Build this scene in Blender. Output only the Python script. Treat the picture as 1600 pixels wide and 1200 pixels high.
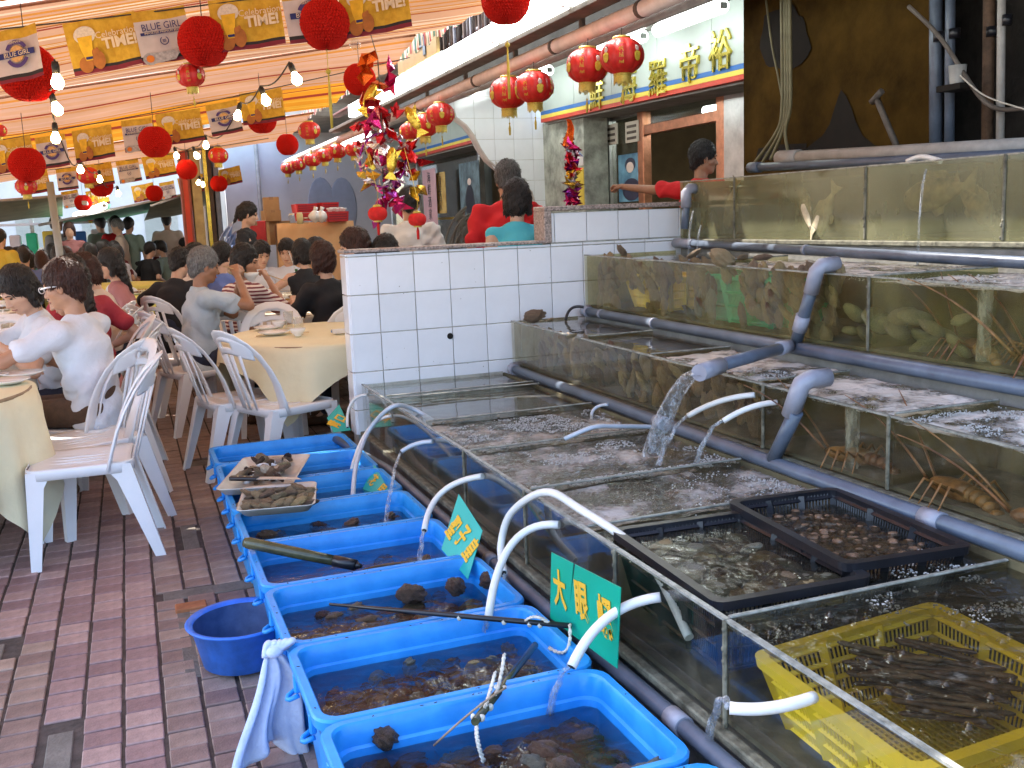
import bpy, bmesh, math, random
import numpy as np
from mathutils import Vector, Matrix, noise as mnoise
random.seed(7); np.random.seed(7)
for _o in list(bpy.data.objects): bpy.data.objects.remove(_o)
SC = bpy.context.scene
COL = SC.collection
PI = math.pi
R = math.radians

# ------------------------------------------------------------------ camera
F_PX, CXP, CYP, CAMH = 1556.0, 800.0, 600.0, 1.42
YC = np.array([195.-CXP, -(365.-CYP), F_PX]); YC /= np.linalg.norm(YC)
_h = np.array([1, .040, 0.])
ZC = np.cross(_h, YC); ZC *= np.sign(ZC[1]); ZC /= np.linalg.norm(ZC)
XC = np.cross(YC, ZC); XC *= np.sign(XC[0])
cam = bpy.data.objects.new('camera', bpy.data.cameras.new('camera')); COL.objects.link(cam)
_r = Vector((XC[0], YC[0], ZC[0])); _u = Vector((XC[1], YC[1], ZC[1])); _f = Vector((XC[2], YC[2], ZC[2]))
cam.matrix_world = Matrix(((_r.x, _u.x, -_f.x, 0), (_r.y, _u.y, -_f.y, 0), (_r.z, _u.z, -_f.z, CAMH), (0, 0, 0, 1)))
cam.data.sensor_width = 36; cam.data.lens = 36*F_PX/1600; cam.data.clip_start = .05; cam.data.clip_end = 400
SC.camera = cam

def ray(u, v):
    d = np.array([u-CXP, -(v-CYP), F_PX]); return np.array([d@XC, d@YC, d@ZC])
def onz(u, v, z):
    r = ray(u, v); t = (z-CAMH)/r[2]; return Vector((r[0]*t, r[1]*t, z))
def onx(u, v, x):
    r = ray(u, v); t = x/r[0]; return Vector((x, r[1]*t, CAMH+r[2]*t))
def ony(u, v, y):
    r = ray(u, v); t = y/r[1]; return Vector((r[0]*t, y, CAMH+r[2]*t))
def atd(u, v, d):
    r = ray(u, v)*d/F_PX; return Vector((r[0], r[1], CAMH+r[2]))
def depth(p):
    return (Vector(p)-Vector((0, 0, CAMH))).dot(_f)

# ------------------------------------------------------------------ light
W = bpy.data.worlds.new('World'); SC.world = W; W.use_nodes = True
_nt = W.node_tree
_bg = _nt.nodes['Background']; _sky = _nt.nodes.new('ShaderNodeTexSky')
_sky.sky_type = 'NISHITA'; _sky.sun_disc = False
SUN_EL, SUN_AZ = R(58), R(-32)          # azimuth measured from +Y towards +X
_sky.sun_elevation = SUN_EL; _sky.sun_rotation = SUN_AZ
_sky.air_density = 1.0; _sky.dust_density = 2.5; _sky.ozone_density = 1.0
_nt.links.new(_sky.outputs[0], _bg.inputs[0]); _bg.inputs[1].default_value = .15
sun = bpy.data.objects.new('sun', bpy.data.lights.new('sun', 'SUN')); COL.objects.link(sun)
sun.data.energy = 2.2; sun.data.angle = R(.55); sun.data.color = (1, .95, .87)
_sd = Vector((math.sin(SUN_AZ)*math.cos(SUN_EL), math.cos(SUN_AZ)*math.cos(SUN_EL), math.sin(SUN_EL)))
sun.rotation_euler = _sd.to_track_quat('Z', 'Y').to_euler(); sun.location = (0, 0, 30)
SC.view_settings.view_transform = 'Standard'; SC.view_settings.look = 'None'
SC.view_settings.exposure = 2.62; SC.view_settings.gamma = 1; SC.view_settings.use_curve_mapping = False
SC.render.engine = 'CYCLES'
cy = SC.cycles
cy.max_bounces = 10; cy.diffuse_bounces = 4; cy.glossy_bounces = 3; cy.transmission_bounces = 6; cy.transparent_max_bounces = 16
cy.caustics_reflective = False; cy.caustics_refractive = False; cy.sample_clamp_indirect = 6
cy.use_denoising = True
try: cy.denoiser = 'OPENIMAGEDENOISE'
except Exception: pass

# ------------------------------------------------------------------ object helpers
def empty(name, label=None, cat=None, loc=(0, 0, 0), rz=0, group=None):
    o = bpy.data.objects.new(name, None); COL.objects.link(o); o.location = loc
    o.rotation_euler = (0, 0, rz) if not isinstance(rz, (tuple, list)) else rz
    o.empty_display_size = .05
    return tag(o, label, cat, group)
def tag(o, label=None, cat=None, group=None, kind=None):
    if label: o['label'] = label
    if cat: o['category'] = cat
    if group: o['group'] = group
    if kind: o['kind'] = kind
    return o
def mkobj(name, me, parent=None, loc=None, rot=None, scale=None):
    o = bpy.data.objects.new(name, me); COL.objects.link(o)
    if parent is not None: o.parent = parent
    if loc is not None: o.location = loc
    if rot is not None: o.rotation_euler = rot
    if scale is not None: o.scale = scale if isinstance(scale, (tuple, list, Vector)) else (scale,)*3
    return o
def copy_tree(o, parent=None):
    c = o.copy(); COL.objects.link(c); c.parent = parent
    for ch in list(o.children): copy_tree(ch, c)
    return c
def mesh_np(name, v, f, mats, smooth=True, mi=None):
    me = bpy.data.meshes.new(name); me.from_pydata([tuple(x) for x in v], [], [tuple(x) for x in f])
    for m in (mats if isinstance(mats, (list, tuple)) else [mats]): me.materials.append(m)
    if smooth: me.polygons.foreach_set('use_smooth', [True]*len(me.polygons))
    if mi is not None: me.polygons.foreach_set('material_index', mi)
    me.update(); return me

class MB:
    def __init__(s): s.v = []; s.f = []; s.m = []; s.s = []
    def add(s, v, f, m=0, sm=False, M=None):
        b = len(s.v)
        s.v += [tuple(M @ Vector(p)) if M is not None else tuple(p) for p in v]
        for q in f:
            s.f.append(tuple(b+i for i in q)); s.m.append(m); s.s.append(sm)
        return s
    def box(s, c, d, bev=0, m=0, M=None, rot=None):
        hx, hy, hz = d[0]/2, d[1]/2, d[2]/2
        T = Matrix.Translation(c)
        if rot is not None: T = T @ (rot if isinstance(rot, Matrix) else Matrix.Rotation(rot, 4, 'Z'))
        if M is not None: T = M @ T
        if bev <= 0:
            v = [(x*hx, y*hy, z*hz) for x in (-1, 1) for y in (-1, 1) for z in (-1, 1)]
            f = [(0, 1, 3, 2), (4, 6, 7, 5), (0, 4, 5, 1), (2, 3, 7, 6), (0, 2, 6, 4), (1, 5, 7, 3)]
            return s.add(v, f, m, False, T)
        b = min(bev, hx*.99, hy*.99, hz*.99); v = []; ix = {}
        for x in (-1, 1):
            for y in (-1, 1):
                for z in (-1, 1):
                    for a in range(3):
                        p = [x*(hx-b), y*(hy-b), z*(hz-b)]; p[a] = (x*hx, y*hy, z*hz)[a]
                        ix[x, y, z, a] = len(v); v.append(p)
        f = []
        def quad(q, n):
            c0 = [Vector(v[i]) for i in q]
            nn = (c0[1]-c0[0]).cross(c0[2]-c0[0])
            f.append(tuple(q) if nn.dot(Vector(n)) > 0 else tuple(reversed(q)))
        for a in range(3):
            o1, o2 = [k for k in range(3) if k != a]
            for sg in (-1, 1):
                q = []
                for (p1, p2) in ((-1, -1), (1, -1), (1, 1), (-1, 1)):
                    k = [0]*3; k[a] = sg; k[o1] = p1; k[o2] = p2; q.append(ix[k[0], k[1], k[2], a])
                n = [0]*3; n[a] = sg; quad(q, n)
            for p1 in (-1, 1):
                for p2 in (-1, 1):
                    k0 = [0]*3; k1 = [0]*3; k0[o1] = k1[o1] = p1; k0[o2] = k1[o2] = p2; k0[a] = -1; k1[a] = 1
                    n = [0]*3; n[o1] = p1; n[o2] = p2
                    quad([ix[(*k0, o1)], ix[(*k1, o1)], ix[(*k1, o2)], ix[(*k0, o2)]], n)
        for x in (-1, 1):
            for y in (-1, 1):
                for z in (-1, 1): quad([ix[x, y, z, 0], ix[x, y, z, 1], ix[x, y, z, 2]], (x, y, z))
        return s.add(v, f, m, False, T)
    def tube(s, path, r, n=8, m=0, cap=True, M=None, flat=1.0, upv=None, sm=True):
        P = [Vector(p) for p in path]; k = len(P); rs = r if isinstance(r, (list, tuple)) else [r]*k
        v = []; pu = None
        for i in range(k):
            t = (P[min(i+1, k-1)]-P[max(i-1, 0)])
            t = t.normalized() if t.length > 1e-9 else Vector((0, 0, 1))
            if pu is None:
                a = Vector(upv) if upv else (Vector((0, 0, 1)) if abs(t.z) < .9 else Vector((1, 0, 0)))
                pu = (a - t*a.dot(t)).normalized()
            else:
                pu = (pu - t*pu.dot(t)); pu = pu.normalized() if pu.length > 1e-6 else t.orthogonal().normalized()
            w = t.cross(pu)
            for j in range(n):
                a = 2*PI*j/n; v.append(P[i] + pu*(math.cos(a)*rs[i]*flat) + w*(math.sin(a)*rs[i]))
        f = [(i*n+j, i*n+(j+1) % n, (i+1)*n+(j+1) % n, (i+1)*n+j) for i in range(k-1) for j in range(n)]
        s.add(v, f, m, sm, M)
        if cap:
            b = len(s.v)-len(v)
            s.f.append(tuple(b+j for j in reversed(range(n)))); s.m.append(m); s.s.append(False)
            s.f.append(tuple(b+(k-1)*n+j for j in range(n))); s.m.append(m); s.s.append(False)
        return s
    def lathe(s, prof, n=24, m=0, M=None, sm=True, rib=0, ribs=0):
        v = []; k = len(prof)
        for (r, z) in prof:
            for j in range(n):
                a = 2*PI*j/n; rr = r*(1+(rib*(abs(math.cos(a*ribs/2))-.6) if ribs else 0))
                v.append((rr*math.cos(a), rr*math.sin(a), z))
        f = [(i*n+j, i*n+(j+1) % n, (i+1)*n+(j+1) % n, (i+1)*n+j) for i in range(k-1) for j in range(n)]
        return s.add(v, f, m, sm, M)
    def ell(s, c, r, nu=12, nv=8, m=0, M=None, sm=True, rot=None):
        r = (r, r, r) if not isinstance(r, (tuple, list)) else r
        v = [(0, 0, -1)]; f = []
        for i in range(1, nv):
            b = PI*i/nv-PI/2
            for j in range(nu):
                a = 2*PI*j/nu; v.append((math.cos(a)*math.cos(b), math.sin(a)*math.cos(b), math.sin(b)))
        v.append((0, 0, 1)); L = len(v)-1
        for j in range(nu):
            f.append((0, 1+(j+1) % nu, 1+j)); f.append((L, 1+(nv-2)*nu+j, 1+(nv-2)*nu+(j+1) % nu))
        for i in range(nv-2):
            for j in range(nu): f.append((1+i*nu+j, 1+i*nu+(j+1) % nu, 1+(i+1)*nu+(j+1) % nu, 1+(i+1)*nu+j))
        T = Matrix.Translation(c)
        if rot is not None: T = T @ rot
        T = T @ Matrix.Diagonal((*r, 1))
        if M is not None: T = M @ T
        return s.add(v, f, m, sm, T)
    def grid(s, fn, nu, nv, m=0, sm=True, M=None, wu=False):
        v = [fn(i/nu, j/nv) for i in range(nu+(0 if wu else 1)) for j in range(nv+1)]
        K = nu if wu else nu+1
        f = [((i % K)*(nv+1)+j, ((i+1) % K)*(nv+1)+j, ((i+1) % K)*(nv+1)+j+1, (i % K)*(nv+1)+j+1) for i in range(nu) for j in range(nv)]
        return s.add(v, f, m, sm, M)
    def loft(s, loops, m=0, sm=False, M=None, capA=False, capB=False):
        n = len(loops[0]); v = [p for L in loops for p in L]
        f = [(i*n+j, i*n+(j+1) % n, (i+1)*n+(j+1) % n, (i+1)*n+j) for i in range(len(loops)-1) for j in range(n)]
        if capA: f.append(tuple(reversed(range(n))))
        if capB: f.append(tuple((len(loops)-1)*n+j for j in range(n)))
        return s.add(v, f, m, sm, M)
    def poly(s, pts, th, m=0, M=None):
        """flat outline in the local XZ plane given thickness th along Y"""
        n = len(pts); v = [(x, -th/2, z) for x, z in pts]+[(x, th/2, z) for x, z in pts]
        f = [tuple(range(n)), tuple(reversed(range(n, 2*n)))]+[(i, i+n, (i+1) % n+n, (i+1) % n) for i in range(n)]
        return s.add(v, f, m, False, M)
    def mesh(s, name, mats):
        me = bpy.data.meshes.new(name); me.from_pydata(s.v, [], s.f)
        for mm in (mats if isinstance(mats, (list, tuple)) else [mats]): me.materials.append(mm)
        me.polygons.foreach_set('material_index', s.m); me.polygons.foreach_set('use_smooth', s.s)
        me.update(); return me
    def build(s, name, mats, parent=None, loc=None, rot=None, scale=None):
        return mkobj(name, s.mesh(name, mats), parent, loc, rot, scale)

def rrect(w, l, r, z, n=4, cx=0, cy=0):
    """rounded rectangle loop, w along x, l along y"""
    r = min(r, w/2-1e-4, l/2-1e-4); out = []
    for (sx, sy, a0) in ((1, 1, 0), (-1, 1, 90), (-1, -1, 180), (1, -1, 270)):
        for k in range(n+1):
            a = R(a0+90*k/n); out.append((cx+sx*(w/2-r)+r*math.cos(a), cy+sy*(l/2-r)+r*math.sin(a), z))
    return out
def bez(p0, p1, p2, p3, n=12):
    p0, p1, p2, p3 = map(Vector, (p0, p1, p2, p3))
    return [p0*(1-t)**3+p1*3*t*(1-t)**2+p2*3*t*t*(1-t)+p3*t**3 for t in [i/n for i in range(n+1)]]
def arc3(a, top, b, n=14):
    """smooth curve from a through top to b"""
    a, top, b = Vector(a), Vector(top), Vector(b); c = top*2-(a+b)*.5
    return [a*(1-t)**2+c*2*t*(1-t)+b*t*t for t in [i/n for i in range(n+1)]]

# ------------------------------------------------------------------ materials
MATS = {}
def mat(name, col, rough=.5, var=.12, nsc=6., bump=0., bsc=40., metal=0., spec=.5, coat=0., sss=0., rand=0., emit=None, estr=0, var2=None, rvar=.0, bdist=.01):
    if name in MATS: return MATS[name]
    m = bpy.data.materials.new(name); m.use_nodes = True; nt = m.node_tree; N = nt.nodes; L = nt.links
    b = N['Principled BSDF']; MATS[name] = m
    tc = N.new('ShaderNodeTexCoord'); c = (*col, 1)
    src = None
    if var > 0:
        nz = N.new('ShaderNodeTexNoise'); nz.inputs['Scale'].default_value = nsc; nz.inputs['Detail'].default_value = 6; nz.inputs['Roughness'].default_value = .62
        L.new(tc.outputs['Object'], nz.inputs['Vector'])
        cr = N.new('ShaderNodeValToRGB'); cr.color_ramp.elements[0].position = .3; cr.color_ramp.elements[1].position = .72
        d = [max(0, x*(1-var)) for x in col]; e = [min(1, x*(1+var)) for x in col] if var2 is None else var2
        cr.color_ramp.elements[0].color = (*d, 1); cr.color_ramp.elements[1].color = (*e, 1)
        L.new(nz.outputs['Fac'], cr.inputs['Fac']); src = cr.outputs['Color']
        if rvar:
            mr = N.new('ShaderNodeMapRange'); mr.inputs[3].default_value = max(0, rough-rvar); mr.inputs[4].default_value = min(1, rough+rvar)
            L.new(nz.outputs['Fac'], mr.inputs[0]); L.new(mr.outputs[0], b.inputs['Roughness'])
    if rand > 0:
        oi = N.new('ShaderNodeObjectInfo'); hs = N.new('ShaderNodeHueSaturation')
        mv = N.new('ShaderNodeMapRange'); mv.inputs[3].default_value = 1-rand; mv.inputs[4].default_value = 1+rand
        L.new(oi.outputs['Random'], mv.inputs[0]); L.new(mv.outputs[0], hs.inputs['Value'])
        mh = N.new('ShaderNodeMapRange'); mh.inputs[3].default_value = .5-rand*.05; mh.inputs[4].default_value = .5+rand*.05
        L.new(oi.outputs['Random'], mh.inputs[0]); L.new(mh.outputs[0], hs.inputs['Hue'])
        if src: L.new(src, hs.inputs['Color'])
        else: hs.inputs['Color'].default_value = c
        src = hs.outputs['Color']
    if src: L.new(src, b.inputs['Base Color'])
    else: b.inputs['Base Color'].default_value = c
    if not (var > 0 and rvar): b.inputs['Roughness'].default_value = rough
    b.inputs['Metallic'].default_value = metal; b.inputs['Specular IOR Level'].default_value = spec
    if coat: b.inputs['Coat Weight'].default_value = coat; b.inputs['Coat Roughness'].default_value = .1
    if sss: b.inputs['Subsurface Weight'].default_value = sss; b.inputs['Subsurface Radius'].default_value = (.02, .008, .004)
    if emit: b.inputs['Emission Color'].default_value = (*emit, 1); b.inputs['Emission Strength'].default_value = estr
    if bump > 0:
        n2 = N.new('ShaderNodeTexNoise'); n2.inputs['Scale'].default_value = bsc; n2.inputs['Detail'].default_value = 5
        L.new(tc.outputs['Object'], n2.inputs['Vector'])
        bp = N.new('ShaderNodeBump'); bp.inputs['Strength'].default_value = bump; bp.inputs['Distance'].default_value = bdist
        L.new(n2.outputs['Fac'], bp.inputs['Height']); L.new(bp.outputs['Normal'], b.inputs['Normal'])
    return m

def film_mat(name, tint, film, film_col, film_scale=9., gl_rough=.03, bump=0., bscale=14., grow=0., ior=1.33, drip=None, film2=None):
    """thin see-through sheet (glass pane or water skin): tinted clear part, fresnel gloss, and a patchy opaque film of dirt, algae, foam or painted glare"""
    if name in MATS: return MATS[name]
    m = bpy.data.materials.new(name); m.use_nodes = True; nt = m.node_tree; N = nt.nodes; L = nt.links; N.clear(); MATS[name] = m
    out = N.new('ShaderNodeOutputMaterial'); tr = N.new('ShaderNodeBsdfTransparent'); tr.inputs[0].default_value = (*tint, 1)
    gl = N.new('ShaderNodeBsdfGlossy'); gl.inputs['Roughness'].default_value = gl_rough; gl.inputs[0].default_value = (1, 1, 1, 1)
    lw = N.new('ShaderNodeLayerWeight'); lw.inputs['Blend'].default_value = .5; f0 = ((ior-1)/(ior+1))**2
    pw = N.new('ShaderNodeMath'); pw.operation = 'POWER'; pw.inputs[1].default_value = 4.6; L.new(lw.outputs['Facing'], pw.inputs[0])
    fr = N.new('ShaderNodeMath'); fr.operation = 'MULTIPLY_ADD'; fr.inputs[1].default_value = 1-f0; fr.inputs[2].default_value = f0; L.new(pw.outputs[0], fr.inputs[0])
    mx = N.new('ShaderNodeMixShader'); L.new(fr.outputs[0], mx.inputs[0]); L.new(tr.outputs[0], mx.inputs[1]); L.new(gl.outputs[0], mx.inputs[2])
    tc = N.new('ShaderNodeTexCoord')
    mp = N.new('ShaderNodeMapping'); L.new(tc.outputs['Object'], mp.inputs[0])
    if drip: mp.inputs['Scale'].default_value = drip
    nz = N.new('ShaderNodeTexNoise'); nz.inputs['Scale'].default_value = film_scale; nz.inputs['Detail'].default_value = 7; nz.inputs['Roughness'].default_value = .65
    L.new(mp.outputs[0], nz.inputs['Vector'])
    cr = N.new('ShaderNodeMapRange'); cr.inputs[1].default_value = film[0]; cr.inputs[2].default_value = film[1]; cr.inputs[3].default_value = film[2]; cr.inputs[4].default_value = film[3]
    L.new(nz.outputs['Fac'], cr.inputs[0])
    df = N.new('ShaderNodeBsdfDiffuse')
    if film2:
        n3 = N.new('ShaderNodeTexNoise'); n3.inputs['Scale'].default_value = film_scale*.6; n3.inputs['Detail'].default_value = 5
        L.new(mp.outputs[0], n3.inputs['Vector'])
        rp = N.new('ShaderNodeValToRGB'); rp.color_ramp.elements[0].position = .38; rp.color_ramp.elements[1].position = .62
        rp.color_ramp.elements[0].color = (*film_col, 1); rp.color_ramp.elements[1].color = (*film2, 1)
        L.new(n3.outputs['Fac'], rp.inputs[0]); L.new(rp.outputs[0], df.inputs[0])
    else: df.inputs[0].default_value = (*film_col, 1)
    m2 = N.new('ShaderNodeMixShader'); L.new(cr.outputs[0], m2.inputs[0]); L.new(mx.outputs[0], m2.inputs[1]); L.new(df.outputs[0], m2.inputs[2])
    L.new(m2.outputs[0], out.inputs[0])
    if bump > 0:
        n2 = N.new('ShaderNodeTexNoise'); n2.inputs['Scale'].default_value = bscale; n2.inputs['Detail'].default_value = 4; n2.inputs['Distortion'].default_value = .6
        L.new(tc.outputs['Object'], n2.inputs['Vector'])
        bp = N.new('ShaderNodeBump'); bp.inputs['Strength'].default_value = bump; bp.inputs['Distance'].default_value = .02
        L.new(n2.outputs['Fac'], bp.inputs['Height'])
        for nd in (gl, lw, df): L.new(bp.outputs['Normal'], nd.inputs['Normal'])
    return m

def emis(name, col, s):
    if name in MATS: return MATS[name]
    m = bpy.data.materials.new(name); m.use_nodes = True; N = m.node_tree.nodes; N.clear(); MATS[name] = m
    e = N.new('ShaderNodeEmission'); e.inputs[0].default_value = (*col, 1); e.inputs[1].default_value = s
    o = N.new('ShaderNodeOutputMaterial'); m.node_tree.links.new(e.outputs[0], o.inputs[0]); return m

def text_mesh(body, size, mname, depth_=.0015, align='CENTER', spacing=1.0, bold=0.):
    cu = bpy.data.curves.new('lettering', 'FONT'); cu.body = body; cu.size = size; cu.align_x = align; cu.align_y = 'CENTER'
    cu.extrude = depth_; cu.space_line = spacing; cu.resolution_u = 2; cu.offset = bold
    o = bpy.data.objects.new('lettering', cu); COL.objects.link(o)
    dg = bpy.context.evaluated_depsgraph_get(); dg.update()
    me = bpy.data.meshes.new_from_object(o.evaluated_get(dg)); me.materials.clear(); me.materials.append(mname)
    bpy.data.objects.remove(o); return me
TXT = {}
def text(body, size, m, parent, M, depth_=.0015, name='lettering', spacing=1.0, bold=0.):
    k = (body, size, m.name, depth_, spacing, bold)
    if k not in TXT: TXT[k] = text_mesh(body, size, m, depth_, spacing=spacing, bold=bold)
    o = mkobj(name, TXT[k], parent); o.matrix_local = M; return o
def frame_m(origin, xdir, ydir):
    x = Vector(xdir).normalized(); y = Vector(ydir); y = (y-x*y.dot(x)).normalized(); z = x.cross(y)
    return Matrix(((x.x, y.x, z.x, origin[0]), (x.y, y.y, z.y, origin[1]), (x.z, y.z, z.z, origin[2]), (0, 0, 0, 1)))
# ------------------------------------------------------------------ palette
M_paver = mat('paver', (.33, .205, .19), .5, .25, 30, .35, 160, rand=.28)
M_paver2 = mat('paver_worn', (.29, .195, .16), .52, .3, 14, .35, 150, rand=.25)
M_joint = mat('joint_dirt', (.075, .056, .047), .9, .4, 20, .4, 60)
M_cement = mat('cement', (.17, .145, .12), .85, .3, 12, .5, 60)
M_tile = mat('white_tile', (.86, .88, .92), .12, .03, 8, .04, 14, spec=.6, rand=.035)
M_grout = mat('grout', (.50, .48, .43), .9, .3, 20)
M_granite = mat('granite', (.34, .27, .24), .35, .75, 90, .1, 200)
M_conc = mat('concrete', (.26, .25, .23), .85, .3, 7, .4, 40)
M_dark = mat('dark_void', (.012, .011, .010), .9, .4, 6)
M_pvc = mat('grey_pvc', (.10, .125, .17), .34, .35, 7, .05, 40, rvar=.12)
M_pvcl = mat('pale_pvc', (.30, .31, .37), .3, .2, 9, .04, 40)
M_pvcb = mat('dusty_pvc', (.38, .36, .33), .55, .25, 10, .1, 40)
M_hose = mat('white_hose', (.74, .73, .68), .35, .10, 14, .03, 50, var2=(.8, .8, .78))
M_hoseg = mat('blue_grey_hose', (.50, .56, .64), .3, .12, 14)
M_tub = mat('blue_tub', (.012, .25, .72), .36, .12, 7, .08, 30, var2=(.035, .35, .86), spec=.45, rand=.07, rvar=.14)
M_basin = mat('old_blue_basin', (.03, .16, .62), .45, .35, 10, .12, 40)
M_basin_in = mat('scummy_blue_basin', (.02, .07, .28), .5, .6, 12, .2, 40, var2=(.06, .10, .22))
M_alga = mat('algae_strip', (.10, .095, .06), .8, .6, 22, .5, 60, var2=(.24, .23, .17))
M_rust = mat('rusty_steel', (.13, .075, .045), .7, .5, 14, .3, 60)
M_black = mat('black_plastic', (.012, .012, .016), .32, .3, 12, .05, 60)
M_yel = mat('yellow_plastic', (.78, .56, .03), .38, .12, 7, .05, 40, rand=.05)
M_grn = mat('green_plastic', (.01, .42, .20), .38, .12, 7, .05, 40)
M_white_pl = mat('white_plastic', (.80, .80, .82), .3, .04, 6, .04, 60, rand=.03)
M_steel = mat('tray_steel', (.56, .54, .50), .4, .15, 10, .05, 50, metal=.25)
M_sign = mat('green_card', (.0, .36, .22), .4, .08, 5)
M_sign2 = mat('teal_card', (.02, .42, .36), .4, .08, 5)
M_signy = mat('yellow_paint', (.80, .45, .02), .5, .12, 20)

M_glass1 = film_mat('tank_glass_clear', (.86, .86, .82), (.50, .85, .02, .45), (.12, .105, .075), 6, .04, film2=(.24, .22, .17), ior=1.45, drip=(1, 1, .45))
M_glass2 = film_mat('tank_glass_dirty', (.90, .88, .78), (.42, .82, .03, .38), (.15, .11, .055), 5, .05, film2=(.32, .26, .15), ior=1.45, drip=(1, 1, .45))
M_glass3 = film_mat('tank_glass_olive', (.90, .88, .72), (.40, .80, .05, .42), (.25, .22, .075), 4.5, .05, film2=(.46, .42, .19), ior=1.45, drip=(1, 1, .5))
M_glass4 = film_mat('tank_glass_murky', (.86, .84, .62), (.32, .72, .30, .74), (.17, .17, .09), 3.4, .05, film2=(.27, .265, .155), ior=1.45, drip=(1, 1, .5))
M_clean = film_mat('clean_glass', (.97, .98, .96), (.8, .9, 0, .05), (.3, .3, .3), 5, .04, ior=1.05)
M_edge = mat('glass_edge', (.20, .21, .18), .25, .4, 30, .1, 60, var2=(.40, .40, .35))
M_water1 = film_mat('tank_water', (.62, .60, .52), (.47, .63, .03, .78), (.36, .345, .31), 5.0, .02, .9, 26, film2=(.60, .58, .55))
M_water_calm = film_mat('still_tank_water', (.66, .65, .60), (.50, .85, .06, .40), (.30, .29, .26), 5, .015, .04, 8)
M_water_dark = film_mat('dark_tank_water', (.50, .48, .40), (.60, .75, .02, .55), (.30, .29, .25), 8, .015, .5, 18)
M_water2 = film_mat('upper_tank_water', (.70, .66, .50), (.41, .54, .03, .92), (.48, .46, .40), 6, .02, .9, 22, film2=(.72, .69, .64))  # pale film patches are foam plus white sky glare painted into the colour
M_tubw = film_mat('tub_water', (.52, .54, .56), (.40, .78, .02, .45), (.085, .05, .03), 5, .015, .45, 18, film2=(.13, .085, .06))
M_stream = film_mat('falling_water', (.95, .97, .98), (.46, .72, .03, .65), (.72, .75, .80), 60, .03, .8, 60, drip=(1, 1, .15))
M_soil = mat('dark_soil', (.03, .025, .02), .9, .4, 30)
M_scum = mat('scum', (.10, .17, .26), .7, .6, 40, .3, 90, var2=(.24, .30, .36))
M_foam = mat('foam', (.38, .37, .35), .5, .2, 60, .6, 120, var2=(.62, .61, .59))
M_bubble = film_mat('bubble_skin', (.9, .9, .88), (.6, .8, .0, .3), (.8, .8, .8), 30, .02)

def wpart(mb, name, mats, root):
    """a part given in world coordinates under an unrotated root"""
    L = root.location; mb.v = [(a-L.x, b-L.y, c-L.z) for a, b, c in mb.v]
    return mb.build(name, mats, root)

# ------------------------------------------------------------------ ground and paving
g = MB(); g.add([(-90, -60, -.012), (90, -60, -.012), (90, 160, -.012), (-90, 160, -.012)], [(0, 1, 2, 3)])
ground = tag(g.build('ground', mat('street', (.19, .16, .14), .85, .3, 3, .3, 20)), kind='structure')
pav = tag(empty('pavement', loc=(0, 0, 0)), kind='structure')
b = MB(); b.add([(-6, .5, -.004), (4.6, .5, -.004), (4.6, 17, -.004), (-6, 17, -.004)], [(0, 1, 2, 3)])
b.build('bedding', M_joint, pav)
PX, PY = .1135, .100
cells = []
def patch(x, y):      # cells where the paving was dug up and filled with cement
    return (-.0 < x < .45 and 3.93 < y < 4.07) or (-1.3 < x < -.52 and 3.62 < y < 3.80) or (.03 < x < .13 and 3.2 < y < 3.85) or (.10 < x < .20 and 4.55 < y < 5.0) or (-.36 < x < -.26 and 1.8 < y < 3.02) or (.22 < x < .45 and 6.2 < y < 6.4)
bar_ = MB()
for i in range(-46, 32):
    for j in range(14, 152):
        x = i*PX+.03; y = j*PY+.02*math.sin(i*1.7)
        if patch(x, y) or x > 3.2: continue
        if x > .42 and y < 5.25: continue
        p = Vector((x, y, 0)); c = depth(p)
        vis = False
        if c > 1:
            q = p-Vector((0, 0, CAMH)); u = CXP+F_PX*q.dot(_r)/c; v = CYP-F_PX*q.dot(_u)/c
            vis = -30 < u < 1630 and v < 1230 and x < .36 and not (x < -.75 and y < 5.9)
        cells.append((0 if vis else 1, c, x, y, i))
cells.sort()
pv = []
for k in range(5):
    m = MB(); w = PX-.010-random.random()*.003; l = PY-.008
    m.box((0, 0, 0), (w, l, .03), .003); pv.append(m.mesh('paver', [M_paver])); pv.append(m.mesh('paver', [M_paver2]))
st = MB()
for n, (vv, c, x, y, i) in enumerate(cells):
    if c > 16: continue
    dz = random.uniform(-.0025, .002)
    if n < 290 and vv == 0:
        worn = mnoise.noise((x*1.6, y*.7, 3)) > .12 or x > .02
        o = mkobj('paver', pv[random.randrange(5)*2+(1 if worn else 0)], pav, (x+random.uniform(-.0015, .0015), y, -.012+dz), (random.uniform(-.006, .006), random.uniform(-.006, .006), random.uniform(-.01, .01)))
    else:
        st.box((x, y, -.004+dz), (PX-.011, PY-.008, .014), 0)
o = tag(st.build('far_pavers', M_paver2, pav), kind='stuff')
for (x0, x1, y0, y1) in ((.0, .46, 3.95, 4.06), (-1.3, -.53, 3.64, 3.79), (.04, .125, 3.2, 3.84), (.11, .19, 4.56, 5.0), (-.35, -.27, 1.8, 3.0), (.23, .45, 6.22, 6.4)):
    bar_.box(((x0+x1)/2, (y0+y1)/2, -.004), (x1-x0-.01, y1-y0-.01, .01), .003)
bar_.build('cement_patch', M_cement, pav)
o = MB(); o.box((0, 0, .0), (.115, .07, .018), .004); o.build('loose_brick_piece', mat('brick_orange', (.36, .13, .05), .8, .3, 20), pav, (.10, 3.83, .006))

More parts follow.
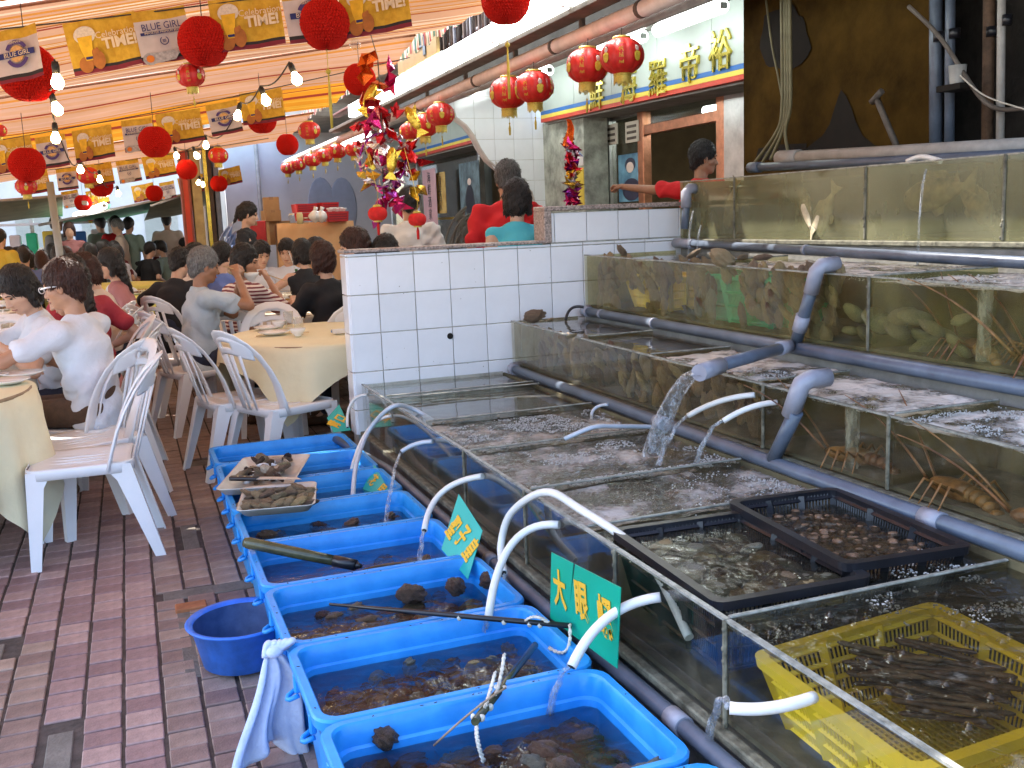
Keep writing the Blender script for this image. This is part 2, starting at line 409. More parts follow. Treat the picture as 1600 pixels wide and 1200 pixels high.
# ------------------------------------------------------------------ white tiled wall
WY = 5.2
wall = empty('tiled_wall', 'low stepped wall of white glazed tiles with granite coping behind the tanks', 'wall', (1.06, WY, 0))
xs0 = ony(591.7, 460, WY).x
xj = [1.066, xs0]+[xs0+.2*k for k in range(1, 13)]
XSTEP = 2.232; ZL, ZH = 1.273, 1.452
m = MB(); m.box(((1.072+XSTEP)/2, WY+.07, .63), (XSTEP-1.072, .12, 1.262)); m.box(((XSTEP+3.9)/2, WY+.071, .72), (3.9-XSTEP, .118, 1.44))
wpart(m, 'wall_core', M_grout, wall)
zr = [.30, .435, .64, .845, 1.05, 1.252, ZL-.004]
def tile(x0, x1, z0, z1, y=WY, nx=0):
    t = MB(); gp = .0025
    if nx: t.box((x0, (y+.075), (z0+z1)/2), (.012, .13, z1-z0-2*gp), .002)
    else: t.box(((x0+x1)/2, y+.004, (z0+z1)/2), (x1-x0-2*gp, .012, z1-z0-2*gp), .002)
    t.v = [(a-1.06, b-WY, c) for a, b, c in t.v]
    c_ = Vector(((x0+x1)/2-1.06, 0, (z0+z1)/2)) if not nx else Vector((.006, .07, (z0+z1)/2)); t.v = [(a-c_.x, b-c_.y, c-c_.z) for a, b, c in t.v]
    o = t.build('tile', M_tile, wall, c_, (random.uniform(-.006, .006), 0, random.uniform(-.006, .006)) if not nx else None); return o
for zi in range(len(zr)-1):
    for xi in range(len(xj)-1):
        if xj[xi] > 3.2: continue
        tile(xj[xi], xj[xi+1], zr[zi], zr[zi+1])
    tile(1.066, 0, zr[zi], zr[zi+1], nx=1)
xu = [XSTEP+.002, XSTEP+.022]+[XSTEP+.022+.2*k for k in range(1, 6)]
for xi in range(len(xu)-1): tile(xu[xi], xu[xi+1], ZL, ZH-.012)
m = MB(); m.box(((1.05+XSTEP-.03)/2, WY+.066, ZL+.008), (XSTEP-.03-1.05, .165, .018), .004); wpart(m, 'coping', M_granite, wall)
m = MB(); m.box((XSTEP-.022, WY+.066, (ZL+ZH)/2+.0), (.044, .16, ZH-ZL-.002), .004); wpart(m, 'coping_return', M_granite, wall)
m = MB(); m.box(((XSTEP-.044+3.6)/2, WY+.066, ZH+.012), (3.6-XSTEP+.044, .165, .026), .004); wpart(m, 'coping', M_granite, wall)
m = MB()
for q in range(46):
    m.ell((random.uniform(1.1, 2.9), WY-.0024, random.uniform(.62, 1.25) if q % 3 else random.uniform(.60, .68)), (random.uniform(.0008, .003), .0008, random.uniform(.0008, .0035)), 5, 3)
tag(wpart(m, 'dirt_specks', mat('wall_speck', (.16, .13, .09), .9, .3, 20), wall), kind='stuff')
hp = ony(703, 525, WY); m = MB(); m.tube([(hp.x, WY-.006, hp.z), (hp.x, WY+.01, hp.z)], .017, 16); wpart(m, 'drain_hole', M_dark, wall)

# ------------------------------------------------------------------ glass seafood tanks, four stepped tiers
TK = {}
INLETS = [(*onz(1022, 712, .56).xy, .010), (*onz(1028, 728, .56).xy, .006), (*onz(1085, 730, .56).xy, .006), (*onz(738, 584, .57).xy, .003), (*onz(885, 686, .56).xy, .003), (2.10, 2.42, .005), (2.1, 1.56, .006), (2.6, 2.36, .005)]
def lerp(a, b, t): return a+(b-a)*t
def make_tank(key, label, X0, X1, z0, zw, zn, Y0, Y1, seams, gmat, watm, parts_y, wlev, calm=None, res=.024, amp=.0065):
    t = empty('glass_tank', label, 'fish tank', ((X0+X1)/2, (Y0+Y1)/2, z0))
    TK[key] = t
    zt = lambda y: lerp(zn, zw, (y-Y0)/(Y1-Y0))
    ys = [Y0]+sorted(seams)+[Y1]
    for a, b in zip(ys[:-1], ys[1:]):                                     # front panes
        m = MB(); e = .002
        v = [(X0, a+e, z0), (X0, b-e, z0), (X0, b-e, zt(b)), (X0, a+e, zt(a)), (X0+.008, a+e, z0), (X0+.008, b-e, z0), (X0+.008, b-e, zt(b)), (X0+.008, a+e, zt(a))]
        m.add(v, [(0, 3, 2, 1)]); m.add(v, [(4, 5, 6, 7)], 1); wpart(m, 'front_pane', [gmat, M_clean], t)
        m = MB()
        m.add([(X0-.0015, a+e, zt(a)), (X0-.0015, b-e, zt(b)), (X0+.0115, b-e, zt(b)), (X0+.0115, a+e, zt(a)),
               (X0-.0015, a+e, zt(a)-.006), (X0-.0015, b-e, zt(b)-.006), (X0+.0115, b-e, zt(b)-.006), (X0+.0115, a+e, zt(a)-.006)],
              [(0, 3, 2, 1), (0, 1, 5, 4), (2, 3, 7, 6), (0, 4, 7, 3), (1, 2, 6, 5)])
        wpart(m, 'rim', M_edge, t)
    for s in seams:
        m = MB(); m.box((X0-.003, s, (z0+zt(s))/2), (.008, .014, zt(s)-z0-.004), .003)
        for k in range(5): m.ell((X0-.006, s+random.uniform(-.006, .006), z0+random.random()*(zt(s)-z0)), (.004, .006, .007), 6, 4)
        wpart(m, 'silicone_seam', M_alga, t)
    m = MB(); m.box((X0-.008, (Y0+Y1)/2, z0-.012), (.03, Y1-Y0, .022), .004); wpart(m, 'bottom_ledge', M_alga, t)
    m = MB(); m.box(((X0+X1)/2, Y1-.008, (z0+zw)/2), (X1-X0-.03, .008, zw-z0-.01)); wpart(m, 'end_pane', gmat, t)
    m = MB(); m.box((X1-.006, (Y0+Y1)/2, (z0+zn)/2), (.012, Y1-Y0, zn-z0+.0), 0); wpart(m, 'back_panel', mat('mossy_back', (.12, .10, .05), .9, .5, 6, .3, 30), t)
    m = MB(); m.box(((X0+X1)/2, (Y0+Y1)/2, z0+.006), (X1-X0-.03, Y1-Y0-.03, .012)); wpart(m, 'floor_panel', mat('tank_bed', (.10, .09, .065), .9, .5, 8, .4, 30), t)
    for y, h in parts_y:                                                    # partitions
        m = MB(); m.box(((X0+X1)/2+.002, y, (z0+zt(y)+h)/2), (X1-X0-.035, .008, zt(y)+h-z0-.004), .001); wpart(m, 'partition', gmat, t)
        m = MB(); m.box(((X0+X1)/2+.002, y, zt(y)+h), (X1-X0-.035, .012, .006), .002); wpart(m, 'partition_rim', M_edge, t)
    cuts = [Y0]+sorted(y for y, h in parts_y)+[Y1]
    for a, b in zip(cuts[:-1], cuts[1:]):
        nx = max(6, int((X1-X0)/res)); ny = max(4, int((b-a)/res)); cm = calm and calm(.5*(a+b))
        A = amp*(.35 if cm == 2 else .12) if cm else amp; x0, x1 = X0+.012, X1-.014; zl = zt(.5*(a+b))-wlev
        m = MB()
        def fn(i, j):
            x = lerp(x0, x1, i); y = lerp(a+.006, b-.006, j); rg = 0
            for (px_, py_, am) in INLETS:
                d = math.hypot(x-px_, y-py_)
                if d < .34: rg += am*math.cos(95*d)*math.exp(-d*9)
            return (x, y, zl+rg+A*(mnoise.noise((x*9, y*9, 1))+.8*mnoise.noise((x*24, y*24, 5))+.5*mnoise.noise((x*55, y*55, 9))))
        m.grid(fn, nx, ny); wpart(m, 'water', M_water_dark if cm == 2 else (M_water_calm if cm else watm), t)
    return t
P1 = [(4.72, .004), (4.64, .004), (4.02, .004), (3.43, .002), (2.84, .0), (2.42, -.004), (1.72, -.006)]
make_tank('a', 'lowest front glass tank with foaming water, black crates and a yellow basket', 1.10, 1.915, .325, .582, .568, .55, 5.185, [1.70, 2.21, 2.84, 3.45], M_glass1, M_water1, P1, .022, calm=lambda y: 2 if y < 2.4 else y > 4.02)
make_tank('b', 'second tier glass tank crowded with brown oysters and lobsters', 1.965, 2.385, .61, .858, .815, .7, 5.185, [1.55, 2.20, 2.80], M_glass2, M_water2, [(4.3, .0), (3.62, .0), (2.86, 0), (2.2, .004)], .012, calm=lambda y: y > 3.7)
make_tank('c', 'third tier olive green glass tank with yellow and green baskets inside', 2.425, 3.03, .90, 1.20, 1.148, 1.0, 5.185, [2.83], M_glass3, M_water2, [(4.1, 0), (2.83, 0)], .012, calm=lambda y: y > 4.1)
make_tank('d', 'top tier murky glass tank with large dim fish inside', 3.055, 3.75, 1.262, 1.592, 1.578, 1.5, 5.185, [4.62, 3.6, 2.85], M_glass4, M_water_calm, [(3.6, 0)], .05)
pl = empty('tank_plinth', 'stepped grey concrete plinth carrying the four tiers of tanks', 'plinth', (2.4, 2.9, 0))
for (x0, x1, z) in ((1.12, 1.94, .30), (1.96, 2.40, .585), (2.42, 3.04, .875), (3.05, 3.9, 1.235)):
    m = MB(); m.box(((x0+x1)/2, 2.85, z/2), (x1-x0, 4.66, z), .006); wpart(m, 'step', M_conc, pl)

# foam banks, bubbles and rings on the lowest tank
fo = MB()
def foam_bank(x0, x1, y0, y1, z, n, sc=1):
    for k in range(int(n*6)):
        x = random.uniform(x0, x1); y = random.uniform(y0, y1)
        if mnoise.noise((x*7, y*7, 2))+.6*mnoise.noise((x*19, y*19, 6)) < .02: continue
        r = random.uniform(.0010, .0030)*sc; fo.ell((x, y, z), (r*1.5, r*1.5, r*.9), 4, 3)
foam_bank(1.14, 1.75, 3.62, 3.98, .561, 520); foam_bank(1.15, 1.88, 3.45, 3.50, .561, 240); foam_bank(1.15, 1.85, 4.03, 4.07, .563, 160)
foam_bank(1.3, 1.9, 3.12, 3.36, .560, 240); foam_bank(1.15, 1.9, 2.85, 2.92, .558, 240); foam_bank(1.45, 1.90, 2.35, 2.80, .555, 90)
foam_bank(1.80, 1.9, 2.5, 4.0, .557, 240); foam_bank(1.45, 1.8, 1.5, 1.72, .545, 160); foam_bank(1.62, 1.85, 1.76, 1.9, .550, 60)
foam_bank(1.98, 2.36, 1.3, 2.75, .815, 1100); foam_bank(2.0, 2.2, 2.86, 3.2, .828, 100)
foam_bank(2.44, 2.9, 1.7, 3.5, 1.150, 340); foam_bank(2.44, 3.0, 3.45, 3.52, 1.165, 60)
tag(wpart(fo, 'foam', M_foam, TK['a']), kind='stuff')
bu = MB()
for k in range(330):
    x = random.uniform(1.13, 1.89); y = random.choice([random.uniform(2.43, 3.4), random.uniform(2.43, 2.84), random.uniform(.9, 1.7)]); r = random.uniform(.003, .011); z = .556 if y > 2 else .547
    Mx = Matrix.Translation((x, y, z)); v = [(0, 0, r)]; n = 7
    for (rr, zz) in ((.6, .8), (.95, .3), (1.35, .02)):
        for j in range(n): v.append((rr*r*math.cos(2*PI*j/n), rr*r*math.sin(2*PI*j/n), zz*r))
    f = [(0, 1+j, 1+(j+1) % n) for j in range(n)]
    for q in range(2):
        f += [(1+q*n+j, 1+(q+1)*n+j, 1+(q+1)*n+(j+1) % n, 1+q*n+(j+1) % n) for j in range(n)]
    bu.add(v, f, 0, True, Mx)
tag(wpart(bu, 'bubbles', M_bubble, TK['a']), kind='stuff')

# ------------------------------------------------------------------ grey pipes
def pipe_thing(label, segs, base, cat='water pipe', collars=(), m=M_pvc, mc=M_pvcl, extra=()):
    t = empty('water_pipe', label, cat, base)
    for path, r in segs:
        q = MB(); q.tube(path, r, 14); wpart(q, 'pipe_run', m, t)
    for p, q_, r in collars:
        q = MB(); q.tube([p, q_], r, 14); wpart(q, 'collar', mc, t)
    for path, r in extra:
        q = MB(); q.tube(path, r, 14); wpart(q, 'elbow', mc, t)
    return t
pipe_thing('grey drain pipe running between the blue tubs and the lowest tank', [([(.93, 5.28, .30), (1.035, 4.4, .295), (1.045, 3, .288), (1.045, 1.8, .30), (1.045, .8, .30)], .021)], (1.03, 3, .29), collars=[((1.045, 3.0, .288), (1.045, 3.06, .288), .025), ((1.045, 1.78, .30), (1.045, 1.84, .30), .025)])
pipe_thing('grey pipe along the foot of the second tank with an upright outlet stub', [([(1.925, 5.08, .60), (1.925, 2.72, .588), (1.925, .8, .588)], .024), ([(1.925, 2.69, .60), (1.928, 2.575, .78)], .0235)], (1.925, 3, .59),
           collars=[((1.925, 3.4, .592), (1.925, 3.47, .592), .028), ((1.925, 1.95, .588), (1.925, 2.02, .588), .028)],
           extra=[([(1.926, 2.60, .765), (1.929, 2.565, .845), (1.935, 2.555, .872), (1.96, 2.55, .885), (2.03, 2.55, .885)], .030), ([(1.925, 5.04, .60), (1.925, 5.09, .60), (1.94, 5.12, .60), (2.02, 5.12, .61)], .03)])
pipe_thing('grey pipe under the third tank with a tee and an arm that pours water', [([(2.385, 5.08, .885), (2.385, 1.0, .872)], .025), ([(2.385, 3.19, .90), (2.385, 3.08, 1.15)], .0235), ([(2.37, 3.19, .893), (1.84, 2.89, .895)], .0225)], (2.385, 3, .88),
           collars=[((2.385, 4.3, .883), (2.385, 4.315, .883), .028), ((2.385, 4.88, .885), (2.385, 4.905, .885), .0265), ((2.33, 3.165, .894), (2.26, 3.125, .894), .027), ((2.385, 3.17, .95), (2.385, 3.145, 1.01), .028), ((1.86, 2.90, .895), (1.73, 2.827, .89), .029)],
           extra=[([(2.385, 3.10, 1.10), (2.385, 3.07, 1.18), (2.40, 3.062, 1.20), (2.47, 3.06, 1.205)], .029), ([(2.385, 5.05, .885), (2.385, 5.11, .885), (2.42, 5.13, .89)], .03)])
pipe_thing('grey pipe along the foot of the top tank', [([(3.0, 5.14, 1.238), (3.0, 1.2, 1.16)], .023)], (3.0, 3, 1.2), collars=[((3.0, 5.15, 1.238), (3.0, 4.95, 1.235), .028), ((3.0, 3.95, 1.216), (3.0, 3.93, 1.216), .026)])
pipe_thing('short grey downpipe at the corner of the top tank dribbling water', [([(3.0, 5.02, 1.50), (2.985, 5.02, 1.32)], .022)], (3.0, 5.0, 1.4), extra=[([(3.06, 5.02, 1.545), (3.02, 5.02, 1.545), (2.998, 5.02, 1.525), (2.996, 5.02, 1.44)], .030)])

# thin hoses and the water they pour
def hose(label, pts, r=.0085, m=M_hose, water=None, wr=.005):
    p = []
    P = [Vector(q) for q in pts]
    if len(P) == 3: p = arc3(*P)
    else:
        for i in range(len(P)-1):                    # Catmull-Rom
            a, b_, c_, d = P[max(i-1, 0)], P[i], P[i+1], P[min(i+2, len(P)-1)]
            for k in range(6):
                t = k/6; p.append(.5*((2*b_)+(c_-a)*t+(2*a-5*b_+4*c_-d)*t*t+(3*b_-a-3*c_+d)*t**3))
        p.append(P[-1])
    t = empty('hose', label, 'hose', P[0])
    q = MB(); q.tube(p, r, 10); wpart(q, 'hose_tube', m, t)
    tip = MB(); d = (p[-1]-p[-2]).normalized(); tip.tube([p[-1]-d*.001, p[-1]+d*.0012], r*.72, 10); wpart(tip, 'hose_mouth', M_dark, t)
    if water is not None:
        w = Vector(water); a = p[-1]; d0 = d; n = 12; wp = []
        for k in range(n+1):
            s = k/n; q_ = a.lerp(w, s); q_.z = a.z+(w.z-a.z)*(s**1.7); wp.append(q_)
        wm = MB()
        for off in ((0, 0), (.006, .003), (-.004, .005)):
            wm.tube([q_+Vector((off[0]*(.4+k/n), off[1], 0)) for k, q_ in enumerate(wp)], [wr*(.55+.35*math.sin(k*1.3+off[0]*900)) for k in range(n+1)], 7)
        wpart(wm, 'water_stream', M_stream, t)
X1p = 1.098
hose('far short white hose hooked out of the lowest tank beside the wall', [onx(574, 617, X1p), onx(549, 630, 1.02), onx(543, 668, .98)], .008)
hose('long blue grey hose looped over the tank rim into the third tub', [(1.22, 4.27, .53), (1.14, 4.33, .585), onx(612, 636, 1.03), onx(577, 672, .95), onx(557, 725, .85), onx(551, 778, .78)], .010, M_hoseg)
hose('white hose curving down beside the blue grey loop', [onx(612, 650, X1p), onx(575, 672, .98), onx(549, 735, .86)], .008, water=onz(541, 748, .26), wr=.004)
hose('grey hose stub pouring a thin arc past the folded green card', [onx(676, 690, X1p), onx(650, 694, 1.04), onx(627, 706, .98)], .009, M_hoseg, water=onz(600, 838, .25), wr=.005)
hose('cream hose arching from the tank in front of the leaning card of three characters', [onx(754, 744, X1p), onx(690, 770, .98), onx(663, 829, .88)], .011, water=onz(655, 888, .25), wr=.006)
hose('tall white hose looped over the rim and back inside the tank', [(1.16, 1.95, .42), (1.18, 2.2, .54), onx(905, 795, 1.13), onx(852, 769, 1.09), onx(800, 800, 1.04), onx(783, 850, 1.01), onx(787, 895, .98)], .012, water=onz(797, 945, .25), wr=.006)
hose('white hose arching over the sixth tub beside the black stick', [onx(874, 820, X1p), onx(800, 850, .97), onx(763, 966, .84)], .012, water=onz(757, 1000, .25), wr=.006)
hose('white hose crossing in front of the green card of three yellow characters', [onx(1032, 933, X1p), onx(950, 965, .98), onx(893, 1042, .87)], .0125, water=onz(858, 1118, .25), wr=.007)
hose('nearest white hose sticking out level beside the yellow basket', [onx(1272, 1089, X1p), onx(1205, 1106, 1.0), onx(1140, 1106, .93)], .0115, water=onz(1105, 1185, .25), wr=.008)
hose('left of two white hoses pouring from the second tank', [onx(1180, 617, 1.963), onx(1125, 627, 1.88), onx(1075, 650, 1.80)], .010, water=onz(1028, 728, .56), wr=.007)
hose('right of two white hoses pouring from the second tank', [onx(1214, 629, 1.963), onx(1172, 637, 1.88), onx(1130, 658, 1.80)], .010, water=onz(1085, 730, .56), wr=.007)
hose('thin pale hose arching down the white tiles from the second tank', [onx(797, 504, 1.97), onx(757, 524, 1.85), onx(744, 570, 1.80)], .007, water=onz(738, 584, .57), wr=.004)
hose('long grey hose lying level above the foaming water', [onx(1020, 667, 1.88), onx(960, 666, 1.70), onx(925, 668, 1.60), onx(882, 686, 1.50)], .009, M_hoseg)
hose('thin black hose hooked into the water at the foot of the third tank', [onx(912, 480, 2.36), onx(893, 482, 2.30), onx(884, 500, 2.25)], .008, M_black)
hose('thin clear hose bent under the pipe of the second tank', [onx(950, 632, 1.90), onx(928, 640, 1.86), onx(925, 662, 1.82)], .007, M_hoseg)
# the broad spout from the tee arm
t = empty('water_jet', 'broad sheet of clear water falling from the grey pipe arm', 'water', (1.72, 2.83, .89))
end = onz(1022, 712, .562); a = Vector((1.735, 2.83, .888)); m = MB(); n = 18
def jet(i, j):
    s = i; q = a.lerp(end, s); q.z = a.z+(end.z-a.z)*s**1.8
    an = 2*PI*j; wv = 1+.35*mnoise.noise((j*8, s*2.2, 4))+.2*mnoise.noise((j*20, s*3, 8))
    rr = (.024+.018*s)*wv
    return (q.x+rr*math.cos(an), q.y+rr*.7*math.sin(an)+s*.01, q.z+rr*.35*math.sin(an)*(1-s))
m.grid(jet, 24, 28); wpart(m, 'water_sheet', M_stream, t)
m = MB()
for k in range(26):
    s = random.random(); q = a.lerp(end, s); q.z = a.z+(end.z-a.z)*s**1.8
    m.ell(q+Vector((random.uniform(-.05, .05)*s, random.uniform(-.03, .03), random.uniform(-.03, .02))), random.uniform(.002, .0045), 6, 4)
tag(wpart(m, 'droplets', M_stream, t), kind='stuff')
for (u, v, x, z1) in ((1430, 300, 3.03, 1.165), (1095, 352, 2.98, 1.175), (1083, 330, 2.985, 1.175)):
    p = onx(u, v, x)
    if u == 1430: p = onx(1447, 264, 3.03)
    t = empty('water_trickle', {1430: 'thin trickle of water falling in front of the middle of the top tank', 1095: 'splashing trickle under the grey downpipe', 1083: 'finest trickle beside the grey downpipe'}[u], 'water', p)
    m = MB(); m.tube([(p.x, p.y, p.z), (p.x-.02, p.y-.005, p.z-.06), (p.x-.035, p.y-.008, p.z-.2), (p.x-.04, p.y-.01, z1)], [.004, .006, .004, .006], 7); wpart(m, 'water_stream', M_stream, t)

# ------------------------------------------------------------------ blue tubs
TUBY = [5.20, 4.775, 4.345, 3.915, 3.475, 3.005, 2.54, 2.085, 1.62]
TX0, TX1, TZ = .292, .985, .33
TUBC = []
def make_tub(l):
    t = empty('blue_tub', 'x', 'tub'); w = TX1-TX0
    m = MB()
    m.loft([rrect(w-.10, l-.10, .05, .0), rrect(w-.035, l-.03, .05, TZ-.035), rrect(w, l-.002, .055, TZ-.028), rrect(w+.004, l, .055, TZ-.006), rrect(w-.004, l-.008, .052, TZ), rrect(w-.040, l-.040, .045, TZ), rrect(w-.048, l-.048, .045, TZ-.006),
            rrect(w-.052, l-.052, .045, TZ-.055), rrect(w-.066, l-.066, .045, TZ-.06), rrect(w-.12, l-.11, .05, .03)], sm=False, capA=True, capB=True)
    for s in range(len(m.s)): m.s[s] = True
    o = m.build('tub_shell', M_tub, t)
    em = o.modifiers.new('edges', 'EDGE_SPLIT'); em.split_angle = R(38)
    for yy in (-l*.26, l*.24):
        hmb = MB(); hmb.tube([(-w/2+.006, yy-.02, TZ-.075), (-w/2-.016, yy-.012, TZ-.085), (-w/2-.02, yy, TZ-.088), (-w/2-.016, yy+.012, TZ-.085), (-w/2+.006, yy+.02, TZ-.075)], .0065, 8)
        hmb.box((-w/2+.006, yy, TZ-.05), (.016, .022, .05), .004)
        hmb.build('hook_handle', M_tub, t)
    m = MB()
    for q in range(16):
        sx = random.choice((-1, 1)); ex, ey = (random.uniform(-w/2+.06, w/2-.06), (l/2-.011)*sx) if random.random() < .75 else ((w/2-.011)*sx, random.uniform(-l/2+.06, l/2-.06))
        m.ell((ex, ey, TZ+.0003), (random.uniform(.0015, .006), random.uniform(.0012, .003), .0008), 6, 3, rot=Matrix.Rotation(random.random()*6, 4, 'Z'))
    tag(m.build('dirt_specks', M_soil, t), kind='stuff')
    m = MB(); zs = TZ-.071; La, Lb = rrect(w-.0665, l-.0665, .045, zs+.004), rrect(w-.069, l-.069, .045, zs-.006); m.loft([La, Lb], sm=True); m.build('scum_line', M_scum, t)
    m = MB(); zl = TZ-.076
    m.grid(lambda i, j: ((i-.5)*(w-.075), (j-.5)*(l-.075), zl+.0015*mnoise.noise((i*9, j*7, 2))), 20, 14); m.build('water', M_tubw, t)
    return t
TL = ['farthest blue tub, beside the grey pipe end', 'blue tub under the tray of opened shells and the knife', 'blue tub under the tray of whole oysters', 'blue tub with dark snails, just in front of the oyster tray', 'blue tub holding the long dark net handle', 'blue tub under the black roped stick', 'blue tub of sea snails beside the big green card', 'nearest blue tub, full of large brown snails']
for k in range(8):
    y0, y1 = TUBY[k+1], TUBY[k]; t = make_tub(y0 and (y1-y0)-.003)
    t.location = ((TX0+TX1)/2, (y0+y1)/2, 0); t['label'] = TL[k]; t['group'] = 'blue tubs in a row along the tank'; t.rotation_euler.z = random.uniform(-.006, .006)
    TUBC.append(((TX0+TX1)/2, (y0+y1)/2, y1-y0))
t = make_tub(.45); t.location = ((TX0+TX1)/2+.02, 1.39-.0, -.004); t['label'] = 'blue tub cut off by the bottom edge of the photo'; t['group'] = 'blue tubs in a row along the tank'
TUBC.append(((TX0+TX1)/2+.02, 1.39, .45))
# ------------------------------------------------------------------ shellfish meshes
M_sh1 = mat('shell_brown', (.075, .04, .025), .28, .75, 26, .8, 90, rand=.4, var2=(.33, .20, .12))
M_sh5 = mat('shell_red', (.10, .025, .02), .28, .7, 26, .8, 90, rand=.35, var2=(.30, .12, .09))
M_sh2 = mat('shell_dark', (.03, .018, .015), .25, .7, 28, .8, 90, rand=.4, var2=(.18, .10, .075))
M_sh3 = mat('shell_ochre', (.16, .09, .04), .3, .6, 26, .6, 70, rand=.3, var2=(.45, .32, .16))
M_sh4 = mat('shell_grey_green', (.06, .065, .045), .3, .6, 26, .6, 70, rand=.3, var2=(.26, .25, .18))
M_oy = mat('oyster_shell', (.17, .105, .055), .45, .7, 30, 1., 90, rand=.4, var2=(.64, .46, .29))
M_oyi = mat('oyster_meat', (.55, .33, .17), .28, .6, 30, .3, 60, rand=.3, var2=(.72, .62, .48))
M_pearl = mat('shell_pearl', (.80, .79, .80), .2, .1, 12, .1, 50)
def blob(seed, kind):
    bm = bmesh.new(); bmesh.ops.create_icosphere(bm, subdivisions=4 if kind in ('rock', 'snail', 'oyster') else 3, radius=1)
    rs = random.Random(seed); o = Vector((rs.random()*50, rs.random()*50, rs.random()*50))
    for v in bm.verts:
        p = v.co.normalized(); a = math.atan2(p.y, p.x)
        if kind == 'snail':
            d = 1+.16*math.sin(4*a+9*p.z)*(1-.5*abs(p.z))+.13*mnoise.noise(p*3+o)+.07*mnoise.noise(p*8+o)
            q = Vector((p.x*.78, p.y*.72, p.z*1.12))*d
            if p.z > .3: q.x *= 1-.55*(p.z-.3); q.y *= 1-.55*(p.z-.3)
            q = Vector((q.z, q.y, q.x*.9))
        elif kind == 'clam':
            d = 1+.05*math.sin(22*p.x+2*a)+.08*mnoise.noise(p*2.5+o); q = Vector((p.x*1.05*d, p.y*.85*d, p.z*.42*d))
        elif kind == 'oyster':
            d = 1+.24*mnoise.noise(p*2+o)+.14*mnoise.noise(p*5+o)+.10*abs(mnoise.noise(p*11+o))+.05*math.sin(22*p.z+9*p.x+4*mnoise.noise(p*3))
            q = Vector((p.x*1.25*d, p.y*.68*d, p.z*.36*d+.10*mnoise.noise(p*3+o)))
        elif kind == 'rock':
            d = 1+.22*mnoise.noise(p*1.8+o)+.10*math.sin(5*a+11*p.z)*(1-abs(p.z))+.20*abs(mnoise.noise(p*6+o))+.10*mnoise.noise(p*13+o); q = Vector((p.x*1.15*d, p.y*.85*d, p.z*.8*d)); q.x += .35*max(0, q.x-.3)
        else:
            d = 1+.25*mnoise.noise(p*2+o); q = Vector((p.x*1.1*d, p.y*.8*d, p.z*.6*d))
        v.co = q
    me = bpy.data.meshes.new('shell'); bm.to_mesh(me); bm.free(); me.polygons.foreach_set('use_smooth', [True]*len(me.polygons)); return me
SHM = {}
def shell_mesh(kind, m, i):
    k = (kind, m.name, i)
    if k not in SHM:
        me = blob(hash(k[0]) % 97*0+i*13+len(kind), kind); me.materials.append(m); SHM[k] = me
    return SHM[k]
def shell(name, label, cat, group, kind, m, loc, size, rot=None):
    o = mkobj(name, shell_mesh(kind, m, random.randrange(4)), None, loc, rot or (random.uniform(-.7, .7), random.uniform(-.7, .7), random.uniform(0, 6.28)), size)
    tag(o, label, cat, group); return o

def scatter(n, cx, cy, w, l, z0, z1, fn, mind=.035, tries=40):
    pts = []
    for k in range(n):
        for t in range(tries):
            x = cx+random.uniform(-w/2, w/2); y = cy+random.uniform(-l/2, l/2)
            if all((x-a)**2+(y-b)**2 > mind**2 for a, b in pts): break
        pts.append((x, y)); fn(x, y, random.uniform(z0, z1))
specs = [  # tub index, count, what, kind, materials, size range, x-range (as share of the tub)
    (0, 9, 'clam', 'clam', [M_sh4, M_sh2], (.022, .032), (.1, .5)),
    (1, 14, 'clam', 'clam', [M_sh4, M_sh1], (.025, .036), (.0, .5)),
    (2, 8, 'mussel', 'clam', [M_sh1, M_sh3], (.024, .034), (.1, .5)),
    (3, 34, 'sea_snail', 'rock', [M_sh2, M_sh1, M_sh2], (.022, .038), (-.5, .5)),
    (4, 15, 'abalone', 'oyster', [M_sh1, M_sh2], (.034, .05), (.05, .5)),
    (5, 52, 'sea_snail', 'rock', [M_sh1, M_sh2, M_sh3, M_sh2], (.022, .036), (-.5, .5)),
    (6, 80, 'sea_snail', 'snail', [M_sh1, M_sh4, M_sh2, M_sh5, M_sh3], (.020, .033), (-.5, .5)),
    (7, 72, 'sea_snail', 'rock', [M_sh1, M_sh2, M_sh1, M_sh4], (.026, .042), (-.5, .5))]
TUBNAMES = ['farthest blue tub', 'blue tub under the tray of opened shells', 'blue tub under the tray of whole oysters', 'blue tub in front of the oyster tray', 'blue tub with the net handle', 'blue tub under the roped stick', 'blue tub beside the big green card', 'nearest blue tub']
for (ti, n, nm, kind, ms, (s0, s1), (xa, xb)) in specs:
    cx, cy, l = TUBC[ti]; w = TX1-TX0-.12
    def put(x, y, z, ti=ti, nm=nm, kind=kind, ms=ms):
        s = random.uniform(s0, s1)
        shell(nm, '%s in the %s' % ({'clam': 'wet grey clam', 'mussel': 'wet brown mussel', 'sea_snail': 'wet dark sea snail', 'abalone': 'flat rough abalone'}[nm], TUBNAMES[ti]), nm.replace('_', ' '), nm.replace('_', ' ')+'s in the '+TUBNAMES[ti], kind, random.choice(ms), (x, y, z), s)
    scatter(n, cx+w*(xa+xb)/2, cy, w*(xb-xa), l-.13, TZ-.140, TZ-.088, put, .030)
# litter of shells lower down, a bed that nobody would count
for ti in (3, 5, 6, 7, 8):
    cx, cy, l = TUBC[ti]; m = MB()
    for k in range(150 if ti > 4 else 70):
        s = random.uniform(.016, .03); m.ell((cx+random.uniform(-.26, .26), cy+random.uniform(-.15, .15), TZ-random.uniform(.12, .155)), (s*1.3, s, s*.8), 7, 5, rot=Matrix.Rotation(random.random()*6, 4, 'Z'))
    tag(m.build('shell_bed', M_sh1), kind='stuff')
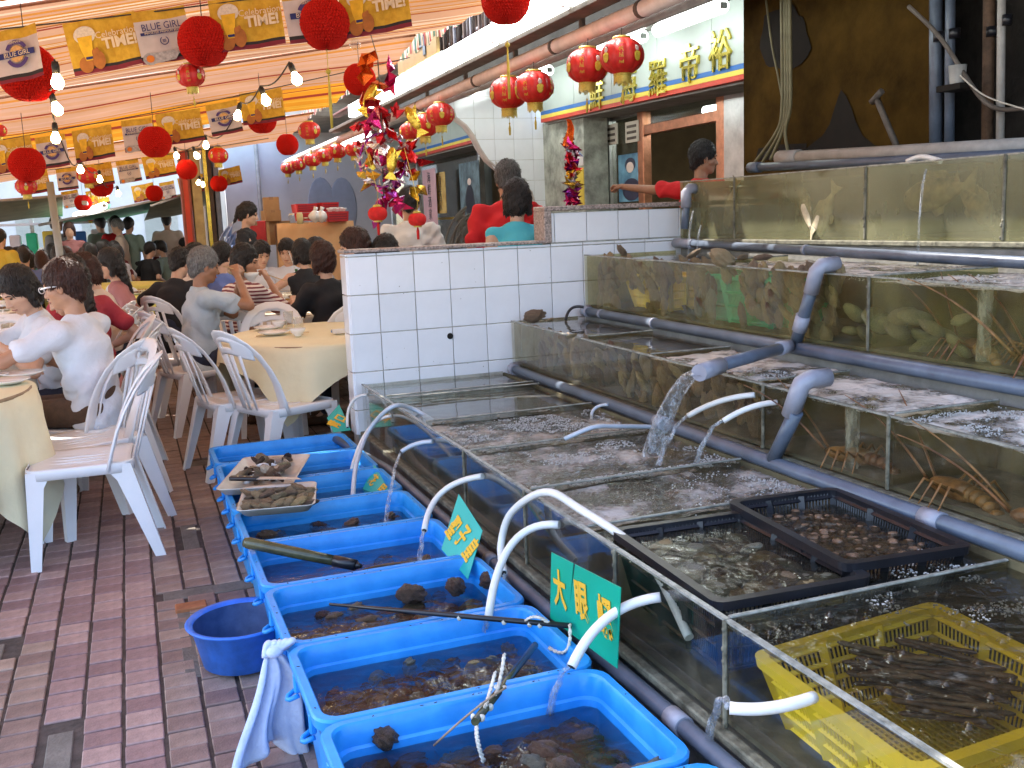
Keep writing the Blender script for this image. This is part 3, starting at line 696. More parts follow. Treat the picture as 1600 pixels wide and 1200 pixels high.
# four dark knobbly snails stuck to tub walls above the water
for (u, v, z) in ((712, 916, .30), (765, 905, .30), (640, 928, .28), (600, 1150, .28)):
    p = onz(u, v, z); shell('sea_snail', {712: 'knobbly dark snail clinging to the wall left of its neighbour', 765: 'dark snail in the right corner of the tub with the black stick', 640: 'dark snail half out of water above the black stick', 600: 'knobbly snail clinging to the inner wall of the nearest tub'}[u], 'sea snail', None, 'rock', M_sh2, p, .034)

# ------------------------------------------------------------------ trays of oysters, knife, net handle, sticks
def tray(label, pts, z):
    P = [onz(u, v, z) for u, v in pts]; c = sum(P, Vector())/4
    w = ((P[1]-P[0]).length+(P[2]-P[3]).length)/2; l = ((P[3]-P[0]).length+(P[2]-P[1]).length)/2
    an = math.atan2((P[1]-P[0]).y, (P[1]-P[0]).x)
    t = empty('steel_tray', label, 'tray', (c.x, c.y, z-.028), an)
    m = MB(); m.loft([rrect(w-.05, l-.05, .03, 0), rrect(w-.014, l-.014, .03, .026), rrect(w, l, .032, .030), rrect(w-.002, l-.002, .03, .033), rrect(w-.018, l-.018, .028, .028), rrect(w-.055, l-.055, .026, .004)], sm=True, capA=True, capB=True)
    o = m.build('tray_pan', M_steel, t); return t, w, l, an, c
ta, w1, l1, an1, c1 = tray('far steel tray heaped with opened shells, a knife on its near rim', [(350, 718), (466, 712), (479, 757), (369, 766)], TZ+.034)
tb, w2, l2, an2, c2 = tray('near steel tray packed with rows of whole oysters', [(364, 764), (486, 754), (503, 788), (386, 799)], TZ+.034)
def intray(c, an, dx, dy, dz): return (c.x+dx*math.cos(an)-dy*math.sin(an), c.y+dx*math.sin(an)+dy*math.cos(an), c.z-.028+dz)
for r in range(4):
    for q in range(7):
        p = intray(c2, an2, (q-3)*.040+random.uniform(-.007, .007), (1.5-r)*(l2-.11)/4+random.uniform(-.006, .006), .016+random.uniform(0, .016))
        shell('oyster', 'rough whole oyster laid in the near steel tray', 'oyster', 'whole oysters in the near tray', 'oyster', random.choice([M_oy, M_oy, M_sh3]), p, random.uniform(.024, .033), (random.uniform(-.7, .7), random.uniform(-.5, .5), an2+random.uniform(-.7, .7)))
for k in range(40):
    p = intray(c1, an1, random.uniform(-.5, .5)*(w1-.12), random.uniform(-.30, .5)*(l1-.12), .014+random.uniform(0, .03))
    o = shell('opened_shell', 'opened shell heaped in the far steel tray', 'shell', 'opened shells in the far tray', 'oyster', [M_oyi, M_pearl, M_oy, M_sh2][k % 4 if k % 8 != 1 else 2], p, random.uniform(.024, .034), (random.uniform(-1.2, 1.2), random.uniform(-.9, .9), random.uniform(0, 6)))
k0, k1 = onz(360, 747, TZ+.055), onz(473, 750, TZ+.05)
t = empty('knife', 'kitchen knife with black riveted handle on the tray rim', 'knife', k0); d = (k1-k0); L_ = d.length; t.rotation_euler = (0, 0, math.atan2(d.y, d.x))
m = MB(); m.loft([rrect(.022*s, .030*s2, .006, 0) and [(x, yy*s2, zz) for (yy, zz) in ((-.016, -.008), (.016, -.008), (.018, 0), (.016, .008), (-.016, .008), (-.018, 0))] for x, s, s2 in ((0, 1, .8), (.01, 1, 1.05), (.06, 1, .9), (.11, 1, 1.0), (.125, 1, .9))], capA=True, capB=True, sm=True); m.build('handle', M_black, t)
m = MB()
for x in (.035, .066, .097): m.tube([(x, 0, .008), (x, 0, .0095)], .0045, 10)
m.build('rivet', mat('brass', (.75, .62, .35), .3, .1, 9, metal=.9), t)
m = MB(); m.add([(.125, -.016, 0), (.125, .02, 0), (.2, .021, 0), (L_-.03, .014, 0), (L_, -.012, 0), (.2, -.017, 0)] + [(.125, -.016, .0022), (.125, .02, .0022), (.2, .021, .0022), (L_-.03, .014, .0022), (L_, -.012, .0022), (.2, -.017, .0022)], [(5, 4, 3, 2, 1, 0), (6, 7, 8, 9, 10, 11)]+[(i, (i+1) % 6, (i+1) % 6+6, i+6) for i in range(6)]); m.build('blade', mat('blade_steel', (.62, .60, .60), .3, .2, 12, metal=.8), t)
M_olive = mat('wet_dark_wood', (.035, .036, .018), .22, .5, 12, .2, 30, var2=(.10, .10, .05))
a, b_ = onz(382, 847, .365), onz(560, 884, .30)
t = empty('net_handle', 'long dark wet wooden handle leaning into a blue tub', 'handle', a)
m = MB(); d = b_-a; m.tube([a, a+d*.04, a+d*.5, a+d*.8], [.016, .0205, .0195, .0175], 12); wpart(m, 'shaft', M_olive, t)
m = MB(); m.tube([a+d*.79, a+d*.98], [.020, .019], 12); m.tube([a+d*.97, a+d*1.03], [.017, .006], 10); wpart(m, 'tape_binding', M_black, t)
q0 = b_+d.normalized()*.01; m = MB()
loop = [q0+Vector((.04+.20*math.cos(s)*1-.0, .10*math.sin(s), -.05-.02*math.cos(s))) + Vector((.15, 0, 0)) for s in [2*PI*i/20 for i in range(21)]]
m.tube(loop, .006, 6); wpart(m, 'hoop', M_rust, t)
m = MB(); cN = sum(loop[:-1], Vector())/20
m.grid(lambda i, j: tuple(loop[int(i*20) % 20].lerp(cN+Vector((0, 0, -.05)), j)), 20, 5); wpart(m, 'net', mat('grey_net', (.16, .15, .13), .8, .4, 60, .6, 200), t)
# two black roped sticks
M_rope = mat('white_rope', (.62, .58, .50), .8, .3, 60, .6, 120)
def rope(m, pts, r=.0042):
    P = arc3(*pts, n=20) if len(pts) == 3 else [Vector(pts[0]).lerp(Vector(pts[1]), i/14) for i in range(15)]
    for ph in (0, PI):
        m.tube([p+Vector((math.cos(i*1.3+ph)*r*.6, math.sin(i*1.3+ph)*r*.6, math.cos(i*1.3+ph)*r*.3)) for i, p in enumerate(P)], r*.75, 6)
a, b_ = onz(515, 944, .345), onz(893, 978, .365)
t = empty('roped_stick', 'thin black stick with rope knots lying level across the tubs', 'stick', a); m = MB(); m.tube([a, a.lerp(b_, .35), b_], [.004, .0075, .008], 8); wpart(m, 'rod', M_black, t)
m = MB()
for s in (.56, .74, .84, .88): m.ell(a.lerp(b_, s)+Vector((0, -.002, -.004)), (.008, .007, .010), 8, 6)
tag(wpart(m, 'knots', M_rope, t), kind='stuff')
m = MB(); rope(m, [b_+Vector((-.005, 0, .005)), b_+Vector((-.03, -.03, -.05)), onz(858, 1012, .28)]); wpart(m, 'rope', M_rope, t); m = MB(); rope(m, [a.lerp(b_, .82), a.lerp(b_, .86)+Vector((0, -.01, .02)), a.lerp(b_, .92)]); wpart(m, 'rope', M_rope, t)
a, b_ = onz(742, 1128, .34), onz(836, 1008, .30)
t = empty('roped_stick', 'short dark roped stick propped over a tub rim at the front', 'stick', a); m = MB(); m.tube([a, b_], .0095, 10); wpart(m, 'rod', M_olive, t)
m = MB()
for s in (.04, .16, .38): m.ell(a.lerp(b_, s)+Vector((.008, -.003, .0)), (.009, .007, .009), 8, 6); m.ell(a.lerp(b_, s)+Vector((-.010, .003, .004)), (.006, .006, .008), 8, 6)
tag(wpart(m, 'knots', M_rope, t), kind='stuff')
m = MB(); rope(m, [onz(788, 1022, .40), onz(783, 1055, .37), onz(775, 1085, .345)]); wpart(m, 'rope', M_rope, t); m = MB(); rope(m, [onz(774, 1050, .385), onz(766, 1080, .36), onz(758, 1105, .345)]); wpart(m, 'rope', M_rope, t); m = MB(); rope(m, [a+Vector((.004, 0, -.01)), onz(747, 1160, .31), onz(756, 1190, .265)]); wpart(m, 'rope', M_rope, t)
m = MB(); m.tube(arc3(onz(790, 1075, .36), onz(740, 1110, .345), onz(678, 1165, .26)), .0028, 6); wpart(m, 'twine', mat('twine', (.30, .22, .15), .8, .3, 40), t)

# ------------------------------------------------------------------ green name cards
def card(label, corners, m, chars, csz, cut=None, rows=None):
    """corners: TL, TR, BR, BL in the world, read along TL->TR"""
    TLc, TRc, BRc, BLc = corners; BRc = TRc+(BLc-TLc)*(.5*((BRc-TRc).length/(BLc-TLc).length+1)); c = (TLc+TRc+BRc+BLc)/4
    t = empty('name_card', label, 'sign', c)
    nrm = (TRc-TLc).cross(BLc-TLc).normalized()
    k = MB(); top = [TLc]
    if cut is not None:
        e0 = TLc.lerp(TRc, cut-.012); e1 = TLc.lerp(TRc, cut+.018); bt = TLc.lerp(TRc, cut-.04).lerp(BLc.lerp(BRc, cut-.04), .58); top += [e0, bt, e1]
    top += [TRc]; ring = top+[BRc, BLc]; off = nrm*.0012
    V = [p-off for p in ring]+[p+off for p in ring]; n = len(ring)
    F = [(i, (i+1) % n, (i+1) % n+n, i+n) for i in range(n)]
    if cut is None: F += [tuple(range(n)), tuple(reversed(range(n, 2*n)))]
    else:
        F += [(0, 1, 2, 6), (2, 3, 4, 5), (2, 5, 6)]; F += [tuple(reversed([i+n for i in q])) for q in F[-3:]]
    k.add(V, F); wpart(k, 'card', m, t)
    ex = (TRc-TLc).normalized(); ey = (TLc-BLc).normalized()
    side = 1 if nrm.dot(Vector((0, 0, CAMH))-c) > 0 else -1
    M0 = frame_m(c, ex, ey)
    if M0.to_3x3().col[2].dot(Vector((0, 0, CAMH))-c) < 0: M0 = frame_m(c, -ex, ey)
    zz = M0.to_3x3().col[2]
    W_ = (TRc-TLc).length
    for i, ch in enumerate(chars):
        q = TLc.lerp(TRc, (i+.5)/len(chars)).lerp(BLc.lerp(BRc, (i+.5)/len(chars)), .5 if rows is None else rows[i])
        Mx = M0.copy(); Mx.translation = q-c+zz*.004
        Mx = Mx @ Matrix.Diagonal((csz[0], csz[1], 1, 1))
        text(ch, 1.0, M_signy, t, Mx, .0006, bold=.028)
    return t
S = [onx(862, 863, 1.0), onx(970, 918, 1.0), onx(963, 1052, 1.0), onx(860, 965, 1.0)]
card('green card with three bold yellow characters, split at its top edge', S, M_sign, '大眼螺', (.082, .108), cut=.36, rows=[.5, .47, .5])
S = [onx(717, 772, .995), onx(754, 829, 1.0), onx(734, 886, .93), onx(690, 858, .90)]
card('teal card leaning in the net handle tub, three yellow characters down it', S, M_sign2, '聖子皇', (.055, .085), rows=[.55, .5, .55])
S = [onx(585, 727, .96), onx(613, 752, .985), onx(597, 780, .93), onx(566, 766, .88)]
card('small teal card dipping in the water beside the thin grey hose arc', S, M_sign2, '花甲', (.06, .06), rows=[.5, .6])
S = [onx(511, 653, .93), onx(530, 632, 1.02), onx(549, 694, 1.02), onx(521, 676, .94)]
card('farthest teal card standing behind the grey pipe end', S, M_sign2, '青口', (.055, .075), rows=[.6, .5])

# ------------------------------------------------------------------ baskets
def crate(label, W, L, H, m, name='crate', cat='crate', bars=(12, 9), rows=3, th=.006, taper=.02, rimw=.022, gap=.45):
    t = empty(name, label, cat)
    k = MB(); k.loft([rrect(W, L, .03, H-.022), rrect(W+.004, L+.004, .03, H), rrect(W-rimw*2, L-rimw*2, .02, H), rrect(W-rimw*2+.004, L-rimw*2+.004, .02, H-.022)], capA=False); k.build('rim', m, t)
    w, l = W-rimw*2+.012, L-rimw*2+.012
    for ax, sg, n, ln in ((0, 1, bars[1], l), (0, -1, bars[1], l), (1, 1, bars[0], w), (1, -1, bars[0], w)):
        k = MB()
        nb = n*3
        def pt(s, z):                                            # s along the side, z height -> world
            tp = 1-taper*2*(1-z/H)/min(W, L)*2
            a = (s-.5)*ln*tp; o_ = (w if ax == 0 else l)/2*tp*sg
            return (o_, a, z) if ax == 0 else (a, o_, z)
        for r in range(rows+1):
            z = .012+(H-.034)*r/rows; k.tube([pt(0, z), pt(1, z)], th*1.15, 4, sm=False)
        for i in range(nb+1):
            s = i/nb; solid = (i % n == 0)
            rr = th*2.2 if solid else th*gap
            k.tube([pt(s, .0), pt(s, H-.01)], rr, 4, sm=False)
        k.build('side_panel', m, t)
    k = MB(); wb, lb = w*(1-taper*4/min(W, L)), l*(1-taper*4/min(W, L))
    for i in range(bars[0]*2+1): k.box((-wb/2+wb*i/(bars[0]*2), 0, .006), (.006, lb, .007))
    for j in range(bars[1]*2+1): k.box((0, -lb/2+lb*j/(bars[1]*2), .0045), (wb, .006, .006))
    k.build('base_grid', m, t); return t
def place(t, x, y, z, rz=0, rx=0, ry=0):
    t.location = (x, y, z); t.rotation_euler = (rx, ry, rz); return t
place(crate('big yellow slotted basket half sunk in the lowest tank', .47, .50, .172, M_yel, 'basket', 'basket', (13, 13), 4), 1.385, 1.42, .343, R(-3), 0, R(-5))
place(crate('black slotted crate of flat clams, nearer the tub side', .41, .58, .20, M_black, bars=(11, 16)), 1.345, 2.055, .375, R(-3))
place(crate('black slotted crate full of brown gravel clams under the pipe', .36, .58, .20, M_black, bars=(10, 16)), 1.70, 2.08, .392, R(-5))
place(crate('yellow slotted basket at the far end of the olive tank', .34, .48, .17, M_yel, 'basket', 'basket', (9, 12), 3, th=.007), 2.66, 4.60, .925, R(2))
place(crate('green slotted basket in the olive tank among the oysters', .34, .64, .22, M_grn, 'basket', 'basket', (9, 15), 3, th=.007), 2.65, 3.78, .915, R(-1))
# bundles of razor clams in the big basket
M_razor = mat('razor_clam', (.035, .02, .012), .4, .6, 30, .4, 80, rand=.3, var2=(.16, .09, .05))
m = MB(); m.loft([[(x, .0075*s*math.cos(a), .0055*s*math.sin(a)) for a in [2*PI*i/8 for i in range(8)]] for x, s in ((-.08, .4), (-.07, 1), (.07, 1), (.08, .4))], sm=True, capA=True, capB=True); rz_me = m.mesh('razor_clam', M_razor)
for k in range(70):
    o = mkobj('razor_clam', rz_me, None, (1.43+random.uniform(-.06, .10), 1.46+random.uniform(-.08, .12), .42+random.uniform(0, .075)), (random.uniform(-.2, .2), random.uniform(-.15, .15), R(-48)+random.uniform(-.15, .15)))
    tag(o, 'dark razor clam bundled in the big yellow basket', 'razor clam', 'razor clams in the yellow basket')
def putc(x, y, z): shell('clam', 'broad grey clam lying in the nearer black crate', 'clam', 'clams in the nearer black crate', 'clam', random.choice([M_sh4, M_sh1, M_sh4, M_sh3]), (x, y, z), random.uniform(.036, .054), (random.uniform(-.4, .4), random.uniform(-.4, .4), random.random()*6))
scatter(34, 1.345, 2.055, .30, .47, .50, .535, putc, .05)
m = MB()
for k in range(620):
    s = random.uniform(.008, .016); m.ell((1.70+random.uniform(-.145, .145), 2.08+random.uniform(-.245, .245), .535+random.uniform(-.02, .012)), (s*1.3, s, s*.7), 6, 4, rot=Matrix.Rotation(random.random()*6, 4, 'Z'))
tag(m.build('gravel_clams', M_sh1), kind='stuff')
m = MB(); m.grid(lambda i, j: (1.70+(i-.5)*.31, 2.08+(j-.5)*.51, .532), 2, 2); tag(m.build('gravel_bed', M_sh2), kind='stuff')

# oysters crowding the second and third tanks (against the glass)
def glass_oysters(n, x, y0, y1, z0, z1, where, ms, s0, s1, dx=.05):
    dx = max(.016, dx*.55)
    for k in range(n):
        y = random.uniform(y0, y1); z = random.uniform(z0, z1)
        shell('oyster', 'brown oyster '+where, 'oyster', 'oysters '+where, 'oyster', random.choice(ms), (x+random.uniform(0.014, dx), y, z), random.uniform(s0, s1), (random.uniform(-.4, .4), R(75)+random.uniform(-.5, .5), random.uniform(-.5, .5)))
glass_oysters(110, 1.985, 2.9, 4.85, .635, .805, 'pressed against the glass of the second tank', [M_oy, M_sh3, M_sh1, M_oy], .030, .046, .06)
glass_oysters(70, 2.44, 3.05, 5.05, 1.05, 1.165, 'hanging along the top of the third tank', [M_oy, M_sh1, M_sh3], .030, .048, .07)
glass_oysters(26, 2.44, 3.05, 3.5, .92, 1.12, 'heaped at the right end of the green basket', [M_oy, M_sh1, M_sh3], .034, .05, .06)
glass_oysters(9, 2.432, 3.5, 4.1, .93, 1.04, 'stuck on the glass in front of the green basket', [M_oy, M_sh4], .032, .046, .02)
glass_oysters(14, 2.44, 4.3, 4.5, .92, 1.12, 'between the yellow and green baskets', [M_oy, M_sh1], .03, .045, .06)
glass_oysters(14, 2.44, 4.85, 5.1, .92, 1.12, 'left of the yellow basket', [M_oy, M_sh1], .03, .045, .06)
for (u, v, z, s, lb) in ((833, 494, .885, .042, 'largest oyster perched on the rim of the second tank'), (860, 500, .87, .026, 'small oyster on the rim beside the largest one'), (1127, 402, 1.215, .044, 'tall craggy oyster standing on the rim of the third tank'), (972, 392, 1.225, .040, 'brown oyster on the far rim of the third tank'), (1160, 402, 1.20, .03, 'small oyster right of the craggy one'), (1192, 402, 1.20, .032, 'flat oyster farthest right on the third rim'), (1085, 396, 1.21, .034, 'low oyster lying in the third tank water'), (893, 525, .86, .024, 'tiny oyster on the water of the second tank')):
    p = onz(u, v, z); shell('oyster', lb, 'oyster', None, 'rock' if s > .04 else 'oyster', M_oy, p, s)
# yellowish sponge-like shells low in the third tank, lobsters in both
M_pale = mat('pale_shellfish', (.22, .20, .08), .6, .6, 20, .8, 60, rand=.3, var2=(.42, .39, .20))
for k in range(16):
    shell('scallop', 'pale scallop heaped low in the third tank', 'scallop', 'pale scallops in the third tank', 'clam', M_pale, (2.46+random.uniform(0, .08), random.uniform(2.45, 3.15), .93+random.uniform(0, .11)), random.uniform(.04, .065))
M_lob = mat('lobster_shell', (.13, .05, .015), .4, .6, 20, .4, 60, rand=.25, var2=(.30, .13, .04))
def lobster(label, loc, rz, s):
    t = empty('lobster', label, 'lobster', loc, (0, 0, rz)); t.scale = (s, s, s)
    m = MB(); m.loft([[(x, r*math.cos(a), .9*r*math.sin(a)) for a in [2*PI*i/10 for i in range(10)]] for x, r in ((.12, .008), (.10, .022), (.05, .032), (-.01, .034), (-.04, .028))], sm=True, capA=True, capB=True); m.build('carapace', M_lob, t)
    m = MB()
    for k in range(6):
        x = -.045-.024*k; r = .029-.003*k
        m.loft([[(x+dx, rr*math.cos(a), .8*rr*math.sin(a)-.002*k*k) for a in [2*PI*i/10 for i in range(10)]] for dx, rr in ((.014, r*.9), (.004, r), (-.012, r*.98))], sm=True, capA=True, capB=True)
    m.build('tail', M_lob, t)
    m = MB()
    for sg in (-1, 1):
        for k in range(4): m.tube([(.05-.03*k, .025*sg, 0), (.06-.035*k, .075*sg, .03), (.065-.04*k, .12*sg, -.03)], [.006, .0045, .002], 5)
    m.build('legs_pair', M_lob, t)
    for sg in (-1, 1):
        m = MB(); m.tube(arc3((.12, .015*sg, .01), (.26, .05*sg, .14), (.40, .10*sg, .22)), [.004*(1-i/16)+.001 for i in range(15)], 5); m.build('antenna', M_lob, t)
for i, (lb, x, y, z, rz, s) in enumerate((('lobster with upright feelers behind the upright grey stub', 2.04, 2.42, .655, 1.9, .9), ('orange lobster low in the second tank right of the seam', 2.03, 2.0, .65, 1.5, .95), ('brown lobster near the right end of the second tank', 2.04, 1.70, .65, 2.2, .9), ('orange lobster in the third tank left of the bubbles', 2.52, 2.45, .95, 1.3, 1.0), ('reddish lobster at the right end of the third tank', 2.50, 2.10, .94, 1.8, 1.1), ('dark lobster behind another in the third tank', 2.60, 2.25, .95, 1.1, 1.0))):
    lobster(lb, (x, y, z), rz, s)
# bubble columns
M_froth = film_mat('froth_column', (.9, .9, .86), (.42, .62, .1, .62), (.50, .49, .44), 40, .1, drip=(1, 1, .3))
for lb, x, y, z0, z1, r in (('froth column at the right end of the second tank', 2.02, 1.56, .62, .81, .030), ('froth column beside the upright stub in the second tank', 2.02, 2.42, .62, .81, .022), ('froth column in the third tank', 2.47, 2.36, .92, 1.15, .022)):
    t = empty('bubble_column', lb, 'bubbles', (x, y, z0)); m = MB()
    m.grid(lambda i, j: (r*(1+.25*mnoise.noise((i*3, j*9, y)))*math.cos(2*PI*j), r*(1+.25*mnoise.noise((i*3, j*9+4, y)))*math.sin(2*PI*j), i*(z1-z0)), 12, 14); m.build('froth', M_froth, t)
# big fish in the top tank
M_fish = mat('fish_skin', (.10, .085, .05), .45, .6, 12, .2, 60, var2=(.42, .36, .22))
M_fish2 = mat('fish_pale', (.55, .48, .30), .45, .5, 14, .2, 60, var2=(.70, .62, .45))
def fish(label, loc, rot, s, m_):
    t = empty('fish', label, 'fish', loc, rot); t.scale = (s, s, s)
    prof = ((.20, .012, .014), (.17, .035, .05), (.10, .045, .075), (.0, .045, .08), (-.10, .03, .055), (-.18, .012, .022), (-.2, .008, .02))
    m = MB(); m.loft([[(x, a*math.cos(q), b*math.sin(q)) for q in [2*PI*i/14 for i in range(14)]] for x, a, b in prof], sm=True, capA=True, capB=True); m.build('fish_body', m_, t)
    m = MB(); m.poly([(-.19, .015), (-.28, .075), (-.26, 0), (-.28, -.075), (-.19, -.015)], .006); m.build('tail_fin', m_, t)
    m = MB(); m.poly([(.08, .07), (.03, .115), (-.08, .10), (-.12, .05)], .006); m.build('dorsal_fin', m_, t)
    m = MB(); m.poly([(.03, -.07), (.0, -.11), (-.05, -.10), (-.06, -.06)], .006); m.build('belly_fin', m_, t)
    for sg in (-1, 1): m = MB(); m.ell((.155, .032*sg, .015), (.008, .005, .008), 8, 6); m.build('eye', M_black, t)
fish('pale headed fish hanging upright in the top tank', (3.082, 4.05, 1.41), (0, R(-50), R(70)), .62, M_fish2)
fish('second pale fish nose down beside the first one', (3.082, 3.92, 1.37), (0, R(60), R(95)), .62, M_fish2)
fish('big grey fish side on in the top tank', (3.105, 3.25, 1.45), (0, R(8), R(88)), .85, M_fish)
fish('grey fish diving behind the side on fish', (3.105, 3.03, 1.40), (0, R(38), R(-92)), .6, M_fish)
fish('dim fish behind the left glass of the top tank', (3.12, 4.75, 1.43), (0, R(70), R(90)), .6, M_fish)

# ------------------------------------------------------------------ old basin and the knotted rag
t = empty('plastic_basin', 'old round blue basin standing on the paving beside the tubs', 'basin', (.235, 3.235, .012))
m = MB(); prof = [(.0, .0), (.118, .0), (.130, .008), (.158, .135), (.172, .142), (.177, .148), (.172, .153), (.160, .150), (.152, .142)]
m.lathe(prof, 40, 0); m.lathe([(.152, .142), (.128, .02), (.118, .010), (0, .010)], 40, 1); m.build('basin_shell', [M_basin, M_basin_in], t)
t = empty('rag', 'pale blue rag knotted on a handle of the blue tubs', 'cloth', (.275, 2.53, .31), R(-58))
M_rag = mat('pale_rag', (.52, .60, .80), .85, .12, 12, .3, 90, var2=(.66, .72, .86))
m = MB()
def rag(i, j):
    s = j; a = (i-.5)
    w = .015+.155*s**.8; fold = .028*math.sin(i*17+1.5*s)*s**.5+.012*math.sin(i*41)*s
    z = .0-.30*s-.055*s*math.sin(i*9.0+.7)-.03*a*s
    return (-.030-.02*s+fold+.02*a, a*w*2+.014*math.sin(s*6), z)
m.grid(rag, 60, 26); o = m.build('rag_drape', M_rag, t); sm_ = o.modifiers.new('thick', 'SOLIDIFY'); sm_.thickness = .003
m = MB(); m.ell((-.022, .0, .012), (.022, .028, .020), 12, 8)
for k in range(5): m.tube(arc3((-.022, .0, .01), (-.03+.01*k, -.012+.012*k, .034), (-.03, -.03+.016*k, .0)), [.010, .011, .011, .010, .010, .009, .009, .009, .009, .009, .009, .008, .008, .007, .006], 7)
m.build('knot', M_rag, t)
# ------------------------------------------------------------------ white stacking chairs
def make_chair(m):
    t = empty('plastic_chair', 'x', 'chair'); H = .44
    k = MB()
    def seat(i, j):
        x = -.205+.42*i; y = (j-.5)*(.40+.03*math.sin(PI*i)); e = max(abs(i-.5), abs(j-.5))*2
        return (x, y, H-.012*(1-e**2)*1.2-.035*max(0, e-.93)/.07*0-.010*max(0, i-.85)/.15)
    k.grid(seat, 14, 12)
    lp = [rrect(.425, .425, .07, H-.001, 5, .003), rrect(.432, .432, .075, H-.008, 5, .003), rrect(.432, .432, .075, H-.045, 5, .003)]
    k.loft(lp, sm=True)
    for i in range(5): k.tube([(-.16, (i-2)*.06, H-.0115), (.17, (i-2)*.06, H-.0115)], .0035, 5)
    o = k.build('seat', m, t); sd = o.modifiers.new('thick', 'SOLIDIFY'); sd.thickness = .004
    def leg(x0, y0, z0, x1, y1, w0, w1):
        sx = 1 if x0 > 0 else -1; sy = 1 if y0 > 0 else -1; L = []
        for s in (0, .06, .16, .5, 1):
            x = lerp(x0, x1, s); y = lerp(y0, y1, s); z = lerp(z0, 0, s); w = lerp(w0, w1, s)+(.03*(1-s/.16) if s < .16 else 0); th = .0075
            P = [(0, 0), (w, 0), (w, th), (th, th), (th, w*.8), (0, w*.8)]
            q = [(x+sx*.0-sx*a, y-sy*b, z) for a, b in P]
            L.append(q if sx*sy > 0 else list(reversed(q)))
        q = MB(); q.loft(L, sm=False, capA=True, capB=True); q.build('leg', m, t)
    for sy in (-1, 1):
        leg(.215, .212*sy, H-.008, .235, .225*sy, .075, .042)
        leg(-.205, .212*sy, H-.008, -.315, .228*sy, .085, .044)
    # back: arch of flat section
    def bk(y, z): return (-.215-(z-H)*.30-.02+.125*(abs(y)/.2)**2*(1-.45*max(0, z-H)/.42), y, z)
    arch = [(-.19, H-.03), (-.198, .50), (-.205, .58), (-.203, .66), (-.188, .74), (-.155, .80), (-.10, .842), (-.04, .86), (.04, .86), (.10, .842), (.155, .80), (.188, .74), (.203, .66), (.205, .58), (.198, .50), (.19, H-.03)]
    q = MB(); q.tube([bk(a, b) for a, b in arch], [.052, .046, .040, .035, .033, .032, .032, .034, .034, .032, .032, .033, .035, .040, .046, .052], 10, flat=.20, upv=(1, 0, .2)); q.build('back_frame', m, t)
    def panel(i, j):                                   # head panel between the arch and the slats, with a hand hole left open
        y = (j-.5)*.33; top = .845-.20*(abs(y)/.18)**2*.30; return bk(y, lerp(.735+.02*math.cos(y*16), top, i))
    q = MB(); nu, nv = 8, 24
    v = [panel(i/nu, j/nv) for i in range(nu+1) for j in range(nv+1)]; f = []
    for i in range(nu):
        for j in range(nv):
            if 3 <= i <= 5 and 8 <= j <= 15: continue
            f.append((i*(nv+1)+j, (i+1)*(nv+1)+j, (i+1)*(nv+1)+j+1, i*(nv+1)+j+1))
    q.add(v, f, 0, True); o = q.build('head_panel', m, t); sd = o.modifiers.new('thick', 'SOLIDIFY'); sd.thickness = .009; sd.offset = 0
    for y0, y1 in ((-.088, -.07), (-.030, -.024), (.030, .024), (.088, .07)):
        q = MB(); q.tube([bk(y1, H-.012), bk(lerp(y0, y1, .5), .58), bk(y0, .745)], [.013, .0135, .018], 6, flat=.35, upv=(1, 0, .2)); q.build('slat', m, t)
    return t
CH0 = make_chair(M_white_pl); CH_used = [False]
def chair(x, y, deg, label, group='white plastic chairs at the tables'):
    c = CH0 if not CH_used[0] else copy_tree(CH0)
    CH_used[0] = True
    c.location = (x, y, 0); c.rotation_euler = (0, 0, R(deg)); c['label'] = label; c['category'] = 'chair'; c['group'] = group
    return c
chair(-.27, 4.78, 178, 'nearest empty white chair, side on beside the aisle')
chair(-.27, 5.26, 205, 'empty white chair tucked behind the nearest one')
chair(-.27, 5.66, 150, 'white chair under the man in the white T-shirt')
chair(-.22, 6.35, 172, 'white chair behind the man in the white T-shirt')
chair(-.24, 6.95, 185, 'white chair at the second left table, by the aisle')
chair(-.30, 7.95, 170, 'white chair under the woman in the beige top')
chair(-.34, 8.7, 160, 'white chair past the woman in the beige top')
chair(-.95, 7.6, 250, 'white chair of the woman in dark red')
chair(.55, 6.05, 14, 'left of two empty white chairs pushed to the cream table')
chair(.76, 5.72, 24, 'right of two empty white chairs, half under the hanging cloth corner')
chair(.88, 7.08, 258, 'white chair facing us across the cream table')
chair(1.47, 7.30, 95, 'white chair behind the tiled wall end, under the woman in black')
chair(.40, 7.50, 22, 'white chair under the grey haired man eating')
chair(.33, 8.35, 20, 'white chair behind the grey haired man')
chair(.80, 8.0, 62, 'white chair under the woman in the striped top')
chair(.42, 9.35, 40, 'white chair of the man in the black T-shirt')
chair(.24, 10.2, 10, 'white chair with its back to the aisle past the man in black')
chair(-.5, 9.9, 200, 'white chair on the left of the aisle past the beige woman')
chair(.05, 12.2, 60, 'pale chair alone in the middle distance of the aisle')
chair(-2.1, 9.4, 300, 'white chair at the far left tables')
chair(-2.6, 9.0, 250, 'white chair at the left edge of the photo')
chair(1.15, 9.5, 80, 'white chair under the woman in the blue top')
chair(1.75, 9.45, 100, 'white chair of the woman in the sleeveless black top')

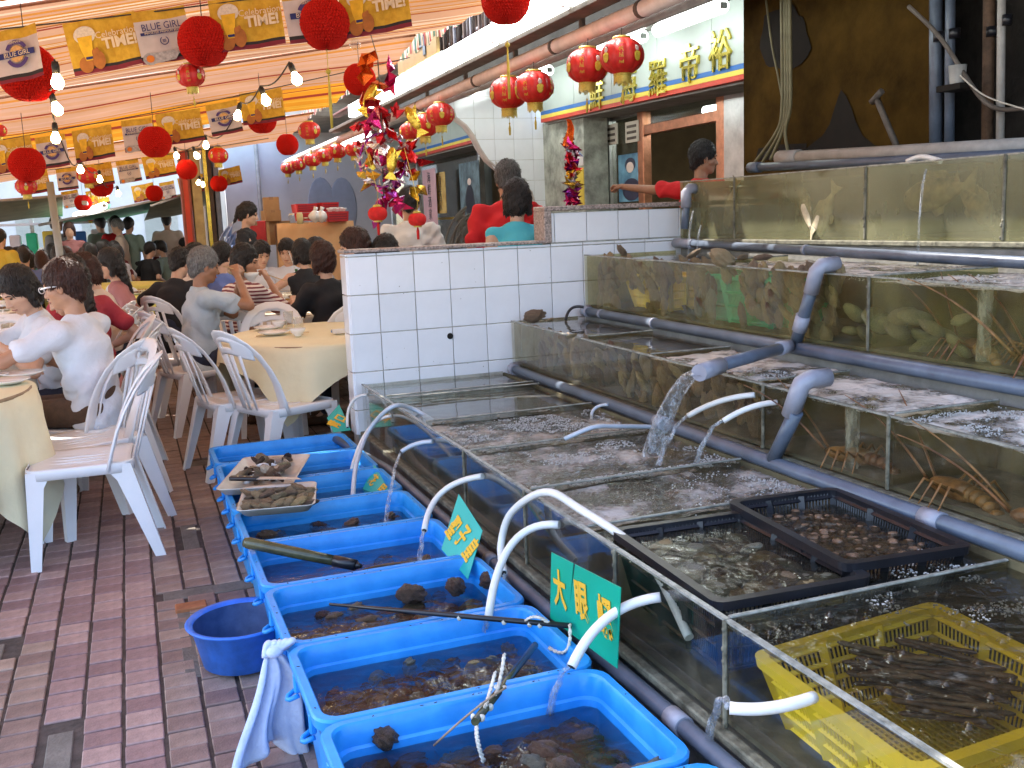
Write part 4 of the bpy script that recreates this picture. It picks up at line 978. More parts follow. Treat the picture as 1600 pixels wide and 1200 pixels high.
# ------------------------------------------------------------------ tables and cloths
M_cloth = mat('cream_cloth', (.76, .70, .48), .85, .05, 5, .5, 7, bdist=.02)
M_cloth2 = mat('pale_cloth', (.80, .74, .62), .85, .05, 5, .5, 7, bdist=.02)
M_orange_cloth = mat('orange_cloth', (.80, .46, .22), .85, .06, 4, .1, 120)
M_yellow_cloth = mat('yellow_cloth', (.66, .62, .16), .85, .06, 4, .1, 120)
M_table = mat('table_ply', (.30, .20, .11), .6, .3, 12, .1, 60)
def cloth_mesh(r, half, rot, z, m, seed, nth=128, nr=12):
    v = []; f = []; k = MB(); rs = random.Random(seed); ph = [rs.random()*6 for _ in range(4)]
    rows = []
    for a in range(nth):
        th = 2*PI*a/nth; tt = th-rot; Rm = half/max(abs(math.cos(tt)), abs(math.sin(tt))); Rm = min(Rm, half*1.40)
        col = [(r*s*math.cos(th), r*s*math.sin(th), z) for s in (.0, .45, .8, .97)]
        for i in range(1, nr+1):
            ov = (Rm-r)*i/nr; fold = math.sin(9*th+ph[0])*.5+math.sin(17*th+ph[1])*.35+math.sin(29*th+ph[2])*.15
            q = min(1, ov/.10); out = .012+.018*q+.15*ov*fold+.07*ov
            dz = ov if ov > .03 else ov*.7
            rr = r+out-.0; tw = .05*ov*math.sin(5*th+ph[3])
            col.append((rr*math.cos(th+tw), rr*math.sin(th+tw), z-dz+.006))
        rows.append(col)
    n = len(rows[0]); vv = [p for c in rows for p in c]
    ff = [(a*n+i, ((a+1) % nth)*n+i, ((a+1) % nth)*n+i+1, a*n+i+1) for a in range(nth) for i in range(n-1)]
    k.add(vv, ff, 0, True); return k.mesh('cloth', m)
def table(x, y, r, z, half, rot, m, lab, clab, seed):
    t = empty('round_table', lab, 'table', (x, y, 0), 0, 'round dining tables')
    k = MB(); k.lathe([(0, z-.03), (r-.004, z-.03), (r, z-.02), (r, z-.012), (0, z-.012)], 48); k.build('table_top', M_table, t)
    for a in range(4):
        an = PI/4+a*PI/2; k = MB(); k.tube([(r*.62*math.cos(an), r*.62*math.sin(an), z-.03), (r*.66*math.cos(an), r*.66*math.sin(an), .0)], .014, 8); k.build('leg', M_rust, t)
    c = mkobj('tablecloth', cloth_mesh(r, half, rot, z-.004, m, seed), None, (x, y, 0)); tag(c, clab, 'tablecloth', 'tablecloths on the round tables')
TZ0 = .75
table(1.22, 6.38, .72, TZ0, .85, R(12), M_cloth, 'round table hidden under the cream cloth beside the tiled wall', 'cream cloth with a corner hanging low beside the tiled wall', 3)
table(-1.17, 5.06, .70, TZ0, 1.02, R(20), M_cloth, 'round table at the left edge nearest us', 'cream cloth on the table nearest the left edge', 5)
table(-1.17, 6.60, .72, TZ0, .95, R(40), M_cloth2, 'round table where the man in the white T-shirt eats', 'cream cloth under the dishes of the man in the white T-shirt', 8)
table(1.45, 8.65, .88, TZ0, 1.12, R(15), M_cloth2, 'round table shared by the striped woman and the woman in black', 'cream cloth under the green bottles', 11)
table(-1.3, 8.3, .75, TZ0, 1.0, R(30), M_cloth2, 'round table of the beige and dark red women', 'pale cloth on the third left table', 14)
table(1.35, 10.45, .8, TZ0, 1.0, R(50), M_cloth2, 'round table behind the one with green bottles', 'pale cloth at the table of the blue woman', 17)
table(.45, 11.9, .75, TZ0, 1.0, R(10), M_yellow_cloth, 'round table in the middle distance under a yellow cloth', 'yellow cloth in the middle distance', 20)
table(-1.6, 10.8, .75, TZ0, 1.0, R(10), M_cloth2, 'round table of the far left diners', 'pale cloth among the far left diners', 23)
table(-2.3, 13.2, .75, TZ0, 1.0, R(60), M_cloth2, 'farthest round table on the left', 'pale cloth on the farthest left table', 26)
table(-.3, 14.6, .75, TZ0, 1.0, R(25), M_yellow_cloth, 'farthest round table in the aisle', 'yellow cloth on the farthest table', 29)

# ------------------------------------------------------------------ tableware
M_china = mat('white_china', (.80, .79, .76), .15, .04, 8, spec=.6)
M_food = mat('mixed_food', (.36, .16, .05), .4, .7, 40, .6, 70, rand=.5, var2=(.62, .42, .16))
M_greens = mat('greens', (.08, .18, .03), .5, .6, 40, .6, 70, var2=(.25, .38, .10))
M_tea = mat('tea', (.45, .22, .03), .1, .1, 9)
M_glassw = film_mat('drinking_glass', (.93, .94, .93), (.7, .9, 0, .15), (.8, .8, .8), 20, .03, ior=1.5)
M_btl = mat('green_bottle', (.02, .16, .03), .1, .15, 12, spec=.7)
M_wood = mat('chopstick_wood', (.55, .38, .18), .5, .2, 30)
def bowl(x, y, label, r=.058, z=TZ0+.004, food=None, group='bowls on the tables'):
    t = empty('rice_bowl', label, 'bowl', (x, y, z), random.random()*6, group)
    k = MB(); k.lathe([(0, .004), (r*.42, .0), (r*.45, .006), (r*.8, r*.5), (r, r*.95), (r*.96, r*.95), (r*.76, r*.5), (r*.3, .012), (0, .010)], 24); k.build('bowl_body', M_china, t)
    if food:
        k = MB(); k.grid(lambda i, j: (r*.84*j*math.cos(2*PI*i), r*.84*j*math.sin(2*PI*i), r*.7+.012*mnoise.noise((i*7, j*5, x*9))), 16, 5); k.build('food', food, t)
    return t
def plate(x, y, label, r=.09, z=TZ0+.004, food=None, group='plates on the tables'):
    t = empty('plate', label, 'plate', (x, y, z), random.random()*6, group)
    k = MB(); k.lathe([(0, .003), (r*.6, .0), (r*.66, .004), (r, .016), (r*.99, .019), (r*.62, .008), (0, .007)], 30); k.build('plate_body', M_china, t)
    if food:
        k = MB()
        for q in range(14): a = random.random()*6.3; s = random.random()*r*.55; k.ell((s*math.cos(a), s*math.sin(a), .014+random.random()*.014), (random.uniform(.010, .022), random.uniform(.008, .014), .009), 7, 5, rot=Matrix.Rotation(random.random()*6, 4, 'Z'))
        k.build('food', food, t)
    return t
def tumbler(x, y, label, tea=False, z=TZ0+.004, group='glasses on the tables'):
    t = empty('tumbler', label, 'glass', (x, y, z), 0, group)
    k = MB(); k.lathe([(0, .003), (.026, .0), (.033, .11), (.0305, .11), (.024, .008), (0, .008)], 20); k.build('glass_body', M_glassw, t)
    if tea: k = MB(); k.lathe([(0, .009), (.0235, .009), (.0265, .05), (0, .05)], 18); k.build('drink', M_tea, t)
    return t
def bottle(x, y, label, z=TZ0+.004):
    t = empty('beer_bottle', label, 'bottle', (x, y, z))
    k = MB(); k.lathe([(0, 0), (.031, 0), (.033, .006), (.033, .135), (.028, .165), (.014, .20), (.012, .245), (.0145, .247), (.0145, .262), (.011, .262), (0, .25)], 22); k.build('bottle_glass', M_btl, t)
    k = MB(); k.lathe([(.0335, .05), (.0335, .115)], 22); k.build('bottle_label', mat('beer_label', (.35, .45, .22), .5, .3, 30), t)
def teapot(x, y, label, rz=0, z=TZ0+.004):
    t = empty('teapot', label, 'teapot', (x, y, z), rz)
    k = MB(); k.lathe([(0, 0), (.05, 0), (.075, .03), (.078, .06), (.06, .095), (.035, .105), (0, .105)], 26); k.build('pot_body', M_china, t)
    k = MB(); k.tube([(.06, 0, .04), (.10, 0, .07), (.125, 0, .105)], [.018, .012, .009], 10); k.build('spout', M_china, t)
    k = MB(); k.tube(arc3((-.06, 0, .085), (-.115, 0, .06), (-.068, 0, .025)), .008, 8); k.build('handle', M_china, t)
    k = MB(); k.lathe([(.038, .104), (.03, .114), (.008, .118), (.008, .128), (0, .130)], 20); k.build('lid', M_china, t)
def sticks(p, q, label):
    t = empty('chopsticks', label, 'chopsticks', p); k = MB(); p, q = Vector(p), Vector(q); s = (q-p).cross(Vector((0, 0, 1))).normalized()*.006
    k.tube([p, q], [.0028, .0022], 6); o = wpart(k, 'chopstick', M_wood, t); k = MB(); k.tube([p+s, q+s*1.8], [.0028, .0022], 6); wpart(k, 'chopstick', M_wood, t); return t
def on(u, v, z=TZ0): p = onz(u, v, z); return p.x, p.y
for i, (u, v, lb) in enumerate(((428, 523, 'empty plate nearest us on the cream table by the wall'), (420, 515, 'empty plate behind another on the cream table by the wall'))): plate(*on(u, v), lb, .10)
x, y = on(468, 524); tumbler(x, y, 'right of two empty glasses on the cream table'); bowl(x-.02, y-.07, 'small bowl beside the right empty glass', .05)
x, y = on(452, 513); tumbler(x, y, 'left of two empty glasses on the cream table'); bowl(x-.06, y+.03, 'small bowl with spoon behind the left empty glass', .05)
p = onz(400, 525, TZ0+.006); sticks(p, (p.x+.33, p.y+.0, p.z), 'paper wrapped chopsticks laid along the cream table')
p = onz(532, 520, TZ0+.005); t = empty('ash_dish', 'small white dish with blue print at the wall end of the cream table', 'dish', p); k = MB(); k.loft([rrect(.10, .07, .02, 0), rrect(.11, .08, .02, .022), rrect(.10, .07, .015, .022), rrect(.09, .06, .015, .006)], capA=True, capB=True); k.build('dish_body', M_china, t); k = MB(); k.box((-.056, 0, .012), (.002, .03, .012)); k.build('print', mat('blue_print', (.05, .2, .5), .5), t)
for u, v, lb in ((436, 476, 'left glass of tea in front of the green bottles'), (451, 476, 'right glass of tea in front of the green bottles')): tumbler(*on(u, v), lb, True)
bottle(*on(466, 463), 'green beer bottle with a straw, left of two'); bottle(*on(495, 459), 'green beer bottle right of the other, half behind the woman in black')
for k_, (u, v) in enumerate(((466, 463), (495, 459))):
    x, y = on(u, v); s = empty('straw', ['white straw standing in the left green bottle', 'white straw standing in the right green bottle'][k_], 'straw', (x, y, TZ0+.1)); q = MB(); q.tube([(0, 0, .0), (-.012, .01, .18), (-.055, .03, .34)], .004, 6); q.build('tube', M_china, s)
for i, (u, v, fd, r) in enumerate(((430, 462, M_food, .09), (447, 455, M_greens, .12), (414, 478, M_china, .10), (455, 468, M_food, .08), (480, 468, None, .08), (440, 449, None, .11), (474, 450, M_food, .10))): plate(*on(u, v), 'dish %s on the table of the striped woman' % ('of brown food', 'of greens', 'of pale dumplings', 'of sauce covered food', 'left empty by the bottles', 'stacked empty behind the greens', 'of food behind the bottles')[i], r, food=fd)
for i, (u, v) in enumerate(((433, 446), (420, 470))): bowl(*on(u, v), ['white bowl nearest the striped woman', 'white bowl at the far side of the striped woman'][1-i], .065, food=M_food)
t = empty('napkin_box', 'small blue and white packet in front of the tea glasses', 'box', (*on(443, 487), TZ0+.003)); k = MB(); k.box((0, 0, .02), (.10, .06, .04), .006); k.build('packet', M_china, t); k = MB(); k.box((.0, 0, .044), (.07, .04, .010), .004); k.build('tissue', mat('pale_blue', (.2, .35, .55), .7, .2, 20), t)
for i, (u, v, fd, r) in enumerate(((18, 553, M_food, .11), (45, 545, M_food, .12), (-10, 565, M_greens, .11), (60, 540, M_food, .08), (15, 530, None, .11), (50, 525, M_food, .1))): plate(*on(u, v), ('plate of red prawns nearest the white T-shirt man', 'oval plate of shells by his elbow', 'plate of greens at the left edge', 'small plate of food under his arm', 'clean plate before the young woman', 'plate of noodles beyond his arm')[i], r, food=fd)
for i, (u, v) in enumerate(((10, 520), (30, 518), (-15, 535))): tumbler(*on(u, v), ('glass before the young woman', 'second glass before the young woman', 'glass at the very left edge')[i], i == 1)
teapot(*on(8, 512), 'white teapot before the young woman', R(160))
bowl(*on(-20, 548), 'bowl at the left edge of the second table', .06)
t = empty('phone', 'dark mobile phone lying on the cream cloth at the left edge', 'phone', (*on(8, 562), TZ0+.008), .4); k = MB(); k.box((0, 0, .009), (.11, .05, .018), .007); k.build('phone_body', M_black, t); k = MB(); k.box((.01, 0, .0185), (.05, .036, .002), .0005); k.build('screen', mat('phone_screen', (.10, .16, .14), .15), t)
for i, (u, v) in enumerate(((35, 588), (12, 600), (-20, 592))): plate(*on(u, v), ('plate nearest the right rim of the left table', 'plate in front on the left table', 'plate cut by the left edge of the photo')[i], .10)
bowl(*on(-35, 575), 'bowl on the nearest left table', .055)
for i in range(22):                                           # far tables
    cx, cy, rr = random.choice(((-1.3, 8.3, .6), (1.35, 10.45, .65), (.45, 11.9, .55), (-1.6, 10.8, .6)))
    a = random.random()*6.3; s = rr*math.sqrt(random.random())
    nm = {8.3: 'third left table', 10.45: 'table of the blue woman', 11.9: 'yellow clothed table', 10.8: 'far left diners'}[cy]
    (plate if i % 2 else bowl)(cx+s*math.cos(a), cy+s*math.sin(a), ('white plate' if i % 2 else 'white bowl')+' set out on the '+nm.replace('far left diners', 'table of the far left diners'), group=('plates' if i % 2 else 'bowls')+' on the '+nm, **({'food': M_food, 'r': .1} if i % 2 else {}))
teapot(-1.2, 8.15, 'white teapot on the third left table', 1.0); teapot(.55, 11.8, 'white teapot on the yellow cloth', .3)
# ------------------------------------------------------------------ people: bodies grown from signed distance fields
def snet(D, o, h):
    S = D < 0; nx, ny, nz = D.shape
    offs = [(i, j, k) for i in (0, 1) for j in (0, 1) for k in (0, 1)]
    sl = lambda q, A: A[q[0]:nx-1+q[0], q[1]:ny-1+q[1], q[2]:nz-1+q[2]]
    cnt = sum(sl(q, S).astype(np.int8) for q in offs); mask = (cnt > 0) & (cnt < 8)
    idx = -np.ones(mask.shape, np.int64); n = int(mask.sum()); idx[mask] = np.arange(n)
    ci = np.argwhere(mask).astype(float); vals = np.stack([sl(q, D)[mask] for q in offs], 1)
    acc = np.zeros((n, 3)); num = np.zeros((n, 1)); OF = np.array(offs, float)
    for a in range(8):
        for b in range(a+1, 8):
            if np.abs(OF[a]-OF[b]).sum() != 1: continue
            va, vb = vals[:, a], vals[:, b]; cr = (va < 0) != (vb < 0)
            t = np.where(cr, va/np.where(np.abs(va-vb) < 1e-12, 1, va-vb), 0)[:, None]
            acc += np.where(cr[:, None], OF[a]+t*(OF[b]-OF[a]), 0); num += cr[:, None]
    V = np.asarray(o)+h*(ci+acc/np.maximum(num, 1)); Fs = []
    for ax in range(3):
        A = np.take(S, range(0, S.shape[ax]-1), ax); B = np.take(S, range(1, S.shape[ax]), ax)
        e = np.argwhere(A != B); o1, o2 = [k for k in range(3) if k != ax]
        e = e[(e[:, o1] > 0) & (e[:, o2] > 0) & (e[:, o1] < S.shape[o1]-1) & (e[:, o2] < S.shape[o2]-1)]
        if not len(e): continue
        fl = A[tuple(e.T)]; q = []
        for d1, d2 in ((-1, -1), (0, -1), (0, 0), (-1, 0)):
            c = e.copy(); c[:, o1] += d1; c[:, o2] += d2; q.append(idx[tuple(c.T)])
        q = np.stack(q, 1)
        if ax == 1: fl = ~fl
        q[~fl] = q[~fl][:, ::-1]; q = q[(q >= 0).all(1)]; Fs.append(q)
    return V, np.concatenate(Fs) if Fs else np.zeros((0, 4), int)

class SDF:
    """list of soft-joined capsules and ellipsoids"""
    def __init__(s): s.p = []
    def cap(s, a, b, ra, rb=None, k=.02, sq=None, fr=None): s.p.append(('c', np.array(a, float), np.array(b, float), ra, ra if rb is None else rb, k, sq, fr)); return s
    def ell(s, c, r, k=.02, rot=None, sub=False): s.p.append(('s' if sub else 'e', np.array(c, float), np.array(r, float), rot, k)); return s
    def mesh(s, h, noise_=None, clip=None):
        lo = np.full(3, 9e9); hi = -lo
        for q in s.p:
            if q[0] == 's': continue
            if q[0] == 'c':
                rr = max(q[3], q[4])*(max(q[6]) if q[6] is not None else 1)
                for P in (q[1], q[2]): lo = np.minimum(lo, P-rr); hi = np.maximum(hi, P+rr)
            else: rr = q[2].max(); lo = np.minimum(lo, q[1]-rr); hi = np.maximum(hi, q[1]+rr)
        lo -= 3*h; hi += 3*h; n = np.ceil((hi-lo)/h).astype(int)+1
        ax = [lo[i]+h*np.arange(n[i]) for i in range(3)]; D = np.full(n, .5)
        for q in s.p:
            kk = q[5] if q[0] == 'c' else q[4]
            if q[0] == 'c':
                rr = max(q[3], q[4])*(max(q[6]) if q[6] is not None else 1)+kk+.03; a = np.minimum(q[1], q[2])-rr; b = np.maximum(q[1], q[2])+rr
            else: rr = q[2].max()+kk+.03; a = q[1]-rr; b = q[1]+rr
            i0 = np.clip(np.floor((a-lo)/h).astype(int), 0, n-1); i1 = np.clip(np.ceil((b-lo)/h).astype(int)+1, 1, n)
            X = np.stack(np.meshgrid(*[ax[i][i0[i]:i1[i]] for i in range(3)], indexing='ij'), -1)
            if q[0] == 'c':
                A, B, ra, rb, k, sq, fr = q[1:]
                if sq is not None:
                    Mx = np.eye(3) if fr is None else np.array(fr); sc = np.array(sq)
                    Xl = (X-A)@Mx.T/sc; Bl = (Mx@(B-A))/sc; A_ = np.zeros(3); msc = min(sq)
                else: Xl, Bl, A_, msc = X-A, B-A, np.zeros(3), 1.
                L2 = max((Bl@Bl), 1e-9); t = np.clip((Xl@Bl)/L2, 0, 1)
                d = (np.linalg.norm(Xl-t[..., None]*Bl, axis=-1)-(ra+(rb-ra)*t))*msc
            else:
                C, r, rot, k = q[1:]; Xl = X-C
                if rot is not None: Xl = Xl@np.array(rot)
                kn = np.linalg.norm(Xl/r, axis=-1); k2 = np.linalg.norm(Xl/(r*r), axis=-1); d = kn*(kn-1)/np.maximum(k2, 1e-6)
            sl = tuple(slice(i0[i], i1[i]) for i in range(3)); D0 = D[sl]
            if q[0] == 's':
                hh = np.clip(.5-.5*(D0+d)/max(kk, 1e-5), 0, 1); D[sl] = D0+(-d-D0)*hh+kk*hh*(1-hh)
            else:
                hh = np.clip(.5+.5*(D0-d)/max(kk, 1e-5), 0, 1); D[sl] = D0*(1-hh)+d*hh-kk*hh*(1-hh)
        if noise_ is not None or clip is not None:
            G = np.stack(np.meshgrid(*ax, indexing='ij'), -1)
            if noise_ is not None: D = D+noise_(G)
            if clip is not None: D = np.maximum(D, clip(G))
        return snet(D, lo, h)

def rotm(yaw=0, pitch=0, roll=0):
    """local x forward; pitch > 0 nods down"""
    cy_, sy = math.cos(yaw), math.sin(yaw); cp, sp = math.cos(pitch), math.sin(pitch); cr, sr = math.cos(roll), math.sin(roll)
    return np.array([[cy_, -sy, 0], [sy, cy_, 0], [0, 0, 1]])@np.array([[cp, 0, sp], [0, 1, 0], [-sp, 0, cp]])@np.array([[1, 0, 0], [0, cr, -sr], [0, sr, cr]])
def ik(S, Hd, L1, L2, pole):
    d = Hd-S; D = np.linalg.norm(d); D = min(D, (L1+L2)*.999); u = d/np.linalg.norm(d); Hd = S+u*D
    a = (L1*L1-L2*L2+D*D)/(2*D); h = math.sqrt(max(0, L1*L1-a*a)); p = np.array(pole, float); p = p-u*(p@u); p /= np.linalg.norm(p)
    return S+u*a+p*h, Hd
SKIN = {}
def skin(n, c): return mat('skin_'+n, c, .5, .10, 14, .05, 60, sss=.08)
SK1 = skin('tan', (.46, .24, .145)); SK2 = skin('fair', (.60, .36, .25)); SK3 = skin('brown', (.36, .175, .10))
def hairm(n, c, v2):
    m = mat('hair_'+n, c, .40, .5, 26, 1., 34, spec=.4, var2=v2, bdist=.012); nt = m.node_tree; mp = nt.nodes.new('ShaderNodeMapping'); mp.inputs['Scale'].default_value = (5.5, 5.5, .7)
    tcn = [q for q in nt.nodes if q.type == 'TEX_COORD'][0]; nt.links.new(tcn.outputs['Object'], mp.inputs[0])
    for q in nt.nodes:
        if q.type == 'TEX_NOISE': nt.links.new(mp.outputs[0], q.inputs['Vector'])
    return m
HB = hairm('black', (.010, .008, .008), (.035, .028, .026)); HBR = hairm('reddish', (.030, .010, .007), (.085, .030, .02)); HG = hairm('grey', (.10, .10, .10), (.36, .35, .35)); HGD = hairm('dark_grey', (.05, .05, .052), (.20, .20, .20))
M_eyed = mat('eye_dark', (.01, .008, .007), .2, 0); M_lip = mat('lip', (.36, .12, .09), .5, .1, 9); M_brow = mat('brow', (.015, .012, .01), .8, 0)
M_jean = mat('navy_trousers', (.018, .022, .045), .85, .25, 40, .3, 160); M_brownsh = mat('brown_shorts', (.09, .05, .03), .85, .25, 30, .3, 120); M_blacktr = mat('black_trousers', (.012, .012, .014), .85, .2, 30, .3, 120)
M_shoe = mat('brown_shoe', (.10, .055, .03), .5, .3, 20, .2, 60); M_blk = mat('black_cloth', (.013, .013, .016), .85, .2, 20, .25, 120)
def fabric(n, c, b=.5): return mat('cloth_'+n, c, .85, .06, 9, b, 11, bdist=.035)
def stripes(n, c1, c2, sc):
    if n in MATS: return MATS[n]
    m = fabric(n, c1); nt = m.node_tree; N = nt.nodes; L = nt.links; tc = N.new('ShaderNodeTexCoord'); sp = N.new('ShaderNodeSeparateXYZ'); nz = N.new('ShaderNodeTexNoise'); nz.inputs['Scale'].default_value = 5
    L.new(tc.outputs['Object'], sp.inputs[0]); L.new(tc.outputs['Object'], nz.inputs[0])
    ad = N.new('ShaderNodeMath'); ad.operation = 'MULTIPLY_ADD'; ad.inputs[1].default_value = .035; L.new(nz.outputs['Fac'], ad.inputs[0]); L.new(sp.outputs[2], ad.inputs[2])
    mu = N.new('ShaderNodeMath'); mu.operation = 'MULTIPLY'; mu.inputs[1].default_value = sc; L.new(ad.outputs[0], mu.inputs[0])
    fr = N.new('ShaderNodeMath'); fr.operation = 'FRACT'; L.new(mu.outputs[0], fr.inputs[0])
    gt = N.new('ShaderNodeMath'); gt.operation = 'GREATER_THAN'; gt.inputs[1].default_value = .52; L.new(fr.outputs[0], gt.inputs[0])
    mx = N.new('ShaderNodeMixRGB'); mx.inputs[1].default_value = (*c1, 1); mx.inputs[2].default_value = (*c2, 1); L.new(gt.outputs[0], mx.inputs[0]); L.new(mx.outputs[0], N['Principled BSDF'].inputs['Base Color']); MATS[n] = m; return m

def build_hand(Wp, dirv, palm, sgn, curl, size=1.0):
    """palm and five fingers; dirv wrist->knuckles, palm = palm normal, sgn +1 left hand"""
    d = np.array(dirv, float); d /= np.linalg.norm(d); pn = np.array(palm, float); pn = pn-d*(pn@d); pn /= np.linalg.norm(pn); s = np.cross(d, pn)*sgn
    z = size; S = SDF(); W0 = np.array(Wp, float)
    P = lambda a, b, c: W0+(d*a+s*b+pn*c)*z
    S.cap(P(-.03, 0, 0), P(.01, 0, 0), .023*z, .024*z, .01)
    for b in (-.024, -.008, .008, .024): S.cap(P(.01, b*.7, 0), P(.075, b, .0), .014*z, .0115*z, .012)
    for i, (b, L) in enumerate(((.026, .066), (.009, .076), (-.009, .070), (-.026, .055))):
        c = curl*(1+.08*i); p0 = P(.078, b, 0); a0 = c*.6; q = [p0]; ang = 0
        for seg in (.42, .32, .26):
            ang += c*.75; v = d*math.cos(ang)+pn*math.sin(ang); q.append(q[-1]+v*L*seg*z)
        for u, w, r0, r1 in zip(q[:-1], q[1:], (.0092, .0085, .0078), (.0085, .0078, .0068)): S.cap(u, w, r0*z, r1*z, .005)
    t0 = P(.015, .028, .006); t1 = P(.045, .048, .02); t2 = P(.072, .046, .032+.012*curl); S.cap(t0, t1, .0125*z, .0105*z, .008).cap(t1, t2, .0105*z, .0085*z, .005)
    return S.mesh(.0042*z if z >= 1 else .0042)

def person(label, loc, yaw=0, pose='sit', lean=.12, turn=0, hy=0, hp=.1, hr=0, L=None, Rr=None, Lp=(-.3, .6, -.8), Rp=(-.3, -.6, -.8), sk=SK1, hair='short', hm=HB, shirt=None, sleeve='short', trous=M_jean, shoe=M_shoe,
           res=.014, glasses=None, hands=True, group=None, sc=1., female=False, curlL=.6, curlR=.9, collar=False, legspread=.11, z0=0., root=None, feet=True, Lpalm=(0, 0, -1), Rpalm=(0, 0, -1), short_leg=False):
    t = root or empty('person', label, 'person', (loc[0], loc[1], z0), yaw, group); t.scale = (sc, sc, sc)
    face = res < .02
    pz = .525 if pose == 'sit' else .93
    pel = np.array([0, 0, pz]); SR = rotm(turn, lean); up = SR@np.array([0, 0, 1.]); fw = SR@np.array([1., 0, 0]); lf = SR@np.array([0, 1., 0])
    wst = pel+up*.14; chest = pel+up*.32+fw*.005; nb = pel+up*.49-fw*.005; sw = .165 if female else .185
    shL = chest+up*.10+lf*sw; shR = chest+up*.10-lf*sw
    HR = rotm(turn+hy, lean*.6+hp, hr); hc = nb+up*.035+HR@np.array([.018, 0, .125]); hp_ = lambda x, y, z: hc+HR@np.array([x, y, z])
    dl = np.array([.18, .22, pz+.10]) if L is None else np.array(L, float); dr = np.array([.18, -.22, pz+.10]) if Rr is None else np.array(Rr, float)
    if pose == 'stand':
        if L is None: dl = shL+np.array([.05, .05, -.52])
        if Rr is None: dr = shR+np.array([.05, -.05, -.52])
    eL, dl = ik(shL, dl, .29, .25, Lp); eR, dr = ik(shR, dr, .29, .25, Rp)
    B = SDF(); f = .93 if female else 1.
    B.cap(pel, wst, .10, .095, .05, (1, 1.35, 1)).cap(wst, chest, .095, .11, .05, (1, 1.38, 1)).cap(shL, shR, .05, .05, .04)
    B.cap(nb-up*.05, hp_(-.02, 0, -.05), .052*f, .050*f, .03)
    for s_, e_, w_ in ((shL, eL, dl), (shR, eR, dr)): B.cap(s_, e_, .045*f, .037*f, .02).cap(e_, w_, .038*f, .026*f, .012)
    hips = [pel+np.array([0, .085, -.01]), pel+np.array([0, -.085, -.01])]
    if pose == 'sit': knees = [np.array([.42, legspread, .50]), np.array([.42, -legspread, .50])]; ank = [np.array([.36, legspread, .09]), np.array([.30, -legspread, .09])]
    else: knees = [np.array([.03, .09, .50]), np.array([.03, -.09, .50])]; ank = [np.array([-.02, .09, .09]), np.array([.02, -.10, .09])]
    for h_, k_, a_ in zip(hips, knees, ank): B.cap(h_, k_, .072, .052, .03).cap(k_, a_, .05, .034, .02).cap(a_, a_+np.array([.10, 0, -.055]), .03, .025, .02)
    # head inside the body's own field, coarse; a finer one is laid over it for people near us
    def head(S, k=.02):
        S.ell(hp_(-.012, 0, .035), (.094, .074, .092), k, HR).ell(hp_(.022, 0, -.03), (.066, .060, .082), k, HR).cap(hp_(.05, 0, -.082), hp_(.062, 0, -.090), .024, .020, k)
        S.cap(hp_(.0, .045, -.06), hp_(.05, .018, -.085), .022, .02, k).cap(hp_(.0, -.045, -.06), hp_(.05, -.018, -.085), .022, .02, k)
        if face:
            S.cap(hp_(.080, 0, .008), hp_(.101, 0, -.032), .0085, .013, .012).ell(hp_(.092, .012, -.036), (.010, .008, .007), .006, HR).ell(hp_(.092, -.012, -.036), (.010, .008, .007), .006, HR)
            S.cap(hp_(.072, .045, .020), hp_(.083, .012, .022), .010, .010, .012).cap(hp_(.072, -.045, .020), hp_(.083, -.012, .022), .010, .010, .012)
            S.ell(hp_(.090, .031, .004), (.012, .016, .010), .010, HR, True).ell(hp_(.090, -.031, .004), (.012, .016, .010), .010, HR, True)
            S.ell(hp_(.083, 0, -.061), (.010, .022, .006), .006, HR).ell(hp_(.080, 0, -.071), (.010, .018, .007), .006, HR)
            for sg in (-1, 1): S.cap(hp_(.055, .04*sg, -.02), hp_(.03, .055*sg, -.03), .018, .018, .02)
        for sg in (-1, 1): S.ell(hp_(-.006, .076*sg, -.012), (.017, .009, .030), .006, HR@rotm(sg*.35, 0, 0))
        return S
    if not face: head(B)
    V, Fc = B.mesh(res)
    if face:
        Hs = head(SDF(), .02); Hs.cap(nb-up*.03, hp_(-.02, 0, -.05), .049*f, .049*f, .03); v2, f2 = Hs.mesh(.0062); Fc = np.concatenate([Fc, f2+len(V)]); V = np.concatenate([V, v2])
    for e_, w_, sg, cu, pm in ((eL, dl, 1, curlL, Lpalm), (eR, dr, -1, curlR, Rpalm)):
        dv = (w_-e_)/np.linalg.norm(w_-e_)
        if face and hands: v2, f2 = build_hand(w_+dv*.03, dv, pm, sg, cu, 1.0 if not female else .92)
        else: v2, f2 = SDF().cap(w_, w_+dv*.10, .028, .022, .01, (1, 1, 1)).cap(w_+dv*.08, w_+dv*.15, .022, .014, .01).mesh(res*.8)
        Fc = np.concatenate([Fc, f2+len(V)]); V = np.concatenate([V, v2])
    mkobj('body', mesh_np('body', V, Fc, sk), t)
    # clothes
    if shirt is not None:
        C = SDF(); nz_ = lambda G: .0080*np.sin(G[..., 2]*46+34*G[..., 1]+2.5*np.sin(G[..., 1]*13+G[..., 2]*7))*(.5+.5*np.sin(G[..., 1]*9+G[..., 2]*11+1))+.0080*np.sin(G[..., 2]*40-38*G[..., 1]+2*np.sin(G[..., 0]*17))*(.5+.5*np.sin(G[..., 0]*13-G[..., 2]*9))+.004*np.sin(G[..., 0]*52+G[..., 2]*31)
        hem = pel-up*(.05 if pose == 'sit' else .10)
        C.cap(hem, wst, .128*f, .112*f, .05, (1, 1.34, 1), SR.T).cap(wst, chest, .112*f, .122*f, .05, (1, 1.40, 1), SR.T).cap(chest, nb-up*.045, .115*f, .070, .05, (1, 1.25, 1), SR.T).cap(shL, shR, .056, .056, .045)
